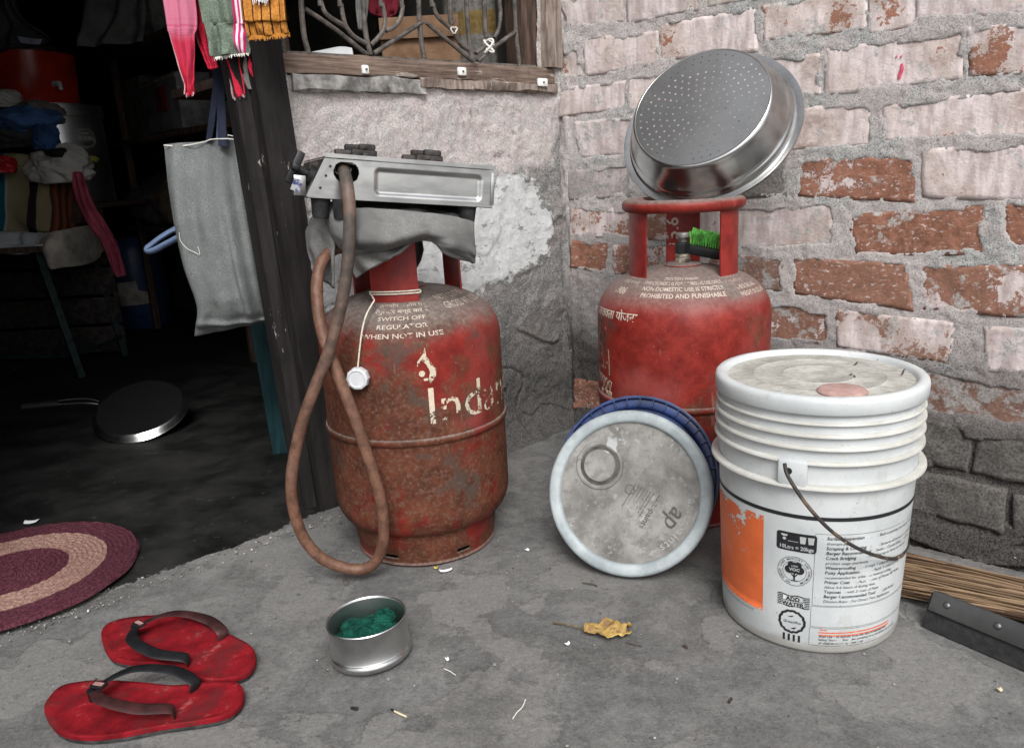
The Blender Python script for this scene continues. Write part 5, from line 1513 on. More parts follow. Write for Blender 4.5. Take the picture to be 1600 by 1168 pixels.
q0 = gp(1441, 977); q1 = gp(1602, 1047)                    # rubber foot line on the ground
dq = q1 - q0; dq /= np.linalg.norm(dq); nq = np.array([-dq[1], dq[0], 0.0])
Lq = .34
sq = thing('floor_squeegee', 'black rubber floor squeegee with grey metal plate in front of the broom', 'squeegee', q0)
bq = nq * .42 + UP * .9; bq /= np.linalg.norm(bq)              # blade leans back
SM = rect_frame([dq, np.cross(bq, dq), bq])
mesh_obj('rubber_blade', *(lambda b: (np.array(b[0]) @ SM.T, b[1]))(bbox(Lq, .007, .050, .001, (Lq / 2, 0, .024))), M_RUB, sq)
M_SQM = m_steel('squeegee_metal', .16, .40, .6, 6, .4)
pl = mesh_obj('clamp_plate', *(lambda b: (np.array(b[0]) @ SM.T, b[1]))(bbox(Lq - .004, .004, .029, .0012, (Lq / 2 + .002, -.0068, .040))), M_SQM, sq)
mesh_obj('clamp_plate', *(lambda b: (np.array(b[0]) @ SM.T, b[1]))(bbox(Lq - .004, .004, .029, .0012, (Lq / 2 + .002, .0058, .040))), M_SQM, sq)
for x in (.026, .092, .27):
    mesh_obj('rivet', *(lambda b: (np.array(b[0]) @ rect_frame([dq, bq, -np.cross(bq, dq)]).T + SM @ np.array([x, -.0085, .041]), b[1]))(lathe([(0, .003), (.003, .0026), (.0048, .001), (.005, 0)], 16)), M_SQM, pl)
mesh_obj('handle_socket', *tube([SM @ np.array([Lq * .5, -.006, .045]), SM @ np.array([Lq * .5, .004, .09]), SM @ np.array([Lq * .5, .03, .13])], .013, 16), M_SQM, sq)

# ------------------------------------------------------------------ tin with green scourer
CT = np.array([-.2215, .983, 0.0])
can = thing('tin_can', 'low round steel tin holding a green scourer, between sandals and leaf', 'tin', CT)
can.rotation_euler = (math.radians(-1.5), math.radians(-3.0), 0)
can.location = (CT[0], CT[1], .003)
rt_ = .0565
o = mesh_obj('wall', *lathe([(0, .0015), (rt_ - .004, .0015), (rt_ - .001, .0), (rt_ + .0008, .002), (rt_ + .0008, .0085), (rt_ - .0012, .0105), (rt_ + .0006, .0130), (rt_ - .0005, .0150), (rt_ - .001, .030), (rt_ - .001, .0545), (rt_ + .0004, .0560), (rt_ - .0004, .0572), (rt_ - .0018, .0560), (rt_ - .0022, .054), (rt_ - .0022, .004), (0, .0035)], 96), M_TIN, can, sharp=50)
def m_scour():
    t = NT('green_scourer_pad', .95, 0, .1)
    n = t.noise(60, 6, .75); f = t.noise(500, 2, .7)
    t.bump(f, 1.0, .002); t.bump(n, .6, .003)
    return t.out(t.mix(n, (.003, .03, .022), (.012, .10, .068)))
M_SC = m_scour()
sc = thing('green_scourer', 'crumpled dark green scouring pad lying inside the steel tin', 'scourer', CT + np.array([0, 0, .006]))
crumple('pad', (-.004, .006, .018), (.046, .044, .020), M_SC, sc, 7, .35, 5)
crumple('torn_piece', (.010, -.012, .034), (.030, .020, .013), M_SC, sc, 17, .55, 5, .5)
crumple('torn_piece', (.016, .020, .036), (.022, .016, .012), M_SC, sc, 27, .55, 5, 1.1)
M_SOAP = plain('soap_residue', (.25, .38, .38), .6, 0, .5, 90)

# ------------------------------------------------------------------ red rubber sandals
def m_foot():
    t = NT('red_footbed', .85, 0, .12)
    a = t.noise(30, 6, .68); f = t.noise(420, 3, .7)
    c = t.mix(a, (.105, .004, .007), (.235, .008, .014))
    c = t.mix(t.math('MULTIPLY', t.step(t.noise(19, 7, .75), .50, .62), .6), c, (.085, .016, .017))
    c = t.mix(t.math('MULTIPLY', t.step(a, .60, .72), .35), c, (.36, .17, .155))
    t.bump(a, .45, .003); t.bump(f, .35, .0008)
    return t.out(c)
M_RED = m_foot(); M_SOLE = plain('dark_sole_rubber', (.035, .034, .034), .8, 0, .4, 60, .3)
M_STRD = plain('red_strap_rubber', (.040, .013, .013), .55, 0, .35, 40, .2); M_STRK = plain('black_strap_rubber', (.009, .0095, .011), .5, 0, .3, 40, .2)
def sandal(label, outline, thong, a_in, a_out, hgt, lead_red, bulge):
    O = smooth_path(np.array(outline), closed=True, per=6)
    c = O.mean(0)
    root = thing('rubber_sandal', label, 'sandal', (c[0], c[1], 0), None, 'pair of red sandals')
    L = O - c
    mesh_obj('sole', *prism(L * np.array([.985, .985]), .0010, .0065, .0010), M_SOLE, root, sharp=50)
    # footbed: dished top with raised rim
    rings = 12; V = []; F = []; n = len(L)
    for k in range(rings + 1):
        t = 1 - k / rings
        for i in range(n):
            x, y = L[i] * t
            e = 1 - t
            z = .0128 + .0012 * math.exp(-(e / .05) ** 2) - .0022 * min(1, e * 4) + .0012 * float(fbm(np.array(x), np.array(y), 28, 3, 3))
            V.append((x, y, z))
    for k in range(rings):
        for i in range(n):
            i2 = (i + 1) % n
            F.append([k * n + i, k * n + i2, (k + 1) * n + i2, (k + 1) * n + i])
    base = len(V)
    for z, s_k in ((.0118, 1.003), (.0068, 1.0)):
        for i in range(n): V.append((L[i][0] * s_k, L[i][1] * s_k, z))
    for i in range(n):
        i2 = (i + 1) % n
        F.append([i2, i, base + i, base + i2]); F.append([base + i2, base + i, base + n + i, base + n + i2])
    mesh_obj('footbed', V, F, M_RED, root, sharp=0)
    th = np.array([*(np.array(thong) - c), .0])
    st = []
    for k, (an, bl, mt) in enumerate(((a_in, bulge[0], M_STRD if lead_red == 0 else M_STRK), (a_out, bulge[1], M_STRD if lead_red == 1 else M_STRK))):
        A = np.array([*(np.array(an) - c), 0.0])
        md = (th + A) / 2; side = A - th; side = np.array([-side[1], side[0], 0]); side /= np.linalg.norm(side)
        pts = [th + UP * .015, th + UP * (.020 + hgt * .55) + (A - th) * .10 + side * bl * .25, th + (A - th) * .38 + side * bl + UP * (.018 + hgt), th + (A - th) * .75 + side * bl * .9 + UP * (.016 + hgt * .85), A + side * bl * .15 + UP * (.020 + hgt * .2), A + UP * .010]
        V, F = tube(smooth_path(pts, per=8), [.0042, .0060, .0085, .0098, .0092, .0080], 12, flat=(.18, 1), updir=None)
        s_o = mesh_obj('strap', V, F, mt, root)
        st.append(s_o)
    mesh_obj('toe_post', *tube([th + UP * .008, th + UP * .028], [.0042, .0052], 12), M_STRK, root)
    tg_ = np.array(st[1].data.vertices[12 * 10].co)
    badge = bbox(.012, .020, .0035, .001)
    dv = (np.array([*(np.array(a_out) - c), 0.0]) - th); an_ = math.atan2(dv[1], dv[0])
    bm_ = np.array([[math.cos(an_ + 1.57), -math.sin(an_ + 1.57), 0], [math.sin(an_ + 1.57), math.cos(an_ + 1.57), 0], [0, 0, 1]])
    bo_ = th + dv * .12 + UP * (.024 + hgt * .62)
    bg = mesh_obj('badge', np.array(badge[0]) @ bm_.T + bo_, badge[1], M_STRK, root)
    b2 = bbox(.006, .014, .0008, 0, (0, 0, .0021))
    mesh_obj('badge_plate', np.array(b2[0]) @ bm_.T + bo_, b2[1], plain('badge_grey', (.35, .20, .18), .5, 0, .3, 90), bg, smooth=False)
    return root
sandal('red rubber sandal lying nearer the braided rug', [(-0.637,1.043),(-0.645,1.074),(-0.628,1.090),(-0.580,1.095),(-0.526,1.084),(-0.475,1.053),(-0.431,1.024),(-0.400,1.000),(-0.383,0.972),(-0.380,0.942),(-0.394,0.927),(-0.428,0.924),(-0.470,0.943),(-0.521,0.969),(-0.565,0.976),(-0.601,0.994)],
       (-.586, 1.045), (-.449, 1.022), (-.476, .966), .019, 0, (.022, -.030))
sandal('red rubber sandal nearest the camera, heel to the left', [(-0.628,0.876),(-0.637,0.906),(-0.630,0.929),(-0.590,0.935),(-0.534,0.927),(-0.477,0.916),(-0.426,0.918),(-0.395,0.916),(-0.377,0.898),(-0.371,0.872),(-0.382,0.850),(-0.414,0.841),(-0.460,0.835),(-0.503,0.825),(-0.549,0.823),(-0.589,0.837)],
       (-.575, .895), (-.445, .905), (-.452, .856), .021, 1, (.020, -.026))

# ------------------------------------------------------------------ braided oval rug
def m_rug():
    t = NT('braided_yarn', 1.0, 0, .1)
    d = t.attr('ring'); n = t.noise(260, 3, .7); b = t.noise(9, 3, .5)
    dark = t.mix(n, (.028, .008, .014), (.10, .030, .042))
    lite = t.mix(n, (.12, .06, .05), (.33, .21, .17))
    k = t.math('MULTIPLY', t.step(d, .086, .089), t.step(d, .151, .148))
    c = t.mix(k, dark, lite)
    c = t.mix(t.step(t.noise(420, 2, .7), .66, .72), c, t.mix(k, (.24, .12, .11), (.08, .03, .03)))
    t.bump(n, .5, .002)
    return t.out(c)
rug = thing('braided_rug', 'oval braided rug in maroon with a pale pink band', 'rug', (-.902, 1.264, .0))
ad = np.array([-.85, -.53]); ad /= np.linalg.norm(ad); pd_ = np.array([-ad[1], ad[0]])
LEN, HW = .42, .2035
rg = np.linspace(.0005, HW, 120); nseg = 420
V = []; ringv = []
for w_ in rg:
    per = 2 * LEN + 2 * math.pi * w_
    for i in range(nseg):
        tcur = i / nseg
        a_end = .30; a = tcur
        if a < .35: k = a / .35; pt = ad * (LEN * k) + pd_ * w_; sarc = LEN * k
        elif a < .5: th_ = (a - .35) / .15 * math.pi; pt = ad * (LEN + w_ * math.sin(th_)) + pd_ * (w_ * math.cos(th_)); sarc = LEN + th_ * .2
        elif a < .6: k = (a - .5) / .1; pt = ad * (LEN * (1 - k)) - pd_ * w_; sarc = LEN * 2 - LEN * k
        else: th_ = (a - .6) / .4 * math.pi; pt = -ad * (w_ * math.sin(th_)) - pd_ * (w_ * math.cos(th_)); sarc = th_ * .2
        ph = w_ / .0085 * math.pi
        z = .0085 + .0022 * abs(math.sin(ph)) + .0008 * math.sin(sarc / .0055 + (int(w_ / .0085) % 2) * 3.1) * abs(math.sin(ph))
        if w_ > HW - .003: z *= .35
        V.append((pt[0] + .0012 * math.sin(sarc * 60 + w_ * 900), pt[1], z + .006)); ringv.append(w_)
F = []
for j in range(len(rg) - 1):
    for i in range(nseg):
        i2 = (i + 1) % nseg
        F.append([j * nseg + i, (j + 1) * nseg + i, (j + 1) * nseg + i2, j * nseg + i2])
mesh_obj('braid', V, F, m_rug(), rug, sharp=0, attrs={'ring': ringv})

# ------------------------------------------------------------------ dry leaf and litter
def m_leaf():
    t = NT('dry_leaf', .8, 0, .25)
    a = t.noise(60, 5, .65)
    c = t.mix(t.step(a, .42, .60), (.36, .24, .07), (.20, .115, .06))
    t.bump(a, .6, .003)
    return t.out(t.mix(t.step(t.noise(22, 3, .5), .5, .6), c, (.50, .36, .11)))
M_LEAF = m_leaf()
lf = gp(950, 992)
leaf = thing('dry_leaf', 'curled yellow brown dry leaf on the bare concrete', 'leaf', lf)
nu, nv = 26, 18
a, b = np.meshgrid(np.linspace(-1, 1, nu), np.linspace(-1, 1, nv), indexing='ij')
wid = .022 * np.sqrt(np.clip(1 - a ** 2 * .92, 0, 1)) * (1 + .15 * np.sin(a * 5 + 1))
x = .031 * a + .004 * np.sin(b * 4); y = wid * b * .9 + .004 * np.sin(a * 6)
z = .006 + .010 * np.exp(-((b - .25 * np.sin(a * 3)) / .45) ** 2) + .006 * fbm(a, b, 2.2, 4, 6) + .006 * np.abs(fbm(a, b, 3.1, 2, 16)) + .004 * b ** 2
o = mesh_obj('blade', np.stack([x, y, np.maximum(z, .0015)], -1).reshape(-1, 3), grid_faces(nu, nv), M_LEAF, leaf, sharp=0)
m = o.modifiers.new('thickness', 'SOLIDIFY'); m.thickness = .0008
pts = [gp(865, 972, .004) - lf, gp(890, 976, .007) - lf, gp(915, 982, .008) - lf, gp(935, 987, .009) - lf]
mesh_obj('stalk', *tube(smooth_path(pts, per=6), [.0015, .0010, .0012], 7), plain('leaf_stalk', (.14, .11, .05), .8, 0, .3, 80), leaf)
pts = [gp(978, 1002, .006) - lf, gp(990, 1006, .003) - lf, gp(1003, 1009, .002) - lf]
mesh_obj('tip', *tube(smooth_path(pts, per=6), [.0009, .0004], 6), M_BITS, leaf)
M_PAPW = plain('white_paper', (.72, .73, .74), .8, 0, .05, 40); M_YEL = plain('yellow_scrap', (.55, .42, .08), .7, 0, .2, 40)
M_MATCH = plain('match_wood', (.55, .48, .33), .8, 0, .1, 60)
def scrap(name, label, cat, px, py, lx, ly, rot, mat, z=.0, th=.0012, curl=.002, group='litter scattered on the concrete'):
    g = gp(px, py)
    nu, nv = 8, 5
    a, b = np.meshgrid(np.linspace(-.5, .5, nu), np.linspace(-.5, .5, nv), indexing='ij')
    x = lx * a * (1 + .2 * b); y = ly * b * (1 - .25 * a); zz_ = .0022 + z + curl * (a * 2) ** 2 + curl * .3 * np.sin(b * 5)
    c_, s_2 = math.cos(rot), math.sin(rot)
    V = np.stack([x * c_ - y * s_2, x * s_2 + y * c_, zz_], -1).reshape(-1, 3)
    o = mesh_obj(name, V, grid_faces(nu, nv), mat, None, sharp=0)
    o.location = g
    m = o.modifiers.new('thickness', 'SOLIDIFY'); m.thickness = th; m.offset = 1
    return tag(o, label, cat, group)
scrap('paper_scrap', 'white paper strip on concrete in front of the rusty cylinder', 'scrap', 697, 893, .022, .0055, .25, M_PAPW)
scrap('paper_scrap', 'tiny yellow scrap beside the white paper strip', 'scrap', 681, 889, .007, .004, .1, M_YEL)
scrap('paper_scrap', 'small white chip between rusty cylinder and leaning lids', 'scrap', 824, 861, .007, .006, .8, M_PAPW)
scrap('paper_scrap', 'small white crumb to the right of the tin', 'scrap', 699, 1032, .005, .006, .4, M_PAPW)
scrap('paper_scrap', 'tiny white shred just left of the dry leaf', 'scrap', 887, 1008, .008, .004, .7, M_PAPW)
scrap('paper_scrap', 'pale oval chip beside the braided rug', 'scrap', 50, 821, .026, .013, .15, M_PAPW, z=.006)
scrap('paper_scrap', 'tiny tan crumb near the lower right corner of the picture', 'scrap', 1562, 1080, .006, .005, .3, M_MATCH)
def stick(name, label, cat, pts, r, mat):
    P = smooth_path([gp(x, y, z) for x, y, z in pts], per=5); g = P[0] * np.array([1, 1, 0])
    V, F = tube(P, r, 7); o = mesh_obj(name, np.array(V) - g, F, mat); o.location = g
    return tag(o, label, cat, 'litter scattered on the concrete')
ms = thing('matchstick', 'burnt matchstick lying in front of the tin', 'matchstick', gp(622, 1112), None, 'litter scattered on the concrete')
g = gp(622, 1112)
mesh_obj('stem', *tube([gp(616, 1110, .003) - g, gp(635, 1119, .003) - g], .0013, 6), M_MATCH, ms)
mesh_obj('head', *tube([gp(611, 1107, .003) - g, gp(616, 1110, .003) - g], [.0012, .002, .0016], 8), M_BLACK, ms)
stick('burnt_stub', 'short black burnt stub between tin and camera', 'debris', ((549, 1105, .003), (554, 1106, .003), (559, 1106, .003)), .0022, M_BLACK)
stick('dry_twig', 'thin dark twig on concrete below the leaning lids', 'twig', ((910, 910, .002), (918, 911, .004), (927, 912, .003), (933, 915, .002)), [.0006, .0012, .0010], M_BITS)
stick('thread_scrap', 'short curled white thread near the bottom middle', 'thread', ((801, 1122, .002), (808, 1112, .002), (816, 1104, .002), (821, 1092, .002)), .0007, M_STRING)
stick('thread_scrap', 'short white thread beside the white crumb near the tin', 'thread', ((694, 1044, .002), (703, 1048, .002), (712, 1054, .002)), .0006, M_STRING)
stick('dry_twig', 'small dark seed like stub right of the dry leaf', 'debris', ((1068, 1008, .003), (1074, 1011, .003)), .002, M_BITS)
stick('dry_twig', 'small dark stub at the bottom below the bucket', 'debris', ((1139, 1096, .003), (1143, 1090, .003)), .0018, M_BITS)
gr_m = MB(); rr = random.Random(21); tn = []
for i in range(900):
    x = rr.uniform(-.9, .85); y = rr.uniform(.62, 1.75) if i % 3 else 0
    if i % 3 == 0:
        k = rr.random(); e = EDGE[2] * (1 - k) + EDGE[-1] * k; x, y = e[0] + rr.gauss(0, .015), e[1] + rr.gauss(0, .012)
    s_k = abs(rr.gauss(0, .0009)) + .0006
    b = bbox(s_k * rr.uniform(.8, 2), s_k * rr.uniform(.8, 2), s_k, s_k * .25, segs=1); an_ = rr.random() * 6
    gr_m.add(b, np.array([[math.cos(an_), -math.sin(an_), 0], [math.sin(an_), math.cos(an_), 0], [0, 0, 1]]), (x, y, s_k * .4 + .0005)); tn += [rr.random()] * len(b[0])
gt = NT('grit', .9); M_GRIT = gt.out(gt.ramp(gt.attr('tone'), [(.0, (.04, .038, .035)), (.5, (.2, .19, .18)), (.85, (.3, .29, .27)), (1., (.6, .58, .55))]))
o = mesh_obj('grit', gr_m.V, gr_m.F, M_GRIT, None, smooth=False, attrs={'tone': tn}); tag(o, 'fine grit and crumbs strewn over the concrete', 'grit', kind='stuff')

# ------------------------------------------------------------------ things hanging in the doorway
M_ROPE = plain('line_rope', (.20, .17, .12), .9, 0, .2, 100)
zr = 1.30
ln_pts = [np.array([-1.75, 1.62, zr + .06]), np.array([-1.1, 1.53, zr]), np.array([-.6, 1.47, zr - .01]), np.array([-.30, 1.46, zr]), P1(.60, 1.36, .01)]
tag(mesh_obj('clothes_line', *tube(smooth_path(ln_pts, per=10), .003, 8), M_ROPE), 'thin rope strung across the doorway above the towels', 'rope')
def pxrows(rows, Y, ys=None):
    out = []
    for k, r in enumerate(rows):
        out.append([aty(x, y, (Y if ys is None else ys[k]) + (.0)) for x, y in r])
    return out
def m_towel_pink():
    t = NT('pink_red_towel', .95, 0, .1)
    v = t.attr('cv'); u = t.attr('cu'); n = t.noise(400, 2, .7)
    c = t.ramp(v, [(.0, (.52, .17, .25)), (.34, (.52, .17, .25)), (.42, (.46, .035, .075)), (1., (.46, .016, .035))])
    st = t.math('GREATER_THAN', t.math('SINE', t.math('MULTIPLY', v, 190)), .2)
    band = t.math('MULTIPLY', t.step(v, .24, .25), t.step(v, .40, .39))
    c = t.mix(t.math('MULTIPLY', st, t.math('MULTIPLY', band, .5)), c, (.45, .05, .12))
    c = t.mix(t.step(u, .03, .0), c, (.5, .32, .34))
    t.bump(n, .4, .001)
    return t.out(t.mix(t.math('MULTIPLY', n, .3), c, (.25, .02, .04)))
def m_towel_red():
    t = NT('red_towel', .95, 0, .1)
    u = t.attr('cu'); n = t.noise(400, 2, .7)
    c = t.mix(n, (.36, .012, .035), (.55, .03, .06))
    c = t.mix(t.step(u, .05, .0), c, (.30, .22, .22))
    t.bump(n, .4, .001); return t.out(c)
def m_towel_green():
    t = NT('green_towel', .95, 0, .1)
    u = t.attr('cu'); n = t.noise(350, 2, .7); b = t.noise(12, 3, .5)
    c = t.mix(n, (.095, .125, .095), (.20, .245, .195))
    c = t.mix(t.math('MULTIPLY', b, .3), c, (.08, .10, .08))
    for (a0, a1, col) in ((.66, .70, (.50, .03, .14)), (.70, .745, (.72, .62, .66)), (.745, .785, (.50, .03, .14)), (.785, .83, (.72, .62, .66)), (.83, .88, (.50, .03, .14))):
        k = t.math('MULTIPLY', t.step(u, a0 - .004, a0 + .004), t.step(u, a1 + .004, a1 - .004)); c = t.mix(k, c, col)
    t.bump(n, .5, .001); return t.out(c)
def m_towel_orange():
    t = NT('orange_striped_towel', .95, 0, .1)
    u = t.attr('cu'); n = t.noise(300, 2, .7)
    c = t.mix(n, (.30, .115, .02), (.50, .22, .05))
    s_ = t.math('FRACT', t.math('MULTIPLY', u, 5.6))
    c = t.mix(t.math('MULTIPLY', t.step(s_, .40, .44), t.step(s_, .60, .56)), c, (.035, .014, .010))
    t.bump(n, .5, .001); return t.out(c)
MTP, MTR, MTG, MTO = m_towel_pink(), m_towel_red(), m_towel_green(), m_towel_orange()
def hung(name, label, mat, rows, Y, group='towels hanging in the doorway', **kw):
    R = pxrows(rows, Y)
    top = [np.array([q[0] * (1.0), 1.475, zr]) for q in R[0]]
    base = np.array(top[len(top) // 2])
    root = thing(name, label, 'towel', base, None, group)
    o = sheet('cloth', [[q - base for q in r] for r in [top] + R], mat, root, **kw)
    return root, base
def fringe(root, base, mat, pts, Y, n, L, seed):
    mb = MB(); rr = random.Random(seed)
    for i in range(n):
        t = (i + rr.random() * .6) / n * (len(pts) - 1); k = min(int(t), len(pts) - 2); f = t - k
        x = pts[k][0] * (1 - f) + pts[k + 1][0] * f; y = pts[k][1] * (1 - f) + pts[k + 1][1] * f
        a = aty(x, y - 1, Y) - base; b = aty(x + rr.uniform(-1.5, 2), y + L * rr.uniform(.6, 1.3), Y - .002) - base
        mb.add(tube([a, (a + b) / 2 + np.array([rr.uniform(-.001, .001), 0, 0]), b], [.0013, .0010, .0004], 5))
    mb.obj('fringe', mat, root)
r_, b_ = hung('hanging_towel', 'pink and red towel hanging leftmost in the doorway, twisted to a point', MTP, [[(256, 0), (280, -2), (304, 0)], [(267, 58), (286, 62), (303, 58)], [(282, 108), (293, 112), (302, 108)], [(289, 132), (296, 134), (302, 130)], [(290, 148), (296, 151), (303, 146)]], 1.47, nu=30, nv=60, amp=.007, freq=4, seed=1)
fringe(r_, b_, MTP, [(290, 147), (303, 145)], 1.47, 12, 5, 3)
r_, b_ = hung('hanging_towel', 'narrow red towel end between the pink and green towels', MTR, [[(300, 0), (312, 0), (326, 0)], [(304, 45), (316, 48), (328, 50)], [(318, 86), (327, 90), (335, 90)], [(327, 108), (332, 109), (339, 105)]], 1.50, nu=20, nv=50, amp=.006, freq=3, seed=2)
r_, b_ = hung('hanging_towel', 'green towel with pink and white side stripes hanging in the doorway', MTG, [[(312, 0), (348, -3), (384, 0)], [(322, 40), (352, 42), (386, 38)], [(332, 90), (360, 86), (389, 84)]], 1.46, nu=34, nv=50, amp=.010, freq=3, seed=3)
fringe(r_, b_, M_STRING, [(333, 91), (360, 87), (389, 84)], 1.458, 26, 4, 5)
r_, b_ = hung('hanging_towel', 'red towel end showing below the green towel against the post', MTR, [[(345, 40), (360, 40), (378, 40)], [(350, 86), (362, 86), (374, 88)], [(357, 120), (368, 122), (380, 122)], [(365, 155), (374, 153), (384, 148)]], 1.485, nu=20, nv=50, amp=.007, freq=3, seed=4)
fringe(r_, b_, MTR, [(365, 154), (384, 147)], 1.485, 12, 4, 6)
M_GRT = fabric('grey_green_cloth', (.20, .19, .175), 500, .3)
r_, b_ = hung('hanging_towel', 'grey cloth corner behind the red towel end by the post', M_GRT, [[(370, 40), (380, 40), (396, 40)], [(372, 86), (384, 92), (394, 90)], [(378, 118), (390, 118), (399, 115)], [(388, 140), (396, 140), (405, 136)]], 1.492, nu=18, nv=40, amp=.005, freq=3, seed=5)
r_, b_ = hung('hanging_towel', 'thin red towel edge at the right, against the dark post', MTR, [[(385, 40), (393, 40), (400, 40)], [(389, 84), (395, 84), (401, 85)], [(388, 105), (395, 107), (402, 108)], [(397, 122), (400, 123), (403, 121)]], 1.480, nu=14, nv=40, amp=.004, freq=2, seed=6)
r_, b_ = hung('hanging_towel', 'orange towel with dark brown stripes over the top of the post', MTO, [[(376, 0), (412, -2), (446, 0)], [(382, 28), (415, 28), (448, 25)], [(388, 58), (418, 56), (452, 52)]], 1.40, nu=34, nv=40, amp=.006, freq=4, seed=7)
fringe(r_, b_, MTO, [(388, 58), (418, 56), (452, 52)], 1.40, 60, 6, 8)
r_, b_ = hung('hanging_towel', 'white fringed cloth end over the orange towel', M_PAPW, [[(393, -40), (406, -40), (420, -40)], [(395, -14), (407, -13), (420, -14)]], 1.388, nu=14, nv=30, amp=.003, freq=3, seed=8)
fringe(r_, b_, M_PAPW, [(394, -14), (420, -14)], 1.388, 24, 18, 9)

# tote bag
Yb = 1.565
tb = [((256, 226), (378, 217), .012), ((260, 256), (383, 250), .020), ((266, 300), (390, 292), .030), ((277, 360), (400, 352), .036), ((292, 420), (410, 412), .040), ((309, 466), (416, 455), .038), ((311, 492), (419, 480), .030), ((306, 514), (420, 494), .016), ((304, 525), (418, 502), .004)]
tote = thing('tote_bag', 'grey heather cloth tote bag hanging beside the dark door post', 'bag', aty(345, 520, Yb))
tbase = np.array(tote.location)
Ls = smooth_path([aty(*l, Yb) for l, r, t in tb], per=6); Rs = smooth_path([aty(*r, Yb + .02) for l, r, t in tb], per=6)
Ts = np.interp(np.linspace(0, 1, len(Ls)), np.linspace(0, 1, len(tb)), [t for *_z, t in tb])
V = []; F = []; seg = 64
for j in range(len(Ls)):
    c_ = (Ls[j] + Rs[j]) / 2; hx_ = (Rs[j] - Ls[j]) / 2
    for k in range(seg):
        a = 2 * math.pi * k / seg
        ca, sa = math.cos(a), math.sin(a)
        xx_ = math.copysign(abs(ca) ** .8, ca); yy_ = math.copysign(abs(sa) ** .8, sa)
        v_ = j / (len(Ls) - 1)
        wr = .0080 * math.sin(xx_ * 8 + 2.5 * v_) * (1 - .3 * v_) + .020 * math.exp(-((xx_ - .45 - .25 * v_) / .12) ** 2) * math.sin(v_ * 3.0 + .15) - .012 * math.exp(-((xx_ - .72 - .1 * v_) / .10) ** 2) + .010 * math.exp(-((v_ - .86 - .06 * xx_) / .035) ** 2) + .007 * float(fbm(np.array(xx_ * 1.5), np.array(v_ * 3), 2, 3, 5))
        V.append(c_ + hx_ * xx_ + np.array([0, 1, 0]) * (yy_ * (Ts[j] * 1.35 + (wr if yy_ < 0 else 0))) - tbase)
n_ = len(Ls)
for j in range(n_ - 1):
    for k in range(seg):
        k2 = (k + 1) % seg
        F.append([j * seg + k, j * seg + k2, (j + 1) * seg + k2, (j + 1) * seg + k])
F.append([(n_ - 1) * seg + k for k in range(seg)])
o = mesh_obj('bag_body', V, F, M_TOTE, tote, sharp=0)
m = o.modifiers.new('thickness', 'SOLIDIFY'); m.thickness = .0015; m.offset = 1
hem = [aty(x, y, Yb - .014) - tbase for x, y in ((256, 227), (285, 228), (318, 222), (330, 218), (350, 217), (378, 217))]
mesh_obj('frayed_hem', *tube(smooth_path(hem, per=8), .0012, 6), M_STRING, tote)
thr = [aty(x, y, Yb - .045) - tbase for x, y in ((280, 363), (282, 376), (292, 388), (304, 394), (312, 397), (309, 385))]
mesh_obj('loose_thread', *tube(smooth_path(thr, per=6), .0006, 5), M_STRING, tote)
M_NAVY = fabric('navy_strap', (.022, .026, .045), 700, .3)
for pts, wd in (([(348, 228), (346, 180), (344, 130), (345, 60), (346, -60)], .0085), ([(326, 222), (333, 170), (338, 120), (341, 60), (343, -60)], .0060)):
    P = [aty(x, y, Yb - .012) - tbase for x, y in pts] + [np.array([-.585, 1.472, zr]) - tbase]
    mesh_obj('strap', *tube(smooth_path(P, per=6), wd, 10, flat=(.22, 1), updir=(0, -1, 0)), M_NAVY, tote)
bk = [aty(x, y, Yb - .02) - tbase for x, y in ((356, 211), (366, 213), (366, 218), (356, 217))]
mesh_obj('buckle', *tube(bk, .0011, 6, closed=True), M_WHITEP, tote)

# narrow door leaf folded back behind the post
M_TEAL = m_wood('teal_door_paint', (.004, .018, .022), (.010, .038, .044), (20, 20, 3), .6, (.05, .045, .04), thr=.66)
leafd = thing('teal_board', 'dark teal painted board standing behind the door post below the tote bag', 'board', gp(440, 706))
l0 = np.array(leafd.location)
TB = [gp(440, 708, .006), gp(452, 704, .006)]
c_b, c_t = gp(443, 706, .006), aty(403, 480, gp(443, 706)[1] + .02)
wv = np.array([.034, .006, 0])
for k, (mt, nm) in enumerate(((M_TEAL, 'panel'),)):
    o_k = wv * (-.15 - 1.05 * k) + np.array([0, -.004 * k, 0])
    V = []
    for p_, t_k in ((c_b, 0), (c_t, 1)):
        for dx, dy in ((-.5, -.3), (.5, -.3), (.5, .3), (-.5, .3)):
            V.append(p_ + o_k + wv * dx * (1 if k == 0 else .6) + np.array([0, .03 * dy, 0]) - l0)
    mesh_obj(nm, V, [[0, 1, 5, 4], [1, 2, 6, 5], [2, 3, 7, 6], [3, 0, 4, 7], [4, 5, 6, 7], [3, 2, 1, 0]], mt, leafd, smooth=False)

# ------------------------------------------------------------------ inside the room: pan, bowl, table, drums, clothes
Mpan = m_steel('pan_steel', .75, .15, .3, 4, .2); Mpanb = NT('blackened_pan', .16, 0, .5); Mpanb = Mpanb.out((.010, .010, .011))
near_ = gp(204, 690, .010); az_ = np.array([near_[0], near_[1], 0.0]); az_ /= np.linalg.norm(az_); az_ = np.array([-.12, 1, 0]); az_ /= np.linalg.norm(az_)
tau = math.radians(25); rp = .128
py_ = az_ * math.cos(tau) + UP * math.sin(tau); px_ = np.cross(py_, np.cross(np.cross(az_, UP), py_)); 
pxx = np.cross(az_, UP); pxx /= np.linalg.norm(pxx); pn = np.cross(pxx, py_); pn = pn if pn[2] > 0 else -pn
pcen = near_ + py_ * rp
pan = thing('frying_pan', 'upturned steel frying pan with long wire handle on the dark room floor', 'pan', pcen, np.array([pxx, py_, pn]).T.tolist())
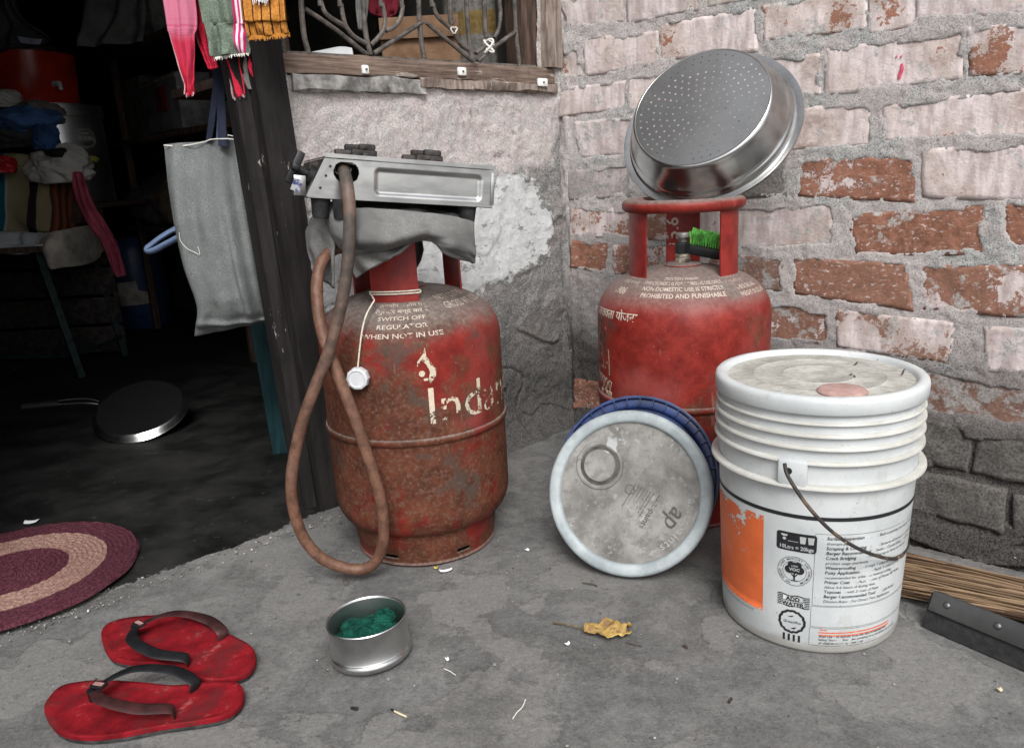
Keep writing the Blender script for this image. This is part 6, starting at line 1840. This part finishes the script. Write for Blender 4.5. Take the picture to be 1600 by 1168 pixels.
mesh_obj('pan_base', *lathe([(0, .012), (rp - .020, .0115), (rp - .016, .011)], 72), Mpanb, pan)
mesh_obj('pan_rim', *lathe([(rp - .016, .011), (rp - .010, .0075), (rp - .004, .000), (rp, -.003), (rp - .001, -.006), (rp - .006, -.004), (rp - .018, .008)], 72, closed=True), Mpan, pan, sharp=60)
for dy in (-.009, .009):
    pts = [(-rp + .004, .045 + dy * .6, .0), (-rp - .025, .050 + dy, .006), (-rp - .08, .052 + dy, .008), (-rp - .19, .045 + dy * .8, .010)]
    mesh_obj('handle_wire', *tube(smooth_path(pts, per=6), .0028, 8), Mpan, pan)
mesh_obj('handle_grip', *tube([(-rp - .10, .051, .009), (-rp - .195, .046, .010)], [.010, .012, .010], 12, flat=(.6, 1)), M_BLACK, pan)
bsup = pcen + az_ * .085; hs_ = .085
tag(mesh_obj('wood_block', *(lambda q: (np.array(q[0]), q[1]))(bbox(.10, .06, .072, .004, (0, 0, .036))), M_STILE), 'low dark wooden block propping the frying pan', 'block').location = (bsup[0] - .02, bsup[1] + .03, .006)
bw_ = gp(-18, 604, .0)
bowl = thing('steel_bowl', 'steel bowl cut by the left picture edge on the room floor', 'bowl', bw_)
mesh_obj('bowl_body', *lathe([(0, .004), (.06, .004), (.10, .03), (.118, .060), (.121, .062), (.119, .064), (.114, .060), (.096, .032), (.058, .009), (0, .008)], 64), Mpan, bowl)
# table
M_TLEG = plain('teal_metal_paint', (.008, .028, .028), .5, 0, .4, 30, .2)
tB, tC = gp(128, 591), gp(196, 557)
tzt = .475
table = thing('side_table', 'low metal table with teal legs and a pale cloth in the dark room', 'table', tB)
for g_, dx in ((tB, -.08), (tC, -.07), (tB + np.array([-.62, .1, 0]), .05), (tC + np.array([-.60, .1, 0]), .05)):
    top_ = g_ + np.array([dx, .02, tzt - .01])
    mesh_obj('leg', *tube([g_ - tB + UP * .004, top_ - tB], .016, 4, flat=(1, 1)), M_TLEG, table, smooth=False)
for a_, b_ in ((tB, tC), (tB, tB + np.array([-.62, .1, 0])), (tC, tC + np.array([-.60, .1, 0]))):
    mesh_obj('crossbar', *tube([a_ - tB + UP * .085 + np.array([-.012, 0, 0]), b_ - tB + UP * .085], .006, 8), M_TLEG, table)
tc = (tB + tC) / 2
mesh_obj('table_top', *bbox(.95, .46, .02, .003, (tc[0] - tB[0] - .50, .19, tzt)), M_STILE, table)
M_WCL = fabric('pale_table_cloth', (.40, .42, .43), 500, .2)
M_PCL = fabric('printed_sack_cloth', (.36, .33, .29), 500, .35)
tcl = thing('table_cloth', 'pale cloth hanging over the front edge of the side table', 'cloth', tB + UP * tzt)
tb0 = np.array(tcl.location)
mesh_obj('cloth_top', *bbox(.96, .47, .006, .002, (tc[0] - tB[0] - .50, .19, .014)), M_WCL, tcl)
def Yq(x): return 2.765
sheet('cloth_fall', [[aty(-60, 362, 2.80) - tb0, aty(20, 362, 2.80) - tb0, aty(65, 364, 2.80) - tb0], [aty(-60, 380, 2.762) - tb0, aty(20, 380, 2.762) - tb0, aty(60, 378, 2.765) - tb0], [aty(-60, 398, 2.755) - tb0, aty(15, 397, 2.755) - tb0, aty(42, 397, 2.76) - tb0]], M_WCL, tcl, 30, 16, .012, 5, 3, .003)
sheet('cloth_fall', [[aty(58, 366, 2.79) - tb0, aty(95, 360, 2.79) - tb0, aty(135, 352, 2.95) - tb0, aty(165, 352, 3.1) - tb0], [aty(62, 388, 2.75) - tb0, aty(92, 385, 2.745) - tb0, aty(135, 372, 2.92) - tb0, aty(162, 370, 3.08) - tb0], [aty(80, 421, 2.74) - tb0, aty(98, 418, 2.735) - tb0, aty(140, 411, 2.9) - tb0, aty(166, 390, 3.06) - tb0]], M_PCL, tcl, 34, 20, .014, 5, 6, .003)
# striped bag on the table
def m_stripe():
    t = NT('striped_bag_cloth', .9, 0, .15)
    u = t.attr('cu'); n = t.noise(200, 3, .7)
    c = t.ramp(u, [(0, (.012, .09, .14)), (.40, (.012, .09, .14)), (.405, (.35, .37, .36)), (.42, (.25, .22, .13)), (.57, (.27, .24, .14)), (.58, (.028, .018, .018)), (.66, (.028, .018, .018)), (.67, (.24, .20, .12)), (.77, (.24, .2, .12)), (.78, (.03, .015, .012)), (.82, (.25, .07, .03)), (.84, (.03, .015, .012)), (.88, (.22, .07, .03)), (.90, (.03, .015, .012)), (.94, (.2, .06, .03)), (1., (.04, .02, .015))])
    for e in c.node.color_ramp.elements: pass
    c.node.color_ramp.interpolation = 'LINEAR'
    t.bump(n, .4, .001); return t.out(c)
sb = thing('striped_bag', 'striped cloth bag in teal, beige and brown on the side table', 'bag', aty(50, 362, 2.86))
s0 = np.array(sb.location)
R = [[aty(-90, 245, 2.92), aty(-30, 242, 2.86), aty(30, 240, 2.84), aty(75, 255, 2.84), aty(118, 290, 2.90)], [aty(-90, 300, 2.92), aty(-30, 300, 2.83), aty(30, 300, 2.81), aty(75, 305, 2.81), aty(112, 322, 2.88)], [aty(-90, 362, 2.92), aty(-30, 364, 2.85), aty(30, 364, 2.83), aty(75, 362, 2.83), aty(118, 358, 2.90)]]
sheet('bag_front', [[q - s0 for q in r] for r in R], m_stripe(), sb, 60, 30, .012, 5, 2, .004)
b = bbox(.52, .16, .25, .04, tuple(aty(14, 305, 2.95) - s0)); mesh_obj('bag_back', *b, M_STILE, sb)
# garments piled on the bag
def px_blob(name, label, cat, x, y, Y, wpx, hpx, dep, mat, seed, rot=0., grp='clothes heaped on the side table', amp=.45):
    c_ = aty(x, y, Y); k = Y / FPX * 1.02
    root = thing(name, label, cat, (c_[0], c_[1], c_[2] - hpx * k * .36), None, grp)
    crumple('fabric', (0, 0, hpx * k * .36), (wpx * k / 2, dep, hpx * k / 2), mat, root, seed, amp, 5, rot)
    return root
px_blob('garment', 'off white crumpled sheet hanging over the striped bag', 'garment', 92, 262, 2.80, 92, 62, .07, fabric('offwhite_sheet', (.40, .39, .36), 500, .2), 4)
px_blob('garment', 'dark garment under the blue jeans on the heap', 'garment', 25, 212, 2.85, 120, 50, .10, fabric('charcoal_cloth', (.035, .036, .036), 500, .4), 5)
px_blob('garment', 'blue denim garment lying across the clothes heap', 'garment', 40, 190, 2.82, 90, 42, .08, fabric('blue_denim', (.045, .10, .23), 500, .3), 6, .2)
px_blob('garment', 'blue sleeve falling down the right of the heap', 'garment', 72, 216, 2.79, 34, 46, .05, fabric('blue_denim_dark', (.03, .07, .17), 500, .3), 7, .2)
px_blob('garment', 'grey brown garment at the right top of the heap', 'garment', 64, 178, 2.90, 60, 40, .08, fabric('taupe_cloth', (.15, .135, .12), 500, .3), 8)
px_blob('garment', 'pale grey cap on top of the clothes heap', 'garment', 8, 156, 2.85, 40, 32, .07, fabric('pale_cap', (.36, .34, .32), 500, .2), 9)
px_blob('garment', 'black cloth bit between blue sleeve and white sheet', 'garment', 92, 240, 2.77, 34, 16, .04, fabric('black_cloth', (.012, .012, .014), 500, .3), 10)
rb = px_blob('red_plastic_bag', 'shiny red plastic packet at the left of the striped bag', 'packet', 6, 259, 2.76, 34, 30, .04, plain('red_film', (.42, .012, .018), .25, 0, .3, 50, .5), 11, 0, None, .6)
px_blob('garment', 'yellow green trim peeping out right of the white sheet', 'garment', 140, 250, 2.86, 26, 12, .03, fabric('yellow_trim', (.30, .27, .07), 500, .3), 12, .5)
sc_ = thing('pink_scarf', 'dusty pink scarf trailing from the heap down past the table', 'scarf', aty(150, 330, 2.74))
s0 = np.array(sc_.location)
sheet('cloth', [[aty(x, y, 2.745) - s0 for x, y in r] for r in ([(112, 270), (122, 268), (132, 272)], [(118, 310), (130, 308), (142, 312)], [(136, 350), (150, 346), (164, 350)], [(160, 380), (172, 376), (182, 382)], [(178, 420), (186, 418), (194, 424)], [(186, 432), (190, 432), (194, 431)])], fabric('dusty_pink_cloth', (.33, .06, .095), 500, .3), sc_, 20, 60, .012, 4, 5, .003)
# steel drum with red water cooler on a crate behind the table
dpos = aty(88, 300, 3.30); zdt = aty(88, 166, 3.30)[2]; zdb = aty(95, 318, 3.30)[2]
cr_ = thing('wooden_crate', 'dark wooden crate under the steel drum', 'crate', (dpos[0], dpos[1] + .03, .006))
for k in range(5):
    zk = .012 + (zdb - .03) * k / 5
    mesh_obj('slat', *bbox(.52, .015, (zdb - .03) / 5 - .012, .002, (0, -.20, zk + (zdb - .03) / 10)), M_CAST, cr_)
mesh_obj('crate_top', *bbox(.54, .44, .018, .002, (0, 0, zdb - .018)), M_STILE, cr_)
drum = thing('steel_drum', 'tall dull steel drum with an oval emblem behind the clothes heap', 'drum', (dpos[0], dpos[1] + .03, zdb))
rdm = .205; hd = zdt - zdb
mesh_obj('drum_body', *lathe([(0, 0), (rdm, 0), (rdm, .02), (rdm - .003, .03), (rdm - .003, hd - .05), (rdm + .004, hd - .045), (rdm + .004, hd - .015), (rdm, hd), (0, hd)], 80), m_steel('drum_steel', .75, .28, .45, 12, .2), drum, sharp=40)
p = Print()
p.ring(0, 0, .045, .004, 36); p.text('RKM', 0, -.012, .034, .02, 'CENTER'); p.rect(-.02, .020, .02, .028)
p.V = [(x * 1.0, y * .78) for x, y in p.V]
fd = math.atan2(-dpos[1], -dpos[0])
def on_drum(x, y):
    a = fd + .66 + x / rdm; r = rdm - .002
    return (r * math.cos(a), r * math.sin(a), hd - .13 + y)
p.lay('drum_emblem', on_drum, m_printed('emblem_pale', (.60, .58, .55), .62, 40), drum)
M_COOL = plain('red_cooler_plastic', (.42, .028, .012), .25, 0, .15, 12)
cpos = aty(40, 160, 3.30)
cool = thing('water_cooler', 'red plastic water cooler with small tap standing on the steel drum', 'water cooler', (cpos[0], dpos[1] + .03, zdt))
mesh_obj('cooler_body', *lathe([(0, 0), (.175, 0), (.18, .01), (.186, .12), (.190, .185), (.19, .195), (.0, .195)], 64), M_COOL, cool)
mesh_obj('cooler_lid', *lathe([(0, .235), (.12, .232), (.19, .215), (.198, .205), (.198, .194), (0, .194)], 64), M_BLACK, cool)
fa = fd + .55
mesh_obj('tap', *tube([(.183 * math.cos(fa), .183 * math.sin(fa), .075), (.215 * math.cos(fa), .215 * math.sin(fa), .075), (.218 * math.cos(fa), .218 * math.sin(fa), .05)], [.012, .009, .008], 12), M_WHITEP, cool)
# blue drum with pasted paper
bdp = gp(226, 517); bdd = np.array([bdp[0], bdp[1], 0]); bdd = bdd / np.linalg.norm(bdd)
bdc = bdp + bdd * .13
bd = thing('blue_drum', 'dark blue plastic drum with a torn paper label', 'drum', (bdc[0], bdc[1], .006))
M_BD = plain('blue_drum_plastic', (.012, .035, .10), .4, 0, .2, 20)
mesh_obj('drum_body', *lathe([(0, 0), (.115, 0), (.125, .02), (.135, .12), (.137, .25), (.132, .36), (.118, .41), (.10, .43), (0, .435)], 64), M_BD, bd)
fbd = math.atan2(-bdc[1], -bdc[0])
p = Print(); p.poly([(-.10, .03), (.085, .035), (.08, .085), (.02, .10), (.015, .145), (-.10, .14)])
def on_bd(x, y):
    a = fbd + x / .137 - .12; r = .1385
    return (r * math.cos(a), r * math.sin(a), .09 + y)
p.lay('paper_label', on_bd, plain('old_paper', (.34, .31, .27), .9, 0, .25, 20), bd, .012)
hl = thing('plastic_loop', 'pale blue plastic loop sticking out beside the tote bag', 'loop', aty(255, 372, 1.74))
h0 = np.array(hl.location)
pts = [np.array([-.588, 1.475, zr]) - h0, aty(346, 60, 1.60) - h0, aty(345, 160, 1.66) - h0, aty(335, 270, 1.72) - h0] + [aty(x, y, 1.74) - h0 for x, y in ((310, 346), (285, 352), (255, 368), (236, 382), (229, 388), (231, 393), (243, 390), (262, 380), (290, 366), (312, 360))]
mesh_obj('loop', *tube(smooth_path(pts, per=6), .0090, 12, flat=(.6, 1)), plain('pale_blue_plastic', (.13, .18, .29), .4, 0, .15, 30), hl)
# shelf along the room wall with trunks and bundles
def rb_box(name, label, cat, s0, s1, q0, q1, z0, z1, mat, bev=.006, group=None):
    c_ = K - D1 * ((s0 + s1) / 2) - N1 * ((q0 + q1) / 2) + UP * z0
    b = bbox(s1 - s0, q1 - q0, z1 - z0, bev, (0, 0, (z1 - z0) / 2))
    root = thing(name, label, cat, c_, None, group)
    mesh_obj('box_body', np.array(b[0]) @ A1.T, b[1], mat, root)
    return root, c_
sh0 = K - D1 * .14 - N1 * 2.0
shelf = thing('wall_shelf', 'long dim wooden shelf along the inner room wall', 'shelf', sh0)
for z in (.48, .86, 1.22):
    b = bbox(.30, 2.2, .022, .002, (0, -.45, z)); mesh_obj('board', np.array(b[0]) @ A1.T, b[1], M_STILE, shelf)
for q in (-.6, .5, 1.52):
    for s_k in (-.12, .13):
        b = bbox(.03, .03, 1.25, .002, (s_k, -q, .63)); mesh_obj('upright', np.array(b[0]) @ A1.T, b[1], M_STILE, shelf)
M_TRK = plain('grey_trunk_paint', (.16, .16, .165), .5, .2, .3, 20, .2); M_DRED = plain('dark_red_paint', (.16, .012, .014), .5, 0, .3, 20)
g_t = 'boxes and bundles on the wall shelf'
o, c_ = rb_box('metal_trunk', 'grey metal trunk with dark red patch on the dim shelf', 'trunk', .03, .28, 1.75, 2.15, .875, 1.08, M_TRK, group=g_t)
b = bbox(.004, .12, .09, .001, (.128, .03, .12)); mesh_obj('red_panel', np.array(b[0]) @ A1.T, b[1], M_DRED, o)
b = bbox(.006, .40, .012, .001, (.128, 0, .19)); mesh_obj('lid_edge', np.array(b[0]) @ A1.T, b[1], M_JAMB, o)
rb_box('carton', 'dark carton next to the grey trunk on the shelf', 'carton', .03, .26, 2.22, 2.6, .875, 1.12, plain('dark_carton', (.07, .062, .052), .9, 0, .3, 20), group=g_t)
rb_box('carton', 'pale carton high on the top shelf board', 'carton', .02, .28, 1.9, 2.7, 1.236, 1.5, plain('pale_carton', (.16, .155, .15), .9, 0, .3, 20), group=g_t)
for i, (q, z, s_k, lab) in enumerate(((1.70, .56, .16, 'grey cloth bundle on the middle shelf board'), (2.05, .57, .15, 'brown cloth bundle beside the grey bundle'), (2.45, .56, .15, 'dark patterned bundle far along the shelf'))):
    c_ = K - D1 * .16 - N1 * q + UP * .492
    r_ = thing('cloth_bundle', lab, 'bundle', c_, None, g_t)
    crumple('fabric', (0, 0, .09), (.14, .16, .12), fabric('bundle_cloth', [(.14, .135, .13), (.10, .075, .05), (.05, .045, .045)][i], 400, .4), r_, 40 + i, .4, 4)
# dark clothes high on the left and a pale sheet behind
jk = thing('hanging_jacket', 'dark jacket hanging high in the room at the left', 'jacket', aty(20, 10, 2.6)); j0 = np.array(jk.location)
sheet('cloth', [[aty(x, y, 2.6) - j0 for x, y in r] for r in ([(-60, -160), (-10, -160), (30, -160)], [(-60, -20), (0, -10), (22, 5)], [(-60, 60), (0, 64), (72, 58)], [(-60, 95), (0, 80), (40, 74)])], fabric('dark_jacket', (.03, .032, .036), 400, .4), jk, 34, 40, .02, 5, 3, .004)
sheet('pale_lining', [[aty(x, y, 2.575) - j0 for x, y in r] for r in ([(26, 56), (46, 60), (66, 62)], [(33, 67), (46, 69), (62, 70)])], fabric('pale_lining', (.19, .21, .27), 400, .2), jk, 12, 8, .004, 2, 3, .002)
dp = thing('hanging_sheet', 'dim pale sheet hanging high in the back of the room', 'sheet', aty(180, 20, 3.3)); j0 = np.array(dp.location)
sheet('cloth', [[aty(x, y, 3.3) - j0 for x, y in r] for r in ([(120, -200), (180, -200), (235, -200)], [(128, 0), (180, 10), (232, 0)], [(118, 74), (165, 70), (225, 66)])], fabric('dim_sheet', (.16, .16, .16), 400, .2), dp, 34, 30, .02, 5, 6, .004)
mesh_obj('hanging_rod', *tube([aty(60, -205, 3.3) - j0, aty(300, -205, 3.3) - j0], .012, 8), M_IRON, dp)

# ------------------------------------------------------------------ behind the window
b = bbox(.68, .42, .02, .002, (.385, -.36, .868)); tag(mesh_obj('window_shelf', np.array(b[0]) @ A1.T + K, b[1], M_STILE), 'inner shelf board behind the barred window', 'shelf')
zs = .880
c_ = aty(658, 75, 2.10)
cb = thing('cardboard_box', 'tan cardboard box behind the window bars', 'box', (c_[0], c_[1] + .06, zs))
zb = aty(658, 52, 2.10)[2] - zs
def m_card():
    t = NT('tan_cardboard', .9, 0, .15)
    n = t.noise(18, 5, .6); x = t.noise(40, 3, .6, t.map((1, 1, 4)))
    c = t.mix(n, (.15, .085, .05), (.25, .155, .095)); c = t.mix(t.math('MULTIPLY', t.step(x, .55, .62), .5), c, (.15, .09, .055))
    return t.out(c)
mesh_obj('carton', *bbox(.196, .13, zb, .002, (0, 0, zb / 2)), m_card(), cb)
mesh_obj('flap', *bbox(.196, .004, .05, .001, (0, -.075, zb + .012)), m_card(), cb)
c_ = aty(752, 60, 2.16)
sk = thing('banded_sack', 'pale sack with a yellow band behind the window bars', 'sack', (c_[0], c_[1] + .03, zs))
def m_band():
    t = NT('banded_sack_cloth', .9, 0, .15)
    z = t.xyz()[2]; n = t.noise(60, 5, .7)
    base = t.mix(n, (.08, .077, .07), (.22, .21, .19))
    k = t.math('MULTIPLY', t.step(z, .105, .11), t.step(z, .165, .16))
    c = t.mix(k, base, t.mix(n, (.11, .075, .025), (.22, .155, .06)))
    t.bump(n, .4, .002); return t.out(c)
Vs, Fs = lathe([(0, 0), (.085, 0), (.10, .03), (.102, .10), (.096, .2), (.085, .30), (.05, .36), (0, .37)], 48)
Vs = np.array(Vs); Vs[:, :2] *= (1 + .06 * fbm(np.arctan2(Vs[:, 1], Vs[:, 0]) * .8, Vs[:, 2] * 6, 1.5, 3, 4))[:, None]
mesh_obj('sack_body', Vs, Fs, m_band(), sk, sharp=0)
c_ = aty(515, 80, 1.88)
pp = thing('white_tray', 'white curved plastic sheet lying behind the left window bars', 'tray', (c_[0], c_[1], zs))
sheet('tray_sheet', [[aty(x, y, Yk) - np.array(pp.location) for x, y in r] for r, Yk in (([(484, 90), (515, 92), (552, 94)], 1.86), ([(486, 83), (515, 80), (552, 88)], 1.88), ([(492, 82), (530, 74), (550, 76)], 1.93))], M_PAPW, pp, 20, 10, .001, 2, 3, .003)
c_ = aty(600, 5, 2.2)
rd = thing('dark_red_cloth', 'dark red cloth hanging inside the window', 'cloth', (c_[0], c_[1], c_[2]))
sheet('cloth', [[aty(x, y, 2.2) - c_ for x, y in r] for r in ([(570, -120), (600, -120), (632, -120)], [(574, 0), (600, 0), (624, 0)], [(580, 22), (602, 28), (618, 24)])], fabric('dark_red_cloth', (.16, .018, .03), 400, .3), rd, 20, 20, .008, 4, 3, .003)
c_ = aty(655, 40, 2.16)
bs = thing('black_basket', 'black ribbed basket rim above the cardboard box', 'basket', (c_[0], c_[1] + .09, zs))
zk = aty(655, 30, 2.16)[2] - zs
Vb, Fb = lathe([(.09, 0), (.115, zk - .02), (.122, zk - .015), (.122, zk), (.115, zk), (.112, zk - .02), (.087, .004), (0, .004)], 40)
mesh_obj('basket_body', Vb, Fb, M_BLACK, bs)
c_ = aty(562, 15, 2.05)
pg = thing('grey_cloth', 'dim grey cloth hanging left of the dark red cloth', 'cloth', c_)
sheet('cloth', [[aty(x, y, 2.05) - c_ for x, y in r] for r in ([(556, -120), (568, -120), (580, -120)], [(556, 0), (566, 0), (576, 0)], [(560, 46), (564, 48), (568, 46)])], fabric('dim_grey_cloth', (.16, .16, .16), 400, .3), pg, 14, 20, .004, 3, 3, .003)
